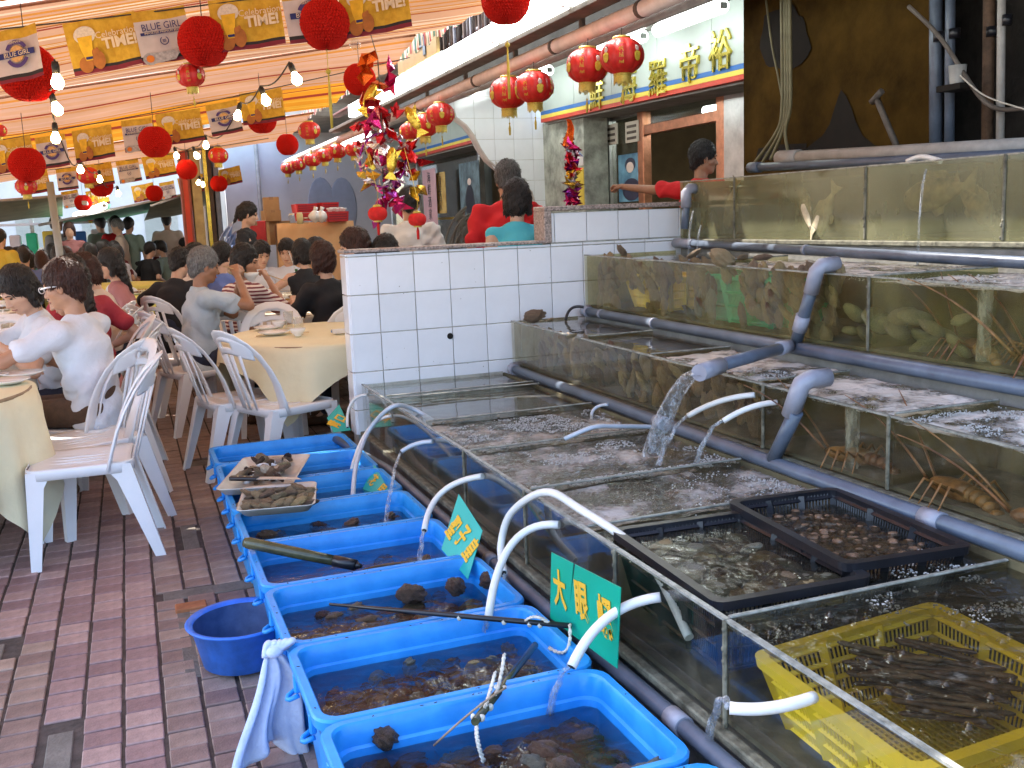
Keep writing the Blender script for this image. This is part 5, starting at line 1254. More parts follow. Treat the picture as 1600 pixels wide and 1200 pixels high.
        if female: C.ell(chest+fw*.075+lf*.07-up*.02, (.06, .065, .06), .04).ell(chest+fw*.075-lf*.07-up*.02, (.06, .065, .06), .04)
        if sleeve != 'none':
            q = {'short': .62, 'half': .9, 'long': 1.}[sleeve]
            for s_, e_, w_ in ((shL, eL, dl), (shR, eR, dr)):
                C.cap(s_, s_+(e_-s_)*q, .066*f, .066*f, .035)
                if sleeve == 'long': C.cap(e_, w_+(w_-e_)*-.02, .052, .038, .02)
        V, Fc = C.mesh(res*.86, nz_ if face else None); mkobj('shirt', mesh_np('shirt', V, Fc, shirt), t)
        if collar:
            C = SDF(); cn = nb-up*.028
            for a in np.linspace(0, 2*PI, 15)[:-1]:
                if abs(a) < .3: continue
                p_ = cn+SR@np.array([.060*math.cos(a)+.005, .068*math.sin(a), .012-.035*math.cos(a)*.6]); C.cap(p_, p_+SR@np.array([.012*math.cos(a), .012*math.sin(a), -.03]), .011, .010, .012)
            V, Fc = C.mesh(.008); mkobj('collar', mesh_np('collar', V, Fc, shirt), t)
    if trous is not None:
        C = SDF(); C.cap(pel-np.array([0, 0, .02]), pel+np.array([0, 0, .08]), .112, .104, .05, (1, 1.32, 1))
        for h_, k_, a_ in zip(hips, knees, ank):
            C.cap(h_, k_, .086, .068, .04)
            if not short_leg: C.cap(k_, a_+np.array([0, 0, .02]), .066, .055, .02)
            else: C.cap(k_, k_+(a_-k_)*.15, .068, .068, .02)
        V, Fc = C.mesh(res*1.05); mkobj('trousers', mesh_np('trousers', V, Fc, trous), t)
    if feet:
        for a_ in ank:
            C = SDF(); C.cap(a_+np.array([-.03, 0, -.045]), a_+np.array([.15, 0, -.055]), .042, .034, .03, (1, 1.05, .9)).cap(a_, a_+np.array([0, 0, -.04]), .045, .045, .02)
            V, Fc = C.mesh(.012, clip=lambda G: -G[..., 2]+.0); mkobj('shoe', mesh_np('shoe', V, Fc, shoe), t)
    # hair
    if hair != 'bald':
        S = SDF(); g_ = .012
        S.ell(hp_(-.018, 0, .040), (.098+g_*.5, .078+g_, .096+g_), .01, HR)
        if hair in ('bob', 'long'):
            S.ell(hp_(-.045, 0, -.02), (.072, .082, .10), .02, HR)
            for sg in (-1, 1): S.cap(hp_(-.01, .075*sg, .02), hp_(.005, .078*sg, -.085), .026, .022, .02)
        if hair == 'short': S.cap(hp_(-.07, 0, .02), hp_(-.075, 0, -.05), .055, .040, .03, (.8, 1.15, 1), HR.T)
        if hair == 'mop': S.ell(hp_(-.02, 0, .05), (.100, .082, .090), .02, HR); S.cap(hp_(-.062, 0, .0), hp_(-.064, 0, -.055), .052, .042, .03, (.8, 1.2, 1), HR.T)
        if hair == 'long': S.cap(hp_(-.07, 0, -.04), hp_(-.09, 0, -.26), .072, .045, .03, (.7, 1.15, 1), HR.T)
        if hair == 'bun': S.ell(hp_(-.11, 0, .01), (.045, .045, .045), .012, HR); S.cap(hp_(-.06, 0, .0), hp_(-.07, 0, -.05), .05, .03, .03)
        if hair == 'tail': S.cap(hp_(-.11, 0, .05), hp_(-.14, 0, -.10), .030, .015, .02); S.cap(hp_(-.06, 0, .0), hp_(-.07, 0, -.05), .05, .03, .03)
        S.ell(hp_(.088, 0, -.045), (.066, .058 if hair != 'short' else .075, .080), .012, HR, True)
        S.ell(hp_(.105, 0, .0), (.055, .050, .050), .012, HR, True)
        if hair in ('short', 'mop'):
            for sg in (-1, 1): S.ell(hp_(.012, .085*sg, -.04), (.035, .03, .042), .008, HR, True)
        Hi = HR.T
        V, Fc = S.mesh(.0075 if face else res*.85, (lambda G: .0035*np.sin(G[..., 0]*190+5*np.sin(G[..., 2]*40))*np.sin(G[..., 1]*170+3*np.sin(G[..., 2]*60))+.002*np.sin(G[..., 2]*120+G[..., 1]*90)) if face else None)
        if face:                                              # loose locks lying over the mass of hair
            rs_ = np.random.RandomState(len(V) % 1000); tri = V[Fc[:, :3]]; nn = np.cross(tri[:, 1]-tri[:, 0], tri[:, 2]-tri[:, 0]); nn /= np.maximum(np.linalg.norm(nn, axis=1, keepdims=True), 1e-9)
            pk = rs_.choice(len(Fc), min(650, len(Fc)), False); crown = hp_(-.05, 0, .14); ev = []; ef = []
            for q in pk:
                p0 = V[Fc[q]].mean(0); nrm = nn[q]
                if nrm@(p0-hc) < 0: nrm = -nrm
                tg = p0-crown+np.array([0, 0, -.05])+rs_.normal(0, .035, 3); tg = tg-nrm*(tg@nrm); tg /= max(np.linalg.norm(tg), 1e-6); sd = np.cross(nrm, tg); L_ = rs_.uniform(.022, .05); w_ = rs_.uniform(.002, .0045)
                lift = rs_.uniform(.001, .006); b0 = len(V)+len(ev)
                for k_, s_ in enumerate((0, .5, 1)):
                    c_ = p0+tg*L_*(s_-.3)+nrm*(lift*math.sin(PI*min(1, s_*.9))+.0015-.010*(s_-.3)**2*L_/.04); ww = w_*(1, .9, .25)[k_]; ev += [c_-sd*ww, c_+sd*ww]
                ef += [(b0, b0+1, b0+3, b0+2), (b0+2, b0+3, b0+5, b0+4)]
            V = np.concatenate([V, np.array(ev)]); Fc = np.concatenate([Fc, np.array(ef)])
        mkobj('hair', mesh_np('hair', V, Fc, hm), t)
    if face:
        for sg in (-1, 1):
            k = MB(); k.ell(hp_(.079, .031*sg, .003), (.006, .011, .0045), 8, 6, rot=Matrix(HR.tolist()).to_4x4()); k.build('eye', M_eyed, t)
            k = MB(); k.tube([hp_(.078, .050*sg, .020), hp_(.088, .034*sg, .026), hp_(.091, .014*sg, .023)], [.002, .0034, .0024], 6); k.build('eyebrow', M_brow if hm is not HG else HGD, t)
        k = MB(); k.tube([hp_(.080, .021, -.067), hp_(.0915, .008, -.065), hp_(.0915, -.008, -.065), hp_(.080, -.021, -.067)], .0036, 6); k.build('mouth', M_lip, t)
    if glasses is not None:
        k = MB()
        for sg in (-1, 1):
            k.tube([hp_(.103+.004*math.cos(a), .032*sg+.024*math.cos(a), .004+.016*math.sin(a)) for a in [2*PI*i/14 for i in range(15)]], .0022, 5)
            k.tube([hp_(.096, .056*sg, .010), hp_(.05, .077*sg, .010), hp_(.0, .083*sg, .004)], [.0042, .004, .0022], 6)
        k.tube([hp_(.104, .010, .008), hp_(.106, 0, .011), hp_(.104, -.010, .008)], .0025, 5); k.build('glasses', glasses, t)
    t['dl'] = 0; del t['dl']
    return t, dl, dr, hc
def hx(u, v, Y): p = ony(u, v, Y); return p.x
WH = fabric('white', (.66, .69, .76)); LB = fabric('light_blue', (.44, .51, .57)); STR = stripes('maroon_stripes', (.78, .68, .62), (.20, .04, .05), 34.)
RED = fabric('red', (.62, .015, .02)); CYA = fabric('cyan', (.08, .46, .56)); BLU = fabric('blue', (.13, .19, .46)); DRED = fabric('dark_red', (.36, .03, .05)); BEI = fabric('beige', (.60, .48, .40)); GRN = fabric('sage', (.22, .30, .26)); YEL = fabric('mustard', (.58, .42, .05)); GRY = fabric('grey', (.30, .30, .31)); TEAL = fabric('teal', (.03, .30, .26)); PNK = fabric('dusty_pink', (.36, .15, .15)); MAR = fabric('maroon', (.12, .015, .02))

# the man in the white T-shirt, his arm across the dishes
person('person in a white T-shirt and white framed glasses reaching over the dishes', (-.22, 5.62), R(152), lean=.14, hy=R(10), hp=.12, L=(.52, .34, .80), Rr=(.46, -.02, .83), Lp=(.2, .8, -.5), sk=SK1, hair='mop', hm=HBR, shirt=WH, trous=M_brownsh, glasses=M_white_pl, short_leg=True, curlL=.7, curlR=.9)
person('young person with dark hair looking down, in a white top, chopsticks in hand', (-.40, 6.12), R(196), lean=.22, hy=R(22), hp=.42, L=(.36, .20, .88), Rr=(.34, -.14, .98), sk=SK2, hair='bob', hm=HB, shirt=WH, female=True, curlR=1.1, curlL=.8)
# the grey haired man eating
t, dl, dr, hc = person('person with grey hair in a pale blue shirt eating from a bowl', (.42, 7.48), R(8), lean=.10, hy=R(2), hp=.16, L=(.33, .02, 1.02), Rr=(.30, -.10, 1.075), Rp=(.1, -.75, -.9), Lp=(-.1, .5, -1), sk=SK3, hair='short', hm=HG, shirt=LB, collar=True, trous=M_jean, curlL=.7, curlR=1.3, Lpalm=(0, -.4, 1), Rpalm=(.2, 1, -.2))
Mw = Matrix.Translation((.42, 7.48, 0)) @ Matrix.Rotation(R(8), 4, 'Z')
b_ = bowl(0, 0, 'white bowl held up by the grey haired man', .06, food=M_food, group=None); b_.location = Mw @ Vector((.415, -.01, 1.045))
sticks(Mw @ Vector((.20, -.075, 1.165)), Mw @ Vector((.42, -.02, 1.09)), 'chopsticks in the hand of the grey haired man')
t, dl, dr, hc = person('person in a maroon and white striped top holding chopsticks', (.76, 8.0), R(28), lean=.14, hy=R(-48), hp=.08, L=(.36, .16, .84), Rr=(.27, -.07, 1.0), sk=SK1, hair='bob', hm=HB, shirt=STR, sleeve='half', female=True, curlR=1.2)
Mw = Matrix.Translation((.76, 8.0, 0)) @ Matrix.Rotation(R(28), 4, 'Z')
sticks(Mw @ Vector((.22, -.11, 1.06)), Mw @ Vector((.46, -.02, .99)), 'chopsticks held by the striped person')
person('person with reddish brown hair in a black top seen from behind', (1.43, 7.58), R(110), lean=.14, hy=R(10), hp=.12, L=(.36, .14, .82), Rr=(.36, -.14, .84), Lp=(-.1, .5, -.9), sk=SK2, hair='bob', hm=HBR, shirt=M_blk, trous=M_jean, female=True, curlL=.5)
# people at the tables behind
person('person in a black T-shirt bending over a far table on the right of the aisle', (hx(258, 430, 9.3), 9.3), R(50), lean=.32, hp=.2, sk=SK2, hair='short', shirt=M_blk, res=.016, hands=False)
person('person with short hair eating behind the black T-shirt', (hx(287, 390, 10.2), 10.2), R(10), lean=.15, hp=.1, sk=SK2, hair='short', shirt=BEI, res=.016, hands=False)
t_, _, _, hc = person('person in a blue top with hair held by a pink clip, seen from behind', (hx(344, 420, 9.5), 9.5), R(72), lean=.1, hy=R(-25), hp=.05, sk=SK2, hair='bun', shirt=BLU, res=.016, female=True, hands=False)
k = MB(); k.ell(tuple(hc+rotm(R(-25), .1)@np.array([-.125, .02, .03])), (.02, .034, .017), 10, 6); k.build('hair_clip', mat('pink_clip', (.75, .45, .40), .3, .1, 9), t_)
person('person facing us behind the striped top, pale clothes', (hx(402, 400, 10.9), 10.9), R(-80), lean=.2, hp=.25, sk=SK2, hair='short', shirt=WH, res=.016, hands=False)
person('person facing us with a bare forehead beside the sleeveless black top', (hx(452, 390, 10.8), 10.8), R(-110), lean=.15, hp=.15, sk=SK2, hair='short', shirt=WH, res=.016, hands=False)
person('person in a sleeveless black top stretching an arm across the table', (hx(482, 410, 9.6), 9.6), R(108), lean=.16, hp=.1, L=(.34, .50, .92), Lp=(0, .6, -.6), sk=SK2, hair='bob', shirt=M_blk, sleeve='none', res=.015, female=True, hands=False)
person('person with black hair and a white hair band by the sleeveless top', (hx(508, 380, 10.3), 10.3), R(170), lean=.12, hp=.15, sk=SK2, hair='tail', shirt=GRY, res=.016, female=True, hands=False)
person('person with a brown fringe peeping over the tiled wall coping', (hx(574, 395, 7.2), 7.2), R(180), lean=.08, hp=.2, sk=SK2, hair='bob', hm=HBR, shirt=GRY, res=.016, hands=False, sc=1.07)
person('person whose dark hair just shows above the coping', (hx(612, 402, 7.0), 7.0), R(100), lean=.1, hp=.25, sk=SK2, hair='bob', shirt=M_blk, res=.016, hands=False, sc=1.03)
# staff by the shop front
person('person with grey hair in a red shirt standing behind the wall', (hx(792, 300, 7.1), 7.1), R(75), 'stand', lean=.06, hy=R(-20), hp=.3, sk=SK1, hair='short', hm=HGD, shirt=RED, collar=True, res=.013, sc=1.085, hands=False, feet=False)
person('person in a cyan sleeveless top standing close to the wall', (hx(808, 330, 6.15), 6.15), R(80), 'stand', lean=.04, hy=R(-25), hp=.1, sk=SK2, hair='bob', hm=HB, shirt=CYA, sleeve='none', res=.013, sc=.975, female=True, hands=False, feet=False)
person('person in a red T-shirt pointing to the left in the shop doorway', (atd(1092, 260, 7.9).x, atd(1092, 260, 7.9).y), R(20), 'stand', z0=.2, lean=.05, hy=R(-38), hp=.05, L=(-.05, .72, 1.40), Lp=(-.2, .3, -1), sk=SK3, hair='short', hm=HB, shirt=RED, res=.013, sc=1.03, feet=False, curlL=1.2, Lpalm=(0, 0, -1))
person('person in black standing before the pale blue wall', (hx(380, 370, 11.6), 11.6), R(-20), 'stand', lean=.08, hy=R(10), hp=.15, sk=SK2, hair='tail', shirt=M_blk, trous=M_blacktr, res=.018, female=True, hands=False, sc=1.0)
person('person in a white coat behind the foil decoration, seen from behind', (hx(640, 350, 8.1), 8.1), R(70), 'stand', lean=.06, hp=.2, sk=SK1, hair='short', shirt=fabric('coat', (.66, .64, .60)), sleeve='long', res=.016, hands=False)
# the left side of the aisle
person('person in a beige top with a brown bob at the third left table', (hx(168, 420, 7.95), 7.95), R(168), lean=.2, hp=.25, sk=SK2, hair='bob', hm=HBR, shirt=BEI, res=.015, female=True, hands=False)
person('person in a dark red top behind the white T-shirt', (hx(132, 440, 7.35), 7.35), R(120), lean=.2, hp=.2, sk=SK2, hair='long', hm=HB, shirt=DRED, res=.016, female=True, hands=False)
person('person in a dusty pink top half hidden by the white T-shirt', (hx(150, 470, 6.72), 6.72), R(175), lean=.25, hp=.4, sk=SK2, hair='bob', hm=HB, shirt=PNK, res=.016, female=True, hands=False, sc=.93)
person('person with long dark hair past the beige top', (hx(192, 400, 9.3), 9.3), R(185), lean=.15, hp=.1, sk=SK2, hair='long', hm=HB, shirt=PNK, res=.016, female=True, hands=False)
# the crowd beyond: a few builds shared between people, clothed one by one
PROTO = {}
def far_person(label, u, v, Y, kind, hair, yaw, shirt, hm=HB, sk=SK2, sc=1., tr=M_blacktr):
    k = (kind, hair)
    if k not in PROTO:
        t = person(label, (0, 0), 0, kind, lean=.12 if kind == 'sit' else .04, hp=.12, sk=SK2, hair=hair, shirt=GRY, trous=M_blacktr, res=.023, hands=False, female=hair in ('bob', 'long', 'bun'), feet=False)[0]; PROTO[k] = t
    else: t = copy_tree(PROTO[k])
    Y *= 1.42 if kind == 'sit' else 1.22
    hz = 1.25 if kind == 'sit' else 1.62
    p = ony(u, v, Y); t.location = (p.x, Y, 0); t.rotation_euler = (0, 0, R(yaw)); t['label'] = label; t['category'] = 'person'
    s = sc*random.uniform(.92, 1.03) if kind == 'sit' else max(.9, min(1.1, p.z/hz)); t.scale = (s, s, s)
    for c in t.children:
        b = c.name.split('.')[0]; mm = {'shirt': shirt, 'body': sk, 'hair': hm, 'trousers': tr}.get(b)
        if mm is not None: c.material_slots[0].link = 'OBJECT'; c.material_slots[0].material = mm
    return t
for a in (('person in yellow cut by the left edge', -4, 370, 11.5, 'stand', 'short', 60, YEL),
          ('person in a pale shirt among the far left diners', 18, 375, 12.2, 'sit', 'short', 40, WH), ('person facing us at the far left', 34, 372, 13.0, 'sit', 'bob', -80, WH),
          ('person in grey with a dark bob seen from behind', 44, 376, 10.4, 'sit', 'bob', 110, GRY), ('person in navy beside the grey one', 36, 382, 10.1, 'sit', 'short', 100, BLU),
          ('person with long brown hair seen from behind', 62, 378, 10.2, 'sit', 'long', 95, M_blk, HBR), ('person in teal past the long brown hair', 78, 378, 11.5, 'sit', 'bob', 80, TEAL),
          ('person with bare tan shoulders left of the grey post', 90, 380, 10.6, 'sit', 'bob', 100, skin('tan', (.46, .24, .145))), ('person in mustard right of the grey post', 106, 380, 11.0, 'sit', 'bob', 120, YEL, HBR),
          ('tall person in grey white standing left of the post', 84, 346, 14.5, 'stand', 'short', -30, GRY), ('person in pink standing right of the post', 108, 356, 14.0, 'stand', 'bob', -90, PNK, HBR),
          ('person in sage standing far down the aisle', 158, 346, 15.5, 'stand', 'short', 120, GRN), ('person in red standing far down the aisle', 178, 346, 15.2, 'stand', 'short', -60, RED),
          ('balding person in cream beside the red shirt', 187, 350, 14.6, 'stand', 'short', 180, BEI, HG), ('person in olive at the right of the standing four', 199, 348, 14.8, 'stand', 'short', 60, GRN),
          ('person in black seated before the standing four', 162, 372, 12.0, 'sit', 'short', 90, M_blk), ('person in brown seated in front of the red shirt', 172, 374, 11.8, 'sit', 'bob', 60, MAR),
          ('person in white seated under the red shirt', 189, 374, 11.6, 'sit', 'bob', 150, WH), ('person with a dark bob left of the black seated one', 144, 376, 11.4, 'sit', 'bob', 110, M_blk), ('person in dark brown by the far left table', 126, 378, 11.7, 'sit', 'long', 70, MAR, HBR),
          ('person in maroon at the yellow table', 237, 372, 13.0, 'sit', 'short', 0, MAR), ('person in sage at the yellow table', 258, 374, 12.6, 'sit', 'short', 150, GRN), ('person in cream standing behind the yellow table', 260, 342, 15.5, 'stand', 'short', 90, BEI),
          ('person in black at the left of the yellow table', 226, 380, 12.2, 'sit', 'short', 30, M_blk), ('person in mustard behind the yellow table', 282, 374, 13.6, 'sit', 'bob', 180, YEL), ('person in dark clothes at the right of the yellow table', 296, 374, 13.2, 'sit', 'short', 170, M_blk),
          ('person in black beyond the dark bob', 118, 374, 12.8, 'sit', 'short', 100, M_blk), ('person in grey at the back of the left crowd', 60, 372, 13.4, 'sit', 'short', -60, GRY), ('person in white far behind the tan shoulders', 100, 370, 14.2, 'sit', 'bob', -90, WH), ('person in blue far behind the mustard top', 134, 370, 13.8, 'sit', 'short', -100, BLU)):
    far_person(*a)

_cl = (('white', WH), ('grey', GRY), ('sage', GRN), ('navy', BLU), ('black', M_blk), ('beige', BEI))
_hr = (('cropped hair', 'short'), ('bobbed hair', 'bob'), ('long hair', 'long'))
for i in range(17):
    cn, cm = _cl[i % 6]; hn, hk = _hr[i % 3 if i < 6 else (i+1) % 3 if i < 12 else (i+2) % 3]
    far_person('person in %s with %s in the thick of the far crowd' % (cn, hn), random.uniform(0, 215), 375, random.uniform(10.5, 14.5), 'sit', hk, random.uniform(0, 360), cm, random.choice((HB, HB, HBR)))
# ------------------------------------------------------------------ striped canopy sheets
def awning_mat(name, cols, per, tl=.32):
    m = bpy.data.materials.new(name); m.use_nodes = True; nt = m.node_tree; N = nt.nodes; L = nt.links; N.clear()
    tc = N.new('ShaderNodeTexCoord'); sp = N.new('ShaderNodeSeparateXYZ'); L.new(tc.outputs['Object'], sp.inputs[0])
    mu = N.new('ShaderNodeMath'); mu.operation = 'MULTIPLY'; mu.inputs[1].default_value = 1/per; L.new(sp.outputs[1], mu.inputs[0])
    fl = N.new('ShaderNodeMath'); fl.operation = 'FLOOR'; L.new(mu.outputs[0], fl.inputs[0])
    wn = N.new('ShaderNodeTexWhiteNoise'); wn.noise_dimensions = '1D'; L.new(fl.outputs[0], wn.inputs['W'])
    cr = N.new('ShaderNodeValToRGB'); cr.color_ramp.interpolation = 'CONSTANT'; e = cr.color_ramp.elements
    while len(e) < len(cols): e.new(.5)
    for i, (p, c) in enumerate(cols): e[i].position = p; e[i].color = (*c, 1)
    L.new(wn.outputs[0], cr.inputs[0])
    nz = N.new('ShaderNodeTexNoise'); nz.inputs['Scale'].default_value = 1.6; nz.inputs['Detail'].default_value = 5; L.new(tc.outputs['Object'], nz.inputs[0])
    mr = N.new('ShaderNodeMapRange'); mr.inputs[3].default_value = .7; mr.inputs[4].default_value = 1.2; L.new(nz.outputs[0], mr.inputs[0])
    mx = N.new('ShaderNodeVectorMath'); mx.operation = 'SCALE'; L.new(cr.outputs[0], mx.inputs[0]); L.new(mr.outputs[0], mx.inputs['Scale'])
    df = N.new('ShaderNodeBsdfDiffuse'); tr = N.new('ShaderNodeBsdfTranslucent'); L.new(mx.outputs[0], df.inputs[0]); L.new(mx.outputs[0], tr.inputs[0])
    ms = N.new('ShaderNodeMixShader'); ms.inputs[0].default_value = tl; L.new(df.outputs[0], ms.inputs[1]); L.new(tr.outputs[0], ms.inputs[2])
    o = N.new('ShaderNodeOutputMaterial'); L.new(ms.outputs[0], o.inputs[0]); return m
OR, CR, RD, SA = (.30, .115, .022), (.40, .28, .18), (.15, .022, .012), (.31, .165, .092)
AW = [awning_mat('awning_orange', [(0, OR), (.42, CR), (.60, OR), (.80, RD), (.90, SA)], .018),
      awning_mat('awning_salmon', [(0, SA), (.36, OR), (.6, CR), (.82, RD), (.88, SA)], .022),
      awning_mat('awning_pink', [(0, SA), (.5, (.32, .18, .115)), (.8, OR), (.93, RD)], .035),
      awning_mat('awning_amber', [(0, (.36, .14, .012)), (.62, (.40, .20, .022)), (.84, RD)], .07)]
EA = R(-21); CZ = 2.97
CS, SN = math.cos(EA), math.sin(EA); RISE = .105
def canopy(label, s0, s1, t1, m, sag, ph, zoff=0):
    """sheet between two cross lines; s along the shop front, t leftwards along the stripes"""
    t = empty('canopy_sheet', label, 'awning', (2.42, s0, CZ+zoff), EA)
    k = MB()
    def fn(i, j):
        tt = t1*i; s = (s1-s0)*j
        wx = -tt*CS; wy = -tt*SN+s; z = -tt*RISE-sag*math.sin(PI*j)-.03*math.sin(tt*1.7+ph)*math.sin(PI*j)+.012*math.sin(s*14+ph)
        return (wx*CS+wy*SN, -wx*SN+wy*CS, z)
    k.grid(fn, 40, 36); k.build('sheet', m, t)
    k = MB(); k.tube([fn(i/10, 0) for i in range(11)], .012, 6); k.build('hem_rope', AWr, t)
    return t
AWr = mat('hem', (.35, .14, .06), .8, .2, 20)
canopy('nearest striped orange canopy sheet overhead', 1.5, 5.1, 6.6, AW[0], .10, .3, .03)
canopy('second canopy sheet with fine salmon stripes', 5.15, 8.3, 7.2, AW[1], .12, 1.4)
canopy('third canopy sheet, pinkish with faint stripes', 8.36, 10.7, 7.8, AW[2], .12, 2.3, -.02)
canopy('fourth canopy sheet, amber with broad red stripes', 10.75, 13.2, 7.8, AW[3], .12, 3.1, -.03)
canopy('farthest canopy sheet, pink and low', 13.26, 17.6, 9.5, AW[2], .14, 4.0, -.10)
# scalloped striped valance on the shop side
t = empty('valance', 'dark green and red striped valance hanging from the canopy edge', 'valance', (2.45, 9, CZ))
M_va = [mat('valance_green', (.02, .10, .06), .8, .2, 20), mat('valance_red', (.28, .03, .03), .8, .2, 20), mat('valance_cream', (.5, .42, .32), .8, .2, 20)]
k = [MB(), MB(), MB()]
for i in range(190):
    y = 6.3+i*.05; c = (0, 2, 1, 2)[i % 4]; dz = .10+.03*abs(math.sin(i*PI/8)); x = 2.45+.012*math.sin(i*.9)
    k[c].add([(x, y, CZ+.0), (x, y+.05, CZ+.0), (x+.004, y+.05, CZ-dz), (x+.004, y, CZ-dz)], [(0, 1, 2, 3)])
for i in range(3): o = wpart(k[i], 'valance_strips', M_va[i], t); o['kind'] = 'stuff'

# ------------------------------------------------------------------ beer banners in rows
M_by = mat('banner_yellow', (.62, .34, .015), .7, .18, 6, var2=(.80, .52, .05)); M_bw = mat('banner_white', (.62, .56, .55), .7, .08, 5); M_bk = mat('banner_black', (.02, .018, .02), .7, .1, 9); M_bm = mat('banner_maroon', (.20, .012, .03), .7, .1, 9)
M_bb = mat('banner_navy', (.02, .03, .16), .7, .1, 9); M_bt = mat('banner_cream', (.80, .68, .48), .7, .1, 9); M_skinp = mat('printed_hand', (.42, .15, .03), .7, .2, 9); M_foamp = mat('printed_foam', (.74, .68, .58), .7, .2, 30); M_beer = mat('printed_beer', (.86, .52, .03), .7, .2, 9)
M_bor = mat('banner_gold', (.66, .40, .16), .7, .3, 20); M_wire = mat('wire', (.05, .045, .04), .7, .2, 20)
def shape(m, pts, y=-.002, mi=0):
    m.poly(pts, .0012, mi, Matrix.Translation((0, y, 0)))
def circ(cx, cz, rx, rz, n=20, a0=0, a1=2*PI): return [(cx+rx*math.cos(a0+(a1-a0)*i/n), cz+rz*math.sin(a0+(a1-a0)*i/n)) for i in range(n+(0 if abs(a1-a0-2*PI) < 1e-6 else 1))]
def ringband(m, cx, cz, r0, r1, a0, a1, y, n=14):
    for i in range(n):
        p, q = a0+(a1-a0)*i/n, a0+(a1-a0)*(i+1)/n
        shape(m, [(cx+r0*math.cos(p), cz+r0*math.sin(p)), (cx+r1*math.cos(p), cz+r1*math.sin(p)), (cx+r1*math.cos(q), cz+r1*math.sin(q)), (cx+r0*math.cos(q), cz+r0*math.sin(q))], y)
BPROTO = {}
def banner(kind, label, P, rx, w, tiltz=0, sway=0, group='beer banners strung under the canopy'):
    """origin top centre, local x along its width, hanging in -z, face towards -y"""
    if kind in BPROTO:
        t = copy_tree(BPROTO[kind])
    else:
        t = empty('banner', label, 'banner'); BPROTO[kind] = t
        W = 1.0 if kind == 'time' else .72; H = .72
        k = MB()
        def fl(x0, x1, z0, z1, mi, y=0):
            n = 10
            for i in range(n):
                a, b = lerp(x0, x1, i/n), lerp(x0, x1, (i+1)/n); f = lambda q: .024*math.sin(q*7+1)+.010*math.sin(q*15)
                k.add([(a, f(a)+y, z0), (b, f(b)+y, z0), (b, f(b)+y, z1), (a, f(a)+y, z1)], [(0, 1, 2, 3)], mi)
        if kind == 'time':
            fl(-W/2, W/2, -H+.10, 0, 0); fl(-W/2, W/2, -H+.06, -H+.10, 2); fl(-W/2, W/2, -H, -H+.06, 3)
            k.build('cloth', [M_by, M_bw, M_bk, M_bm], t)
            q = MB(); shape(q, circ(-.24, -.20, .15, .12), -.032); q.build('printed_foam', M_foamp, t)
            q = MB(); shape(q, [(-.35, -.22), (-.14, -.22), (-.17, -.40), (-.20, -.55), (-.29, -.55), (-.33, -.40)], -.034); q.build('printed_glass', M_beer, t)
            q = MB(); shape(q, circ(-.30, -.60, .10, .11), -.033); shape(q, circ(-.12, -.56, .09, .13), -.033); [shape(q, circ(-.17+.03*i, -.46+.01*i, .022, .05, 10), -.0375-.001*i) for i in range(3)]; q.build('printed_hands', M_skinp, t)
            q = MB(); shape(q, [(-.29, -.50), (-.19, -.50), (-.195, -.535), (-.285, -.535)], -.040); q.build('printed_band', M_bb, t)
            text('Celebration', .125, M_bt, t, Matrix(((1, 0, 0, .20), (0, 0, -1, -.036), (0, 1, 0, -.24), (0, 0, 0, 1))), .0006)
            text('TIME!', .20, M_bt, t, Matrix(((1, 0, 0, .22), (0, 0, -1, -.036), (0, 1, 0, -.37), (0, 0, 0, 1))), .0006, bold=.008)
        else:
            fl(-W/2, W/2, -.14, 0, 0); fl(-W/2, W/2, -H+.10, -.14, 1); fl(-W/2, W/2, -H+.05, -H+.10, 2); fl(-W/2, W/2, -H, -H+.05, 3)
            k.build('cloth', [M_by, M_bw, M_bk, M_bm], t)
            if kind == 'name':
                text('BLUE GIRL', .118, M_bb, t, Matrix(((1, 0, 0, 0), (0, 0, -1, -.036), (0, 1.15, 0, -.24), (0, 0, 0, 1))), .0006)
                q = MB(); shape(q, [(-.30, -.30), (.31, -.30), (.31, -.34), (-.30, -.34)], -.034); q.build('printed_bar', M_bb, t)
                text('IMPORTED PREMIUM BEER', .042, M_bt, t, Matrix(((1, 0, 0, 0), (0, 0, -1, -.0385), (0, 1, 0, -.32), (0, 0, 0, 1))), .0006)
                q = MB(); ringband(q, 0, -.44, .048, .060, R(120), R(420), -.034); [shape(q, [(-.025, -.425-.014*i), (.025, -.420-.014*i), (.025, -.428-.014*i), (-.025, -.433-.014*i)], -.034) for i in range(3)]; q.build('printed_crest', M_bb, t)
                q = MB(); shape(q, circ(-.24, -.66, .10, .085), -.036); shape(q, [(-.2, -.59), (.10, -.58), (.16, -.63), (.10, -.71), (-.2, -.73)], -.034); q.build('printed_can', mat('printed_can_silver', (.42, .40, .40), .6, .4, 20), t)
                q = MB(); shape(q, circ(-.24, -.66, .055, .05), -.040); q.build('printed_can_mark', mat('printed_orange', (.7, .2, .02), .7), t)
            else:
                q = MB(); shape(q, circ(0, -.36, .115, .115), -.034); q.build('printed_disc', M_bor, t)
                q = MB(); ringband(q, 0, -.36, .135, .19, R(25), R(155), -.035); ringband(q, 0, -.36, .135, .19, R(205), R(335), -.035); q.build('printed_scroll', mat('printed_violet', (.08, .05, .20), .7, .1), t)
                q = MB(); shape(q, [(-.29, -.32), (.29, -.32), (.29, -.40), (-.29, -.40)], -.0375); q.build('printed_bar', M_bb, t)
                text('BLUE GIRL', .092, M_bt, t, Matrix(((1, 0, 0, 0), (0, 0, -1, -.040), (0, 1, 0, -.36), (0, 0, 0, 1))), .0006)
                text('GERMANY', .05, M_bt, t, Matrix(((1, 0, 0, 0), (0, 0, -1, -.0395), (0, 1, 0, -.20), (0, 0, 0, 1))), .0006)
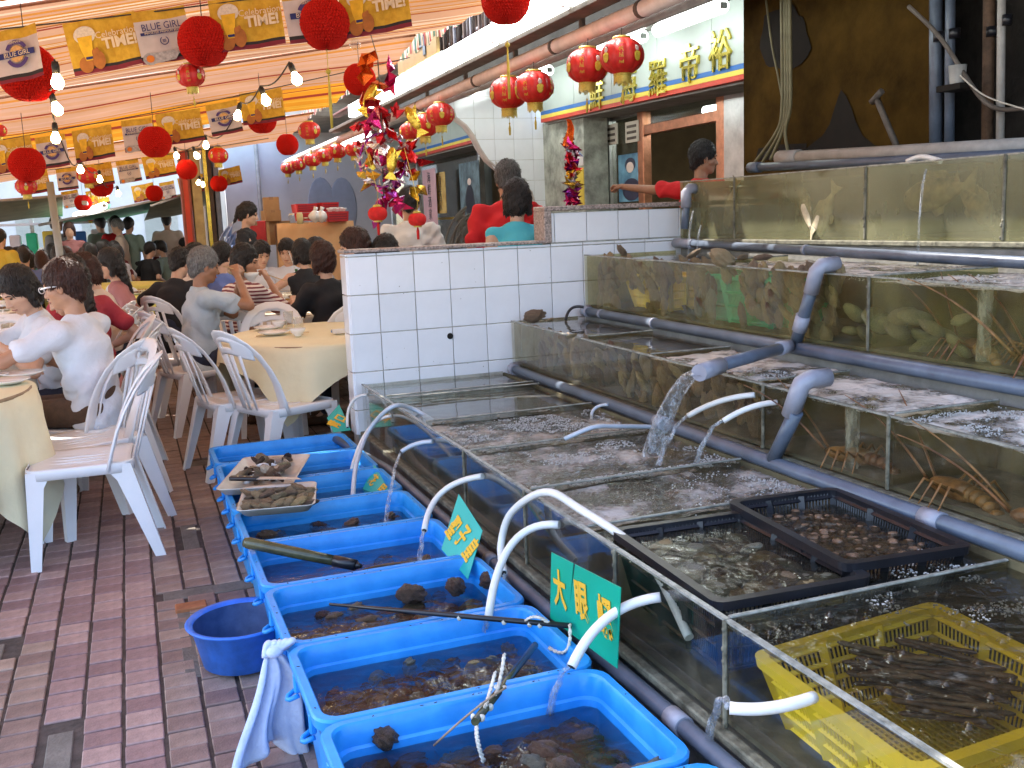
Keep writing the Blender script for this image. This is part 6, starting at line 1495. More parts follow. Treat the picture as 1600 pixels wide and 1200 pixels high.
    t['label'] = label; t['category'] = 'banner'; t['group'] = group; t.location = P; t.scale = (w,)*3; t.rotation_euler = (rx, tiltz, EA+sway)
    return t
def strung(label, P0, P1, sag=.06, r=.004, n=16):
    t = empty('cord', label, 'cord', P0); k = MB(); P0, P1 = Vector(P0), Vector(P1)
    k.tube([P0.lerp(P1, i/n)-Vector((0, 0, sag*math.sin(PI*i/n))) for i in range(n+1)], r, 5); wpart(k, 'line', M_wire, t)
# (kind, image x and y of its top centre, distance, words)
BN = [('seal', 22, 44, 4.95, 'round seal banner at the upper left corner'), ('time', 154, 28, 4.95, 'upper left banner with beer glass, in the nearest row'), ('name', 246, 14, 4.95, 'nearest banner reading a beer name, left of the big red ball'),
      ('time', 380, -6, 4.95, 'banner with beer glass right of the big red ball'), ('seal', 478, -18, 4.95, 'round seal banner behind a big red ball at the top'), ('time', 580, -30, 4.95, 'banner with beer glass at the top, cut by the frame'),
      ('time', 14, 218, 8.1, 'second row banner with beer glass at the left edge'), ('seal', 78, 212, 8.1, 'second row round seal banner'), ('time', 143, 200, 8.1, 'second row banner with beer glass above a bulb'), ('name', 213, 186, 8.1, 'second row name banner half behind a red ball'), ('time', 277, 174, 8.1, 'second row banner with beer glass right of the red ball'), ('seal', 345, 160, 8.1, 'second row seal banner folded in the wind'), ('time', 407, 142, 8.1, 'second row banner with beer glass at its right end'),
      ('time', 50, 268, 11.6, 'third row banner at the left edge'), ('seal', 103, 262, 11.6, 'third row round seal banner'), ('time', 150, 256, 11.6, 'third row banner behind a lantern'), ('name', 198, 250, 11.6, 'third row name banner'), ('time', 245, 242, 11.6, 'third row banner beside a red ball'), ('time', 358, 262, 15.0, 'last row banner at its right end before the pale wall'),
      ('name', 108, 298, 15.4, 'last row name banner at the left'), ('time', 150, 296, 15.4, 'last row banner left of a red ball'), ('time', 222, 288, 15.4, 'last row banner above the green tarpaulin'), ('name', 260, 284, 15.4, 'last row name banner'), ('time', 295, 276, 15.4, 'last row banner under two bulbs'), ('seal', 326, 270, 15.2, 'last row seal banner by the dark pillars')]
for i, (kd, u, v, D, lb) in enumerate(BN):
    w = {'time': 112, 'name': 112, 'seal': 112}[kd]*4.95/F_PX
    banner(kd, lb, atd(u, v, D), R(-4), w, R(-7+random.uniform(-3, 3)), R(random.uniform(-13, 13)))
strung('cord carrying the nearest row of banners', atd(-60, 52, 4.95), atd(690, -48, 4.95), .02); strung('cord carrying the second row of banners', atd(-40, 226, 8.1), atd(640, 90, 8.1), .03); strung('cord carrying the third row of banners', atd(-20, 276, 11.6), atd(420, 216, 11.6), .03)

# ------------------------------------------------------------------ red paper balls, lanterns, bulbs
M_ball = mat('red_paper', (.85, .026, .012), .8, .25, 30, .4, 90); M_gold = mat('gold_trim', (.62, .50, .10), .38, .35, 30, .2, 60, metal=.35); M_cordr = mat('gold_cord', (.58, .44, .06), .7, .2, 20)
def ball_mesh():
    k = MB(); nu, nv = 46, 24; v = []; f = []
    def pt(a, b, rr):
        pin = 1-.10*math.exp(-((abs(b)-PI/2)**2)/.08); return (rr*pin*math.cos(b)*math.cos(a), rr*pin*math.cos(b)*math.sin(a), rr*pin*math.sin(b))
    for j in range(nv):
        b0, b1 = PI*(j/nv-.5), PI*((j+1)/nv-.5); sh = .5*(j % 2)
        for i in range(nu):
            a0, a1 = 2*PI*(i+sh)/nu, 2*PI*(i+1+sh)/nu; am = (a0+a1)/2; bm_ = (b0+b1)/2; n = len(v); jt = lambda: random.uniform(.985, 1.02)
            v += [pt(a0, bm_, jt()), pt(am, b0-.02, jt()), pt(a1, bm_, jt()), pt(am, b1+.02, jt()), pt(am, bm_, .86)]
            f += [(n, n+1, n+4), (n+1, n+2, n+4), (n+2, n+3, n+4), (n+3, n, n+4)]
    k.add(v, f); k.ell((0, 0, 0), (.90, .90, .82), 24, 14); return k.mesh('honeycomb', M_ball)
BALL = ball_mesh()
def ball(label, u, v, r, D, tassel=False, group='red paper honeycomb balls'):
    P = atd(u, v, D); rr = r*D/F_PX; t = empty('paper_ball', label, 'paper ball', P, random.random(), group)
    mkobj('honeycomb', BALL, t, scale=rr); k = MB(); k.tube([(0, 0, rr*.9), (0, 0, rr+.25)], .0025, 5); k.build('hanging_cord', M_wire, t)
    if tassel: k = MB(); k.tube([(0, 0, -rr*.9), (0, 0, -rr-.10)], .002, 5); k.ell((0, 0, -rr-.10), .014, 8, 6); k.tube([(0, 0, -rr-.10), (0, 0, -rr-.24), (0, 0, -rr-.38)], [.003, .009, .007], 6); k.build('tassel', M_cordr, t)
for a in (('big red ball below the name banner at the top', 318, 65, 39, 5.0), ('big red ball in front of the round seal banner at the top', 508, 38, 40, 5.0, True), ('big red ball half behind the round seal banner at the left', 44, 114, 45, 5.32), ('red ball cut by the top edge above the strip lights', 790, 0, 38, 5.3, True), ('red ball above a small lantern at the left', 42, 257, 27, 7.6),
          ('red ball in the second row of banners', 242, 222, 25, 7.8), ('red ball behind the foil decoration', 562, 124, 25, 7.8), ('red ball under the rightmost second row banner', 409, 186, 23, 8.4), ('red ball alone before the pink canopy', 449, 226, 17, 11.0), ('red ball in the third row of banners', 292, 265, 16, 11.2), ('red ball behind the third row lantern', 158, 290, 18, 11.8),
          ('small red ball low at the left', 130, 317, 13, 14.5), ('small red ball above the green tarpaulin', 241, 302, 13, 14.5), ('small red ball before the pale wall', 342, 287, 13, 14.3)): ball(*a)
M_lan = mat('lantern_red', (.62, .022, .018), .42, .12, 6, .05, 40); M_fig = mat('printed_figure', (.62, .46, .05), .6, .4, 40); M_face = mat('printed_face', (.72, .58, .52), .6)
LPROTO = []
def lantern(label, P, r, rz, tassel=True, group='red lanterns with gold print'):
    if LPROTO: t = copy_tree(LPROTO[0])
    else:
        t = empty('lantern', label, 'lantern'); LPROTO.append(t)
        k = MB(); n = 18; prof = [(math.cos(PI*(i/n-.5))**.8*1.0 if 0 < i < n else .40, .80*math.sin(PI*(i/n-.5))) for i in range(n+1)]; prof = [(max(q, .38), z) for q, z in prof]
        k.lathe(prof, 96, rib=.06, ribs=12); k.build('shade', M_lan, t)
        for z in (.80, -.84): k = MB(); k.lathe([(.36, z-.05), (.42, z-.05), (.42, z+.06), (.36, z+.06), (.36, z-.05)], 28); k.build('collar', M_gold, t)
        k = MB()
        for i in range(44):
            a = 2*PI*i/44; L = .36+.06*math.sin(i*5.1); k.add([(.40*math.cos(a-.07), .40*math.sin(a-.07), -.86), (.40*math.cos(a+.07), .40*math.sin(a+.07), -.86), (.42*math.cos(a+.06), .42*math.sin(a+.06), -.86-L), (.42*math.cos(a-.06), .42*math.sin(a-.06), -.86-L)], [(0, 1, 2, 3)])
        k.build('fringe', M_gold, t)
        k = MB(); k.tube([(0, 0, -.8), (0, 0, -1.55)], .012, 5); k.ell((0, 0, -1.55), .05, 8, 6); k.tube([(0, 0, -1.6), (0, 0, -1.8), (0, 0, -2.15)], [.02, .07, .05], 7); k.build('tassel', M_cordr, t)
        k = MB(); k.tube([(0, 0, .8), (0, 0, 1.25)], .02, 5); k.build('hook', M_wire, t)
        rad = lambda z: (max(0, 1-(z/.80)**2))**.4*.985+.035
        for q in range(4):
            a = PI/2*q; 
            for i, ch in enumerate('一帆風順'):
                z = .40-.26*i; c = Vector((rad(z)*math.cos(a), rad(z)*math.sin(a), z)); text(ch, .24, M_fig, t, frame_m(c, (-math.sin(a), math.cos(a), 0), (-.35*z*math.cos(a), -.35*z*math.sin(a), 1)), .003)
            a2 = a+PI/4; F = MB()
            for (dx, z, sx, sz, mi) in ((0, -.14, .17, .24, 0), (0, .20, .11, .13, 1), (0, .30, .10, .06, 2), (.10, -.05, .09, .10, 0), (-.10, -.06, .08, .10, 0)):
                c = Vector((rad(z)*math.cos(a2), rad(z)*math.sin(a2), z))+Vector((-math.sin(a2), math.cos(a2), 0))*dx; Mx = frame_m(c, (-math.sin(a2), math.cos(a2), 0), (0, 0, 1))
                F.ell((0, 0, 0), (sx, sz, .02+.004*mi), 12, 6, mi, M=Mx)
            F.build('printed_figure', [M_fig, M_face, M_black], t)
    t['label'] = label; t['category'] = 'lantern'; t['group'] = group; t.location = P; t.scale = (r,)*3; t.rotation_euler = (R(random.uniform(-3, 3)), R(random.uniform(-3, 3)), rz)
    return t
for i, (u, v, r, lb, rz) in enumerate(((972, 88, 34, 'nearest and largest lantern, in front of the gilt characters', 4.2), (918, 103, 33, 'lantern tucked behind the largest one', 4.0), (835, 136, 30, 'right lantern of the second pair on the pipe', 5.4), (795, 145, 30, 'left lantern of the second pair on the pipe', 4.1), (688, 179, 22, 'right lantern of the third pair', 5.3), (663, 196, 22, 'left lantern of the third pair, by the gold foil fish', 5.5),
        (640, 205, 16, 'lantern hidden behind the foil decoration', 1), (553, 233, 14, 'fourth lantern before the pale wall counting from the left end', 5.4), (527, 236, 14, 'lantern left of the one above the red baskets', 5), (507, 243, 13, 'lantern over the counter, middle of the far run', 5.2), (488, 250, 13, 'third lantern from the far end of the pipe', 4), (466, 257, 12, 'second lantern from the far end of the pipe', 1), (450, 263, 11, 'last lantern at the far end of the pipe', 2))):
    P = onx(u, v, 2.70); lantern(lb, P, r*depth(P)/F_PX, rz)
for (u, v, r, D, lb) in ((298, 118, 22, 5.1, 'small lantern hanging under the big red ball at the top'), (41, 291, 16, 7.7, 'small lantern under the red ball at the left'), (-2, 204, 12, 6.0, 'small lantern cut by the left edge'), (137, 274, 16, 11.4, 'lantern with a bulb in front of it in the third row'), (341, 243, 15, 11.4, 'lantern at the right end of the third row'), (483, 204, 17, 9.0, 'lantern at the canopy edge left of the strip lights'), (141, 340, 7, 18, 'tiny lantern far under the green tarpaulin')):
    lantern(lb, atd(u, v, D), r*D/F_PX, random.random()*6, group='small lanterns under the canopy')
M_bulb = emis('lit_bulb', (1, .74, .36), 9.0); M_sock = mat('bulb_socket', (.02, .018, .016), .6, .2, 20); M_cap = mat('unlit_bulb', (.60, .56, .50), .15)
def bulbs(label, pts, r=.030):
    """pts: image x, y of each bulb and its distance"""
    P = [atd(u, v, d) for u, v, d in pts]; t = empty('bulb_string', label, 'light string', P[0]); W_ = []
    for i, p in enumerate(P):
        up = Vector((random.uniform(-.4, .4), random.uniform(-.3, .3), 1)).normalized(); s = p+up*.085; W_.append(s+up*.02)
        b_ = empty('bulb', None, None, (p-P[0])); b_.parent = t; b_.rotation_euler = up.to_track_quat('Z', 'Y').to_euler()
        lit = not (label.startswith('warm') and i == 0 and False)
        k = MB(); k.lathe([(0, -r), (r*.6, -r*.85), (r, -r*.1), (r*.95, r*.3), (r*.55, r*1.15), (r*.42, r*1.6)], 14); k.build('bulb_glass', M_bulb if pts[i][2] > 0 else M_cap, b_)
        k = MB(); k.tube([(0, 0, r*1.5), (0, 0, r*2.6), (0, 0, r*3.3)], [r*.55, r*.6, r*.45], 8); k.build('socket', M_sock, b_)
    k = MB(); pth = []
    for a, b in zip(W_[:-1], W_[1:]):
        n = 8; pth += [a.lerp(b, i/n)-Vector((0, 0, .05*(b-a).length*math.sin(PI*i/n))) for i in range(n)]
    pth.append(W_[-1]); k.tube(pth, .005, 5); wpart(k, 'flex', M_wire, t)
bulbs('warm bulbs strung down the left past the seal banner', [(90, 130, 4.7), (90, 172, 5.4), (87, 217, 6.2), (126, 266, 9.0), (156, 281, 10.4), (167, 303, 12.0), (185, 303, 12.6)])
bulbs('warm bulbs strung from the top centre towards the far left', [(464, 125, 5.6), (416, 158, 6.4), (371, 182, 7.3), (322, 228, 9.6), (308, 244, 10.4), (276, 244, 11.0), (310, 286, 14.0), (317, 289, 14.6)])
t = empty('bulb_string', 'single unlit clear bulb beside the foil decoration', 'light bulb', atd(555, 70, 5.3)); k = MB(); r = .03; k.lathe([(0, -r), (r*.6, -r*.85), (r, -r*.1), (r*.95, r*.3), (r*.55, r*1.15), (r*.42, r*1.6)], 14); k.build('bulb_glass', M_glassw, t); k = MB(); k.tube([(0, 0, r*1.5), (0, 0, r*3.2)], r*.6, 8); k.build('socket', M_sock, t); k = MB(); k.tube([(0, 0, .09), (-.1, .1, .3), (-.3, .1, .5)], .004, 5); k.build('flex', M_wire, t)

# ------------------------------------------------------------------ foil decorations
FO = {n: mat('foil_'+n, c, .18, .25, 20, .6, 30, metal=.75) for n, c in (('magenta', (.55, .02, .16)), ('red', (.60, .02, .03)), ('gold', (.70, .48, .06)), ('silver', (.70, .66, .70)), ('purple', (.32, .03, .30)), ('orange', (.80, .16, .02)))}
def petal(k, c, L, w, rot):
    Mx = Matrix.Translation(c) @ rot; k.add([(0, 0, 0), (L*.45, w, .02), (L, 0, .05), (L*.45, -w, .02), (L*.45, 0, -.03)], [(0, 1, 4), (1, 2, 4), (2, 3, 4), (3, 0, 4)], 0, False, Mx)
def rrot(): return Matrix.Rotation(random.random()*6.28, 4, 'Z') @ Matrix.Rotation(random.uniform(-1.4, 1.4), 4, 'Y') @ Matrix.Rotation(random.random()*6.28, 4, 'X')
DD = 6.6; t = empty('foil_decoration', 'tall hanging cluster of red, gold and magenta foil shapes with a hoop', 'decoration', atd(600, 215, DD)); base = t.location.copy()
def fp(u, v, d=0): return atd(u, v, DD+d)-base
for (u, v, n, col, L) in ((565, 110, 3, 'orange', .16), (568, 140, 3, 'orange', .17), (588, 160, 3, 'red', .18), (612, 110, 4, 'magenta', .12), (610, 135, 3, 'magenta', .11), (580, 190, 8, 'magenta', .09), (600, 200, 8, 'red', .10), (590, 215, 8, 'silver', .07), (572, 235, 6, 'red', .10), (625, 225, 6, 'silver', .07), (640, 245, 6, 'red', .13), (648, 232, 4, 'red', .11), (600, 240, 6, 'silver', .08), (578, 262, 5, 'gold', .08), (608, 285, 6, 'magenta', .09), (600, 310, 7, 'magenta', .10), (618, 320, 5, 'magenta', .12), (592, 335, 3, 'purple', .10), (645, 290, 4, 'gold', .10), (575, 285, 4, 'gold', .09), (622, 300, 4, 'purple', .09), (560, 200, 4, 'red', .08), (615, 180, 4, 'red', .08), (630, 265, 4, 'red', .09)):
    k = MB()
    for q in range(n): petal(k, fp(u+random.uniform(-8, 8), v+random.uniform(-9, 9), random.uniform(-.12, .12)), L, L*.35, rrot())
    k.build('foil_tuft', FO[col], t)['kind'] = 'stuff'
for (u, v, a) in ((578, 150, .5), (645, 185, -.5), (612, 250, .1)):                # gold fish shapes
    k = MB(); c = fp(u, v, -.1); Mx = Matrix.Translation(c) @ Matrix.Rotation(EA, 4, 'Z') @ Matrix.Rotation(a, 4, 'Y')
    k.ell((0, 0, .0), (.036, .016, .085), 10, 8, M=Mx); k.poly([(-.045, -.12), (.045, -.13), (.0, -.06)], .01, M=Mx); k.poly([(.02, .05), (.065, .07), (.03, .0)], .008, M=Mx); k.build('foil_fish', FO['gold'], t)
k = MB(); k.tube([fp(598+36*math.cos(a), 250+42*math.sin(a), 0) for a in [2*PI*i/40 for i in range(41)]], .009, 6); k.build('hoop', FO['purple'], t)
k = MB(); k.ell(fp(600, 248, .02), (.075, .04, .10), 14, 10); k.build('foil_medallion', FO['silver'], t); k = MB(); k.ell(fp(596, 245, -.06), (.042, .02, .062), 14, 10); k.build('printed_gourd', FO['magenta'], t)
k = MB(); k.tube([fp(590, 90), fp(595, 160), fp(600, 330)], .004, 5); k.tube([fp(590, 90), fp(575, 40), fp(560, -10)], .003, 5); k.build('hanging_cord', M_wire, t)
k = MB()
for i in range(60): a = random.random()*6.3; rr = 1+random.uniform(-.1, .1); petal(k, fp(598+36*rr*math.cos(a), 250+42*rr*math.sin(a), random.uniform(-.05, .05)), .035, .012, rrot())
tag(k.build('tinsel', FO['silver'], t), kind='stuff')
M_vel = mat('red_velvet', (.60, .012, .012), .8, .2, 40, .3, 90)
for (u, v, r, lb) in ((590, 334, 15, 'tiny round red lantern hanging lowest left under the foil cluster'), (652, 343, 14, 'tiny round red lantern right of the foil cluster')):
    t = empty('tiny_lantern', lb, 'lantern', atd(u, v, 6.4)); rr = r*6.4/F_PX; k = MB(); k.lathe([(rr*max(.25, math.cos(b)**.6), rr*.72*math.sin(b)) for b in [PI*(i/14-.5) for i in range(15)]], 40, rib=.08, ribs=14); k.build('shade', M_vel, t)
    for z in (.78, -.76): k = MB(); k.lathe([(rr*.42, rr*(z-.1)), (rr*.5, rr*z), (rr*.35, rr*(z+.14)), (rr*.1, rr*(z+.2))], 18); k.build('cap', M_gold, t)
    k = MB(); k.tube([(0, 0, -rr*.8), (0, 0, -rr*1.3), (0, 0, -rr*2.2)], [.004, .010, .008], 6); k.build('tassel', M_vel, t); k = MB(); k.tube([(0, 0, rr*.9), (.01, 0, rr*2.2), (-.06, 0, .45)], .002, 5); k.build('hanging_cord', M_gold, t)
t = empty('foil_garland', 'slim garland of red, purple and silver foil hanging before the grey pillar', 'decoration', atd(890, 250, 6.7)); base = t.location.copy(); DD = 6.7
for i in range(13):
    k = MB(); v = 222+i*7.6; c = ('red', 'magenta', 'silver', 'magenta', 'red', 'purple', 'red', 'gold', 'silver', 'gold', 'purple', 'magenta', 'magenta')[i]
    for q in range(9): petal(k, fp(893+random.uniform(-5, 5), v+random.uniform(-3, 3), random.uniform(-.03, .03)), .055, .018, rrot())
    k.build('foil_tuft', FO[c], t)['kind'] = 'stuff'
for u0 in (884, 890, 897): k = MB(); k.grid(lambda i, j: tuple(fp(lerp(888, u0, i)+(j-.5)*7*(1-i*.4)+3*math.sin(i*5), lerp(186, 228, i), -.02)), 8, 2); k.build('orange_ribbon', FO['orange'], t)
# ------------------------------------------------------------------ shop front on the right
XF = 4.75
M_fasc = mat('white_fascia', (.40, .46, .43), .4, .06, 3); M_st = mat('stainless', (.42, .42, .42), .28, .25, 6, .05, 20, metal=.85); M_copper = mat('copper_frame', (.50, .22, .13), .3, .3, 10, metal=.8); M_wall = mat('shop_wall', (.50, .48, .38), .8, .2, 4, .2, 30); M_wp = mat('weathered_plaster', (.34, .35, .30), .85, .6, 5, .4, 30); M_soff = mat('soffit', (.20, .19, .17), .8, .3, 4); M_beam = mat('old_beam', (.12, .10, .085), .8, .4, 6, .3, 30); M_pinkpipe = mat('painted_pipe', (.80, .68, .62), .5, .15, 8, .08, 30)
M_blue, M_yl, M_rd = mat('stripe_blue', (.02, .13, .42), .5), mat('stripe_yellow', (.72, .56, .07), .5), mat('stripe_red', (.55, .045, .02), .5)
M_tube = emis('lit_tube', (.93, 1, .96), 2.6); M_hous = mat('lamp_housing', (.55, .56, .54), .5, .1, 9); M_gilt = mat('gilt', (.72, .58, .10), .22, .3, 12, metal=.85)
M_pane = film_mat('shop_glass', (.82, .84, .80), (.55, .85, .02, .35), (.28, .28, .25), 3, .04, ior=1.5)
def W_(o, mb, name, mats): return wpart(mb, name, mats, o)
def fascia(label, y0, y1, z0, z1, chars=None, tilt=0):
    t = empty('shop_fascia', label, 'sign', (XF, (y0+y1)/2, z0)); 
    n = max(1, round((y1-y0)/1.0))
    for i in range(n):
        a, b = lerp(y0, y1, i/n), lerp(y0, y1, (i+1)/n); k = MB(); k.box((XF+.04, (a+b)/2, (z0+.126+z1)/2), (.08, b-a-.006, z1-z0-.126), .003); W_(t, k, 'panel', M_fasc)
    for i, m in enumerate((M_rd, M_yl, M_blue)): k = MB(); k.box((XF+.036, (y0+y1)/2, z0+.021+.042*i), (.084, y1-y0, .0405), .001); W_(t, k, 'stripe', m)
    k = MB(); k.box((XF+.45, (y0+y1)/2, z0-.012), (.80, y1-y0, .02)); W_(t, k, 'soffit_panel', M_soff)
    if chars:
        for ch, u, v, h in chars:
            p = onx(u, v, XF); o = text(ch, h, M_gilt, t, Matrix.Identity(4), .012); Mx = frame_m(Vector((XF-.012, p.y, p.z))-t.location, (0, -1, 0), (0, 0, 1)); o.matrix_local = Mx
    t.rotation_euler.x = tilt; return t
fascia('white shop fascia with gilt characters and blue, yellow and red stripes', 6.6, 11.25, 2.48, 3.12, [('裕', 1127, 78, .36), ('帝', 1079, 101, .36), ('羅', 1029, 124, .36), ('海', 983, 138, .36), ('鮮', 934, 152, .36)], tilt=R(1.1))
fascia('farther white fascia with the same stripes beyond the curved wall', 11.7, 21, 2.50, 3.1)
def strip_light(label, p0, p1, r=.035, group='fluorescent strip lights', flat=None):
    t = empty('strip_light', label, 'strip light', p0, 0, group); p0, p1 = Vector(p0), Vector(p1); d = (p1-p0).normalized()
    if flat:
        k = MB(); k.box((p0+p1)/2, (flat[0], (p1-p0).length-.02, flat[1]), .012); W_(t, k, 'diffuser', M_tube)
        for e in (p0, p1): k = MB(); k.box(e, (flat[0]+.01, .02, flat[1]+.01), .003); W_(t, k, 'end_cap', M_hous)
    else:
        k = MB(); k.tube([p0+d*.03, p1-d*.03], r, 10); W_(t, k, 'tube', M_tube)
        k = MB(); k.box((p0+p1)/2+Vector((0, 0, r+.035)), (.07, (p1-p0).length, .05), .006); W_(t, k, 'housing', M_hous)
        for e in (p0+d*.015, p1-d*.015): k = MB(); k.box(e, (.06, .02, .05), .006); W_(t, k, 'end_cap', M_fasc)
NM = ['at the top right end of the long row', 'second in the long row along the eave', 'third in the long row along the eave', 'fourth in the long row along the eave', 'fifth in the long row along the eave', 'sixth in the long row along the eave', 'seventh, at the far end of the long row']
for i in range(7): strip_light('long glowing light box '+NM[i], (2.66, 3.3+1.25*i, 2.745), (2.66, 3.3+1.25*i+1.23, 2.745), flat=(.10, .14))
for lb, y0, y1, x in (('glowing tube above the gilt characters at the right', 6.7, 7.75, 4.35), ('second glowing tube above the gilt characters', 7.95, 9.0, 4.35), ('glowing tube behind the second lantern pair', 9.9, 11.1, 4.3), ('glowing tube before the curved tiled wall', 11.4, 12.7, 4.0), ('far glowing tube over the row of distant lanterns', 13.0, 15.8, 3.3)): strip_light(lb, (x, y0, 2.93 if x > 3.5 else 2.62), (x, y1, 2.93 if x > 3.5 else 2.62), .055)
t = empty('eave_beam', 'old steel beam along the eave under the light boxes', 'beam', (2.7, 8, 2.64)); k = MB(); k.box((2.72, 8.2, 2.645), (.14, 10.6, .04), .006); W_(t, k, 'web', M_beam); k = MB(); k.box((2.74, 8.2, 2.835), (.12, 10.6, .03), .006); W_(t, k, 'top_flange', mat('red_brown_paint', (.16, .05, .04), .7, .3, 8))
for i in range(9): k = MB(); k.box((2.79, 3.6+i*1.15, 2.60), (.03, .04, .12), .003); W_(t, k, 'bracket', M_beam)
t = empty('eave_pipe', 'dusty pink pipe along the eave that carries the lanterns', 'pipe', (2.78, 8, 2.53)); k = MB(); k.tube([(2.78, 2.9, 2.525), (2.78, 8, 2.53), (2.78, 18.5, 2.55)], .046, 14); W_(t, k, 'pipe_run', M_pinkpipe)
for y in (5.1, 6.3, 7.9, 9.6): k = MB(); k.tube([(2.78, y-.02, 2.53), (2.78, y+.02, 2.53)], .050, 14); W_(t, k, 'clip', M_beam)
k = MB(); k.tube([(2.92, 3.2, 2.50), (2.92, 12, 2.53)], .03, 8); W_(t, k, 'thin_pipe', M_pvcb)
o = MB(); o.box((3.9, 11.5, 3.12), (2.2, 20, .06)); tag(o.build('eave_ceiling', M_soff), kind='structure')
# slatted screen above the lights
t = empty('slatted_screen', 'upright row of old bars above the strip lights', 'screen', (2.78, 6.5, 2.85))
M_bar = [mat('bar_brown', (.16, .11, .085), .7, .4, 8, .2, 40), mat('bar_grey', (.24, .23, .24), .6, .3, 8), mat('bar_dark', (.06, .05, .045), .7, .3, 8)]
for i in range(96):
    y = 3.9+i*.062; h = 1.5+random.uniform(-.15, .1); k = MB(); x = 2.80+random.uniform(-.02, .03)
    if i % 3 == 1: k.box((x, y, 2.85+h/2), (.022, random.uniform(.02, .035), h), .003)
    else: k.tube([(x, y, 2.85), (x+random.uniform(-.01, .01), y+random.uniform(-.02, .02), 2.85+h)], random.uniform(.010, .016), 7)
    W_(t, k, 'bar', random.choice(M_bar))
k = MB(); k.tube([(2.84, 3.8, 3.45), (2.84, 10, 3.45)], .02, 6); k.tube([(2.84, 3.8, 2.95), (2.84, 10, 2.95)], .02, 6); W_(t, k, 'rail', M_bar[1]).data
for o_ in [c for c in t.children if c.name.startswith('rail')]: o_['kind'] = 'stuff'
t = empty('upper_wall', 'dark upper wall behind the bars', 'wall', (3.1, 8, 2.75)); k = MB(); k.box((3.2, 8, 3.6), (.1, 13, 1.75)); W_(t, k, 'wall_face', mat('sooty_wall', (.05, .043, .038), .9, .5, 3))
t = empty('shop_board', 'yellow board with a dark mark under the canopy edge', 'sign', (2.62, 8.8, 2.85)); k = MB(); k.box((2.64, 9.1, 2.98), (.03, 1.3, .30), .004); W_(t, k, 'board', mat('board_yellow', (.26, .16, .05), .7, .2, 6)); k = MB(); k.box((2.62, 8.95, 3.0), (.01, .30, .10), .003); k.box((2.62, 8.8, 2.95), (.01, .08, .16), .003); W_(t, k, 'painted_mark', M_black)
for q in [c for c in t.children if 'mark' in c.name]: q['kind'] = 'stuff'

# the shop front below the fascia
t = empty('restaurant', 'shop front with steel doors, copper frame and dim interior under the gilt sign', 'shop', (5.4, 9, 0)); XD = 5.25
def yv(u, X=XD): return onx(u, 260, X).y
for (u0, u1, m, nm) in ((1170, 1138, M_st, 'door_jamb'), (1012, 1003, M_copper, 'door_jamb'), (1138, 1126, M_copper, 'door_jamb'), (958, 930, M_st, 'window_jamb')):
    k = MB(); a, b = yv(u0), yv(u1); k.box((XD, (a+b)/2, 1.25), (.10, abs(b-a), 2.5), .006); W_(t, k, nm, m)
k = MB(); a, b = yv(1138), yv(1003); k.box((XD, (a+b)/2, 2.28), (.08, abs(b-a), .10), .006); W_(t, k, 'lintel', M_copper)
k = MB(); k.box((XD, (a+b)/2, 2.43), (.03, abs(b-a), .20), .002); W_(t, k, 'transom_glass', M_pane)
k = MB(); a, b = yv(1003), yv(958); k.box((XD, (a+b)/2, 1.3), (.012, abs(b-a), 2.4)); W_(t, k, 'window_glass', M_pane)
k = MB(); k.box((XD, (a+b)/2, 2.48), (.06, abs(b-a), .06), .004); W_(t, k, 'window_head', M_st)
k = MB(); a, b = yv(930), yv(915); k.box((XD-.02, (a+b)/2, 1.25), (.10, abs(b-a), 2.5), .004); W_(t, k, 'dark_door_edge', M_dark)
for u0, u1, v0, v1 in ((950, 967, 192, 228), (981, 1001, 187, 224)):                   # two pale paper racks on the glass
    a, b = onx(u0, v1, XD-.03), onx(u1, v0, XD-.03); k = MB(); k.box((XD-.05, (a.y+b.y)/2, (a.z+b.z)/2), (.02, abs(a.y-b.y), b.z-a.z), .003); W_(t, k, 'paper_rack', mat('pale_board', (.62, .58, .50), .7, .1, 8))
    for q in range(3): k = MB(); z = lerp(a.z, b.z, .2+.28*q); k.box((XD-.063, (a.y+b.y)/2, z), (.008, abs(a.y-b.y)*.7, (b.z-a.z)*.13), .002); W_(t, k, 'rack_slot', M_beam)
k = MB(); k.box((7.4, 9, 1.3), (.1, 8, 2.7)); W_(t, k, 'back_wall', M_wall); k = MB(); k.box((6.3, 9, 2.66), (2.1, 8, .06)); W_(t, k, 'ceiling_panel', M_wall); k = MB(); k.box((6.3, 11.6, 1.3), (2.1, .1, 2.7)); W_(t, k, 'side_wall', mat('brown_wall', (.18, .12, .06), .7, .2, 5)); k = MB(); k.box((6.3, 6.3, 1.3), (2.1, .1, 2.7)); W_(t, k, 'side_wall', M_wall)
k = MB(); k.box((6.3, 9, .14), (2.1, 8, .04)); W_(t, k, 'shop_floor', M_soff)
k = MB(); k.box((7.33, 9.2, 2.42), (.06, 2.6, .16), .01); W_(t, k, 'cornice', M_fasc)
for y in (8.6, 9.7): k = MB(); k.box((7.33, y, 1.75), (.03, .30, .42), .004); W_(t, k, 'picture_frame', mat('frame_brown', (.08, .04, .02), .5)); k = MB(); k.box((7.31, y, 1.75), (.01, .22, .34)); W_(t, k, 'picture', M_bw)
k = MB(); k.ell((7.1, 8.9, 2.2), (.12, .12, .10), 12, 8); W_(t, k, 'red_lamp', M_vel); k = MB(); k.box((7.2, 10.3, 2.1), (.05, .14, .10), .01); W_(t, k, 'wall_clock', M_fasc)
a, b = onx(967, 316, XD-.04), onx(1003, 237, XD-.04)
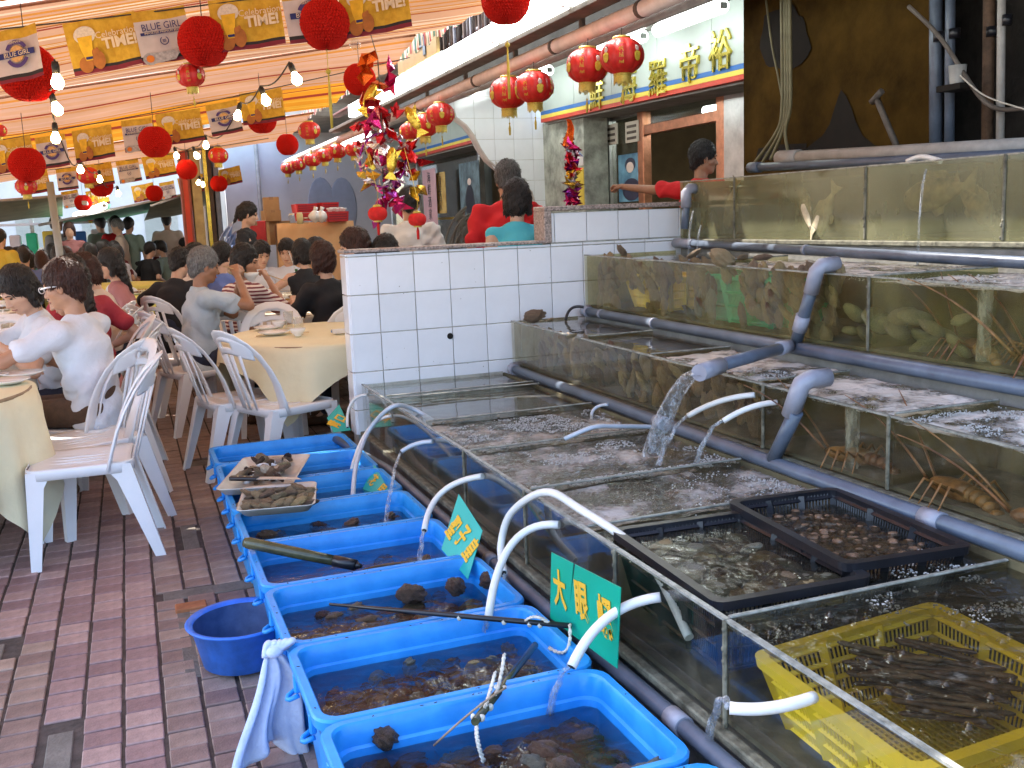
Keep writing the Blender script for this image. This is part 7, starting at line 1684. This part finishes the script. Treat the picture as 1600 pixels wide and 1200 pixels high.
t = empty('poster', 'blue poster with a dark haired figure on the shop window', 'poster', (XD-.035, (a.y+b.y)/2, (a.z+b.z)/2)); w, h = abs(a.y-b.y), b.z-a.z; k = MB(); k.box((0, 0, 0), (.004, w, h)); k.build('sheet', mat('poster_blue', (.05, .20, .42), .35, .5, 5, var2=(.22, .46, .62)), t)
k = MB(); k.ell((-.004, 0, h*.22), (.003, w*.16, h*.12), 12, 8); k.build('printed_face', M_face, t); k = MB(); k.ell((-.0025, 0, h*.27), (.003, w*.22, h*.15), 12, 8); k.ell((-.003, -.02, -h*.25), (.003, w*.38, h*.24), 12, 8); k.build('printed_figure', mat('poster_dark', (.03, .03, .07), .4, .3, 8), t)
for q in [c for c in t.children if 'figure' in c.name]: q['kind'] = 'stuff'
strip_light('added fill tube brightening the dim shop behind the doorway', (6.1, 7.6, 2.50), (6.1, 9.8, 2.50), .06)  # extra tube added to lift the near-black shop interior
# weathered pillar and curved tiled wing wall
t = empty('pillar', 'weathered grey plaster pillar with a yellow notice on it', 'pillar', (4.9, 10.7, 0)); a, b = onx(913, 260, 4.85).y, onx(848, 260, 4.85).y
k = MB(); k.box((5.0, (a+b)/2, 1.27), (.30, b-a, 2.54), .006); W_(t, k, 'shaft', M_wp); k = MB(); p = onx(903, 295, 4.83); k.box((4.845, p.y, p.z), (.006, .26, .46)); W_(t, k, 'notice', mat('notice_yellow', (.66, .48, .05), .6, .15, 8)); k = MB(); p = onx(903, 252, 4.83); k.box((4.845, p.y, p.z), (.006, .22, .10)); W_(t, k, 'small_notice', M_bw)
t = empty('wing_wall', 'white tiled wing wall with a sweeping curved edge', 'wall', (4.5, 11.45, 0)); YW = 11.45
edge_px = [(690, 172), (712, 184), (728, 196), (740, 212), (750, 232), (762, 250), (778, 264), (796, 276), (815, 288), (830, 300), (838, 330), (840, 372)]
E_ = [ony(u, v, YW) for u, v in edge_px]; xr = ony(850, 260, YW).x+.35; zt_ = 3.1
prof_ = [(p.x, p.z) for p in E_]; outl = [(prof_[0][0]-.15, zt_)]+prof_+[(prof_[-1][0], .0), (xr, 0), (xr, zt_)]
k = MB(); V = [(x, YW, z) for x, z in outl]+[(x, YW+.14, z) for x, z in outl]; n = len(outl); k.add(V, [tuple(range(n)), tuple(reversed(range(n, 2*n)))]+[(i, i+n, (i+1) % n+n, (i+1) % n) for i in range(n)]); W_(t, k, 'wall_core', M_grout)
def xedge(z):
    P = sorted(prof_, key=lambda q: q[1])
    if z >= P[-1][1]: return P[-1][0]-.1
    for (x0, z0), (x1, z1) in zip(P[:-1], P[1:]):
        if z0 <= z <= z1: return lerp(x0, x1, (z-z0)/max(1e-6, z1-z0))
    return P[0][0]
ts = .245
for iz in range(12):
    z0 = .15+iz*ts
    for ix in range(9):
        x1 = xr-ix*ts; x0 = x1-ts; q = []
        for (x, z) in ((x0, z0), (x0, z0+ts/2), (x0, z0+ts)): q.append((max(x+.002, xedge(z)+.008), min(z, z0+ts-.003)))
        if min(a_ for a_, _ in q) > x1-.02: continue
        q = [(min(a_, x1-.004), z) for a_, z in q]; pl_ = q+[(x1-.002, z0+ts-.003), (x1-.002, z0+.002)]; k = MB(); n = len(pl_)
        k.add([(x, YW-.007, z) for x, z in pl_]+[(x, YW+.0, z) for x, z in pl_], [tuple(range(n)), *[(i, i+n, (i+1) % n+n, (i+1) % n) for i in range(n)]]); k.f[0] = tuple(k.f[0]); W_(t, k, 'tile', M_tile)
k = MB(); k.tube([(x, YW+.06, z) for x, z in [(prof_[0][0]-.15, zt_)]+prof_], .085, 6, flat=.28, upv=(1, 0, -.6)); W_(t, k, 'curved_trim', mat('pink_trim', (.55, .46, .42), .5, .1, 8))
# farther shop front past the wing wall
t = empty('restaurant', 'farther shop front with glass, posters and a brown doorway behind the foil cluster', 'shop', (5.3, 14.5, 0)); XG = 5.2
k = MB(); k.box((XG+.3, 15.8, 1.27), (.1, 9, 2.54)); W_(t, k, 'back_wall', mat('dim_shop', (.20, .20, .18), .7, .3, 4)); 
a, b = onx(748, 280, XG).y, onx(700, 280, XG).y
for u in (612, 655, 752): k = MB(); y = onx(u, 280, XG).y; k.box((XG, y, 1.25), (.08, .09, 2.5), .006); W_(t, k, 'frame_post', M_st)
k = MB(); a, b = onx(752, 280, XG).y, onx(612, 280, XG).y; k.box((XG+.01, (a+b)/2, 1.25), (.012, abs(b-a), 2.5)); W_(t, k, 'window_glass', M_pane)
k = MB(); a, b = onx(770, 280, XG).y, onx(752, 280, XG).y; k.box((XG+.2, (a+b)/2, 1.2), (.06, b-a, 2.4)); W_(t, k, 'brown_door', mat('brown_door', (.17, .12, .055), .6, .2, 5))
k = MB(); k.box((XG-.03, onx(700, 350, XG).y, 1.46), (.04, 2.4, .04), .004); W_(t, k, 'counter_edge', M_yl)
for lb, u0, u1, v0, v1, m, X in (('tall pink paper banner with brushed writing', 664, 680, 262, 352, mat('pink_paper', (.70, .42, .42), .7, .08, 5), 4.9), ('narrow amber beer poster beside the pink banner', 681, 695, 268, 334, mat('amber_poster', (.70, .34, .03), .6, .4, 6, var2=(.8, .6, .2)), 4.95), ('dark poster with a standing long coated figure', 722, 748, 250, 362, mat('dark_poster', (.05, .09, .12), .5, .6, 5, var2=(.2, .3, .34)), 5.0)):
    a, b = onx(u0, v1, X), onx(u1, v0, X); t = empty('poster', lb, 'poster', (X, (a.y+b.y)/2, (a.z+b.z)/2)); w, h = abs(a.y-b.y), b.z-a.z; k = MB(); k.box((0, 0, 0), (.006, w, h)); k.build('sheet', m, t)
    if 'pink' in lb:
        for i, ch in enumerate('海鮮酒家'): text(ch, .20, M_black, t, frame_m(Vector((-.006, 0, h*.34-i*h*.22)), (0, -1, 0), (0, 0, 1)), .001)
    if 'dark' in lb: k = MB(); k.ell((-.004, 0, h*.22), (.003, w*.10, h*.05), 10, 8); k.build('printed_face', M_face, t); k = MB(); k.ell((-.0035, 0, -h*.1), (.003, w*.24, h*.28), 12, 8); k.build('printed_coat', M_black, t)
# pale end wall, counter and stores
PW = mat('pale_blue_wall', (.66, .68, .72), .8, .08, 2, .1, 20)
t = empty('end_wall', 'pale blue rendered wall at the end of the terrace', 'wall', (4, 18.6, 0)); x0, x1 = ony(352, 300, 18.6).x, ony(560, 300, 18.6).x+.6
k = MB(); k.box(((x0+x1)/2, 18.65, 1.7), (x1-x0, .1, 3.4)); W_(t, k, 'wall_face', PW); k = MB(); p = ony(405, 300, 18.6); k.tube([(p.x, 18.57, .3), (p.x, 18.57, 2.9)], .035, 8); W_(t, k, 'conduit', M_pvcb)
for u in (502, 535): k = MB(); p = ony(u, 303, 18.6); k.ell((p.x, 18.6, p.z-.25), (.26, .012, .55), 16, 10); W_(t, k, 'painted_arch', mat('painted_blue', (.40, .46, .58), .8, .1, 5))
for i, (u0, u1) in enumerate(((286, 301), (303, 318), (324, 336), (338, 346))):
    a, b = ony(u0, 340, 15.6).x, ony(u1, 340, 15.6).x; t = empty('pillar', ['pale red pillar with couplets past the yellow table', 'tan pillar past the yellow table', 'dark pillar left of the stacked blue chairs', 'blue grey pillar nearest the pale wall'][i], 'pillar', ((a+b)/2, 15.6, 0)); k = MB(); k.box((0, 0, 1.4), (b-a, .3, 2.8), .01); k.build('shaft', [mat('red_pillar', (.30, .08, .06), .7, .2, 8), mat('tan_pillar', (.42, .33, .16), .7, .2, 8), mat('dark_pillar', (.06, .035, .025), .6, .3, 8), mat('blue_pillar', (.14, .17, .24), .6, .2, 8)][i], t)
    if i == 2: k = MB(); k.box((-(b-a)*.35, -.155, 1.4), (.05, .02, 2.8)); k.build('gilt_strip', M_gilt, t)
    if i == 0: k = MB(); k.box((0, -.155, 1.9), ((b-a)*.5, .01, 1.4)); k.build('couplet', M_rd, t)
YC_ = 12.6
xa, xb = ony(432, 350, YC_).x, ony(552, 350, YC_).x; zt2 = ony(490, 347, YC_).z
t = empty('service_counter', 'tall service counter draped in an orange cloth', 'counter', ((xa+xb)/2, YC_+.3, 0)); k = MB(); k.box((0, 0, (zt2-.02)/2), (xb-xa-.1, .55, zt2-.02), .01); k.build('counter_body', M_table, t)
k = MB()
def drape(i, j):
    s = j; x = (i-.5)*(xb-xa); z = zt2 if s < .25 else zt2-(s-.25)/.75*1.25; y = lerp(.28, -.30, min(1, s/.25))-.04*max(0, s-.25)*(1+math.sin(i*31))-.02
    return (x*(1+.10*max(0, s-.25)), y, z)
k.grid(drape, 60, 20); k.build('cloth_drape', M_orange_cloth, t)
def crateb(label, u, v, w, h, Y, m, d=.32, name='red_crate', cat='crate', slats=True, group=None):
    p = ony(u, v, Y); t = empty(name, label, cat, (p.x, Y, p.z), random.uniform(-.2, .2), group); W2, H2 = w*depth(p)/F_PX, h*depth(p)/F_PX
    if slats:
        k = MB(); k.loft([rrect(W2*.92, d*.92, .02, 0), rrect(W2, d, .02, H2), rrect(W2-.03, d-.03, .02, H2), rrect(W2*.92-.03, d*.92-.03, .02, .015)], capA=True, capB=True); k.build('shell', m, t)
        for q in range(3): k = MB(); k.box((0, -d*(.46+.013*q)-.002, H2*(.25+.24*q)), (W2*.8, .008, H2*.09)); k.build('slot', M_bm, t)
    else:
        k = MB(); k.box((0, 0, H2/2), (W2, d, H2), .004); k.build('carton', m, t); k = MB(); k.box((0, -d/2-.001, H2*.9), (.05, .002, H2*.2)); k.box((0, 0, H2+.001), (.05, d, .002)); k.build('tape', M_table, t)
    return t
M_redc = mat('red_plastic', (.50, .02, .025), .45, .15, 8); M_card = mat('cardboard', (.42, .29, .15), .85, .12, 10, .15, 60)
for a in (('red crate at the back of the counter, upper left', 476, 332, 34, 13, 13.0), ('red crate at the back of the counter, lower left', 478, 345, 34, 12, 12.9), ('red crate at the back of the counter, upper right', 510, 330, 30, 13, 13.05), ('red crate at the back of the counter, lower right', 512, 344, 30, 13, 12.95)): crateb(*a[:6], M_redc)
crateb('red basket of white bowls at the right of the counter', 527, 346, 34, 15, 12.5, M_redc, name='red_basket', cat='basket')
crateb('upper of two cardboard boxes', 424, 329, 24, 20, 13.6, M_card, slats=False, name='cardboard_box', cat='box'); crateb('lower of two cardboard boxes', 424, 346, 24, 17, 13.6, M_card, slats=False, name='cardboard_box', cat='box'); crateb('wide cardboard box under the two smaller boxes', 434, 382, 34, 36, 13.7, M_card, slats=False, name='cardboard_box', cat='box')
crateb('tall red bin beside the person in black', 402, 380, 30, 34, 13.2, M_redc, slats=False, name='red_bin', cat='bin'); crateb('red tub on the bin beside the cartons', 385, 345, 26, 14, 13.2, M_redc, name='red_crate')
for u, v, w, h, m, lb in ((457, 350, 10, 16, M_glassw, 'clear jar on the counter'), (469, 350, 10, 18, mat('yellow_jar', (.70, .60, .30), .4, .1), 'yellow jar on the counter'), (478, 350, 8, 10, M_glassw, 'short clear jar on the counter')):
    p = ony(u, v, 12.45); r = w*depth(p)/F_PX/2; hh = h*depth(p)/F_PX; t = empty('jar', lb, 'jar', p); k = MB(); k.lathe([(0, 0), (r, 0), (r, hh*.85), (r*.8, hh*.9)], 16); k.build('jar_body', m, t); k = MB(); k.lathe([(r*.85, hh*.88), (r*.85, hh), (0, hh)], 16); k.build('lid', M_bt, t)
for u, v, lb in ((493, 348, 'left white plastic bag knot on the counter'), (503, 348, 'right white plastic bag knot on the counter')):
    p = ony(u, v, 12.4); t = empty('plastic_bag', lb, 'bag', p); k = MB(); k.grid(lambda i, j: (.075*math.cos(2*PI*i)*(math.sin(PI*j*.9+.1))*(1+.15*math.sin(i*40)), .07*math.sin(2*PI*i)*(math.sin(PI*j*.9+.1))*(1+.15*math.cos(i*34)), .15*j), 24, 10); k.build('film', M_china, t); k = MB(); k.tube([(0, 0, .14), (.02, 0, .19)], [.02, .03], 7); k.build('knot', M_china, t)
for k_ in range(5): p = ony(516+k_*5, 331-k_ % 2, 12.5); bowl(p.x, p.y, 'white bowl heaped in the red basket', .05, p.z, group='bowls in the red basket')
# stacked chairs at the back
def stacked(u, Y, n, m, rz, nm, z0, step=.085):
    x = ony(u, 360, Y).x
    for i in range(n):
        c = copy_tree(CH0); c.location = (x+.035*i*math.cos(rz), Y+.035*i*math.sin(rz), z0+step*i); c.rotation_euler = (0, R(3), rz); c['category'] = 'chair'; c['group'] = nm; c['label'] = 'stacked chair in the pile of '+nm
        for ch in c.children: ch.material_slots[0].link = 'OBJECT'; ch.material_slots[0].material = m
M_bluec = mat('blue_chair_plastic', (.16, .26, .52), .35, .1, 6); M_crmc = mat('cream_chair_plastic', (.56, .48, .38), .4, .1, 6)
stacked(350, 12.9, 7, M_bluec, R(185), 'blue chairs by the dark pillar', 0, .10); stacked(372, 12.4, 6, M_crmc, R(190), 'cream chairs behind the person in black', 0, .10); stacked(705, 11.2, 5, mat('brown_grey_chair', (.24, .21, .18), .5, .1), R(150), 'grey chairs inside the far shop window', .35, .08)

# ------------------------------------------------------------------ dark corner at the right: board, posts, cables, pipes
M_brd = mat('brown_board', (.045, .023, .003), .9, .45, 3, .2, 24, var2=(.085, .046, .008), spec=.1); M_soot = mat('soot', (.009, .0055, .003), .95, .3, 9)
XB = 4.2; ya, yb = onx(1162, 120, XB).y, onx(1458, 110, XB).y
t = empty('plywood_board', 'big stained brown board closing off the back of the top tank', 'board', (XB, (ya+yb)/2, 1.3)); k = MB(); k.add([(XB, ya, 1.3), (XB, yb, 1.3), (XB, yb, 3.1), (XB, ya+.25*0+.0, 3.1), (XB+.02, ya, 1.3), (XB+.02, yb, 1.3), (XB+.02, yb, 3.1), (XB+.02, ya, 3.1)], [(0, 3, 2, 1), (4, 5, 6, 7), (0, 4, 7, 3), (1, 2, 6, 5), (2, 3, 7, 6), (0, 1, 5, 4)]); W_(t, k, 'sheet', M_brd)
def stain(pts):
    k = MB(); P = [onx(u, v, XB-.010) for u, v in pts]; n = len(P); k.add([tuple(p) for p in P], [tuple(range(n))]); W_(t, k, 'stain', M_soot)
def rough(c, rx, ry, n=26, amp=.28, sd=1): return [(c[0]+rx*math.cos(a)*(1+amp*mnoise.noise((math.cos(a)*2, math.sin(a)*2, sd))), c[1]+ry*math.sin(a)*(1+amp*mnoise.noise((math.cos(a)*2, math.sin(a)*2, sd+5)))) for a in [2*PI*i/n for i in range(n)]]
stain(rough((1226, 62), 38, 52, sd=2)); stain([(1250, 240), (1268, 225), (1285, 212), (1296, 195), (1302, 175), (1310, 150), (1314, 140), (1322, 150), (1330, 168), (1337, 190), (1348, 212), (1368, 228), (1395, 240)]); stain([(1180, 250), (1185, 232), (1215, 226), (1260, 224), (1260, 250)])
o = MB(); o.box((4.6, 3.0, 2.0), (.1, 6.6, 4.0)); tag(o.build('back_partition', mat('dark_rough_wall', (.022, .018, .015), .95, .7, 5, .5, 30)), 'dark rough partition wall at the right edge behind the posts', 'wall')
o = MB(); o.box((4.0, 2.4, 3.15), (1.9, 7.8, .08)); tag(o.build('lean_to_roof', M_dark), 'unseen dark roof added to keep sky light off the top tanks', 'roof')  # out-of-view slab added to block the sky and keep this corner dark
for i, (u0, v0, u1, v1, X, r, m, lb) in enumerate(((1457, 0, 1465, 228, 4.12, .034, M_pvc, 'left of two grey posts at the edge of the brown board'), (1480, 0, 1486, 228, 4.12, .026, M_pvc, 'right of two grey posts at the edge of the brown board'), (1558, 0, 1566, 222, 4.1, .02, M_pvcb, 'thin pale post near the right edge'), (1540, 20, 1545, 222, 4.3, .03, M_rust, 'dark post behind the thin pale one'))):
    a, b = onx(u0, v0, X), onx(u1, v1, X); b.z = 1.35; a.z = 3.1; t = empty('post', lb, 'post', b); k = MB(); k.tube([b, a], r, 12); W_(t, k, 'shaft', m); k = MB(); k.tube([b+Vector((0, 0, .9)), b+Vector((0, 0, .95))], r*1.15, 12); W_(t, k, 'clip', M_black)
def cable(label, pts, X, r, m):
    P = [onx(u, v, X) for u, v in pts]; t = empty('cable', label, 'cable', P[0]); k = MB(); q = []
    for i in range(len(P)-1):
        a, b, c, d = P[max(i-1, 0)], P[i], P[i+1], P[min(i+2, len(P)-1)]
        q += [.5*((2*b)+(c-a)*s+(2*a-5*b+4*c-d)*s*s+(3*b-a-3*c+d)*s**3) for s in [j/6 for j in range(6)]]
    q.append(P[-1]); k.tube(q, r, 7); W_(t, k, 'sheath', m)
M_cab = mat('olive_cable', (.16, .14, .07), .6, .2, 10)
cable('leftmost of the olive cables, drooping alone', [(1197, 0), (1206, 70), (1216, 120), (1224, 165)], 4.1, .007, M_cab)
for i, (dx, e) in enumerate(((0, (1176, 258)), (5, (1190, 256)), (9, (1204, 250)), (13, (1232, 240)))): cable(['cable of the bundle bending farthest left', 'second cable of the bundle', 'third cable of the bundle', 'cable of the bundle hanging straight down'][i], [(1221+dx, -5), (1222+dx, 90), (1222+dx, 165), (1214+dx, 205), e], 4.02-.012*i, .011, M_cab)
cable('pale twine crossing the dark corner', [(1500, 118), (1540, 150), (1605, 172)], 4.0, .004, M_rope); cable('rope tied diagonally to the posts', [(1420, 10), (1470, 60), (1540, 160), (1600, 170)], 4.05, .012, M_beam)
t = empty('paper_cup', 'white paper cup upside down on a dark ledge', 'cup', onx(1496, 118, 4.05)); k = MB(); k.lathe([(.035, -.045), (.045, .05), (0, .055)], 16); k.build('cup_body', mat('dull_cup', (.35, .34, .32), .6, .2, 9), t); k = MB(); k.box((0, 0, -.06), (.12, .16, .03)); k.build('ledge', M_soot, t)
t = empty('machine', 'dim rusty machinery standing in the dark corner at right', 'machine', (4.35, 3.4, 1.3)); k = MB(); k.box((4.35, 3.4, 1.7), (.3, .5, .7), .03); W_(t, k, 'casing', mat('dim_brown', (.05, .032, .025), .8, .5, 9, .4, 30)); k = MB(); k.tube([(4.2, 3.6, 2.0), (4.2, 3.3, 2.3)], .05, 10); W_(t, k, 'pipe_arm', M_rust); k = MB(); k.tube([(4.17, 3.55, 2.1), (4.16, 3.55, 2.1)], .09, 16); W_(t, k, 'flywheel', M_rust)
t = empty('broken_frame', 'old wooden T-shaped stick leaning against the brown board', 'stick', onx(1380, 160, 4.12)); k = MB(); a, b = onx(1362, 160, 4.1), onx(1378, 142, 4.1); k.tube([a, b], .02, 6); W_(t, k, 'head', M_beam); k = MB(); k.tube([onx(1369, 152, 4.11), onx(1405, 238, 4.05)], .018, 6); W_(t, k, 'shaft', M_beam)
t = empty('stored_pipe', 'thick dusty pipe stored along the back rim of the top tank', 'pipe', (3.4, 3.8, 1.68)); a, b = onx(1218, 247, 3.45), onx(1640, 226, 3.45); k = MB(); k.tube([a, b], .034, 14); W_(t, k, 'pipe_run', M_pvcb); k = MB(); k.tube([a, a.lerp(b, .10)], .041, 14); W_(t, k, 'socket', M_pvcb)
t = empty('stored_pipe', 'thinner grey pipe stored below the dusty one', 'pipe', (3.35, 3.8, 1.64)); a, b = onx(1172, 262, 3.40), onx(1640, 240, 3.40); k = MB(); k.tube([a, b], .024, 12); W_(t, k, 'pipe_run', M_pvc); k = MB(); k.tube([a, a.lerp(b, .05)], .030, 12); W_(t, k, 'socket', M_pvc)
cable('white hose looped on the rim of the top tank', [(1418, 252), (1440, 245), (1470, 252)], 3.12, .012, M_hose)

o = MB(); o.box((3.6, .9, 3.05), (2.2, 4.6, .06)); tag(o.build('lean_to_roof', M_dark), 'unseen dark roof sheet added to block sky over the near tanks', 'roof')  # unseen sheet added to close the sky gap and darken the water's reflections
# ------------------------------------------------------------------ far end of the street
M_green_t = mat('green_tarp', (.05, .30, .13), .7, .2, 3); M_olive_t = mat('olive_tarp', (.20, .20, .11), .8, .3, 3); M_white_f = mat('white_frame', (.66, .68, .70), .6, .1, 6)
def tarp(label, pts, m, sub=8, sag=.15):
    P = [Vector(p) for p in pts]; t = empty('tarpaulin', label, 'tarpaulin', P[0]); k = MB()
    k.grid(lambda i, j: tuple(P[0].lerp(P[1], i).lerp(P[3].lerp(P[2], i), j)-Vector((0, 0, sag*math.sin(PI*i)*math.sin(PI*j)))), sub, sub); W_(t, k, 'sheet', m); k = MB(); k.tube([P[0], P[1]], .02, 6); W_(t, k, 'front_pole', M_pvcb)
def A(u, v, Y): return ony(u, v, Y)
tarp('green tarpaulin roof beyond the aisle', [A(60, 352, 17), A(325, 296, 17), A(300, 315, 26), A(90, 345, 26)], M_green_t)
tarp('pale olive tarpaulin right of the green one', [A(235, 322, 16.6), A(330, 290, 16.6), A(335, 318, 19.5), A(225, 345, 19.5)], M_olive_t)
tarp('olive tarpaulin at the left edge below the strip of sky', [A(-150, 325, 15.5), A(98, 306, 15.5), A(98, 338, 19), A(-150, 352, 19)], M_olive_t)
strip_light('far glowing tube under the green tarpaulin', A(118, 337, 18.5), A(163, 321, 15.5), .05, group='fluorescent strip lights')
t = empty('tent_post', 'grey post standing among the left diners', 'post', (ony(98, 400, 13.0).x, 13.0, 0)); k = MB(); k.tube([(0, 0, 0), (-.05, 0, 2.05)], .042, 12); k.build('shaft', mat('grey_post', (.34, .38, .40), .5, .1, 6), t); k = MB(); k.box((0, 0, .01), (.2, .2, .02)); k.build('base_plate', M_rust, t)
t = empty('market_rack', 'white framed market rack far at the left', 'rack', (ony(50, 355, 20).x, 20, 0)); 
for dx in (-1.3, 0, 1.3): k = MB(); k.box((dx, 0, 1.0), (.06, .06, 2.0)); k.build('upright', M_white_f, t)
for z in (.5, 1.1, 1.65, 1.95): k = MB(); k.box((0, 0, z), (2.7, .4, .04)); k.build('shelf', M_white_f, t)
for q in range(9): k = MB(); k.box((-1.1+.27*q, 0, 1.30), (.18, .25, .34+.05*(q % 3)), .02); k.build('goods', [M_yl, M_bw, M_blue, M_bw, M_grn][q % 5], t)
for i, (x, w, h, c, lb) in enumerate(((-9, 7, 7, (.62, .60, .55), 'cream building far left beyond the tarpaulins'), (-1.5, 7, 6, (.70, .66, .60), 'pale building straight down the street'), (5.2, 5.5, 6.5, (.60, .50, .40), 'tan building at the far right of the street'))):
    t = empty('far_building', lb, 'building', (x, 33, 0)); k = MB(); k.box((0, 0, h/2), (w, 4, h)); k.build('wall', mat('far_wall_%d' % i, c, .8, .1, 2), t)
    for a in range(4):
        for b in range(2): k = MB(); k.box((-w*.36+a*w*.24, -2.02, 1.6+b*2.2), (w*.13, .06, 1.1)); k.build('window', M_pane, t)
    k = MB(); k.box((0, 0, h+.05), (w+.3, 4.3, .12)); k.build('roof', M_conc, t)
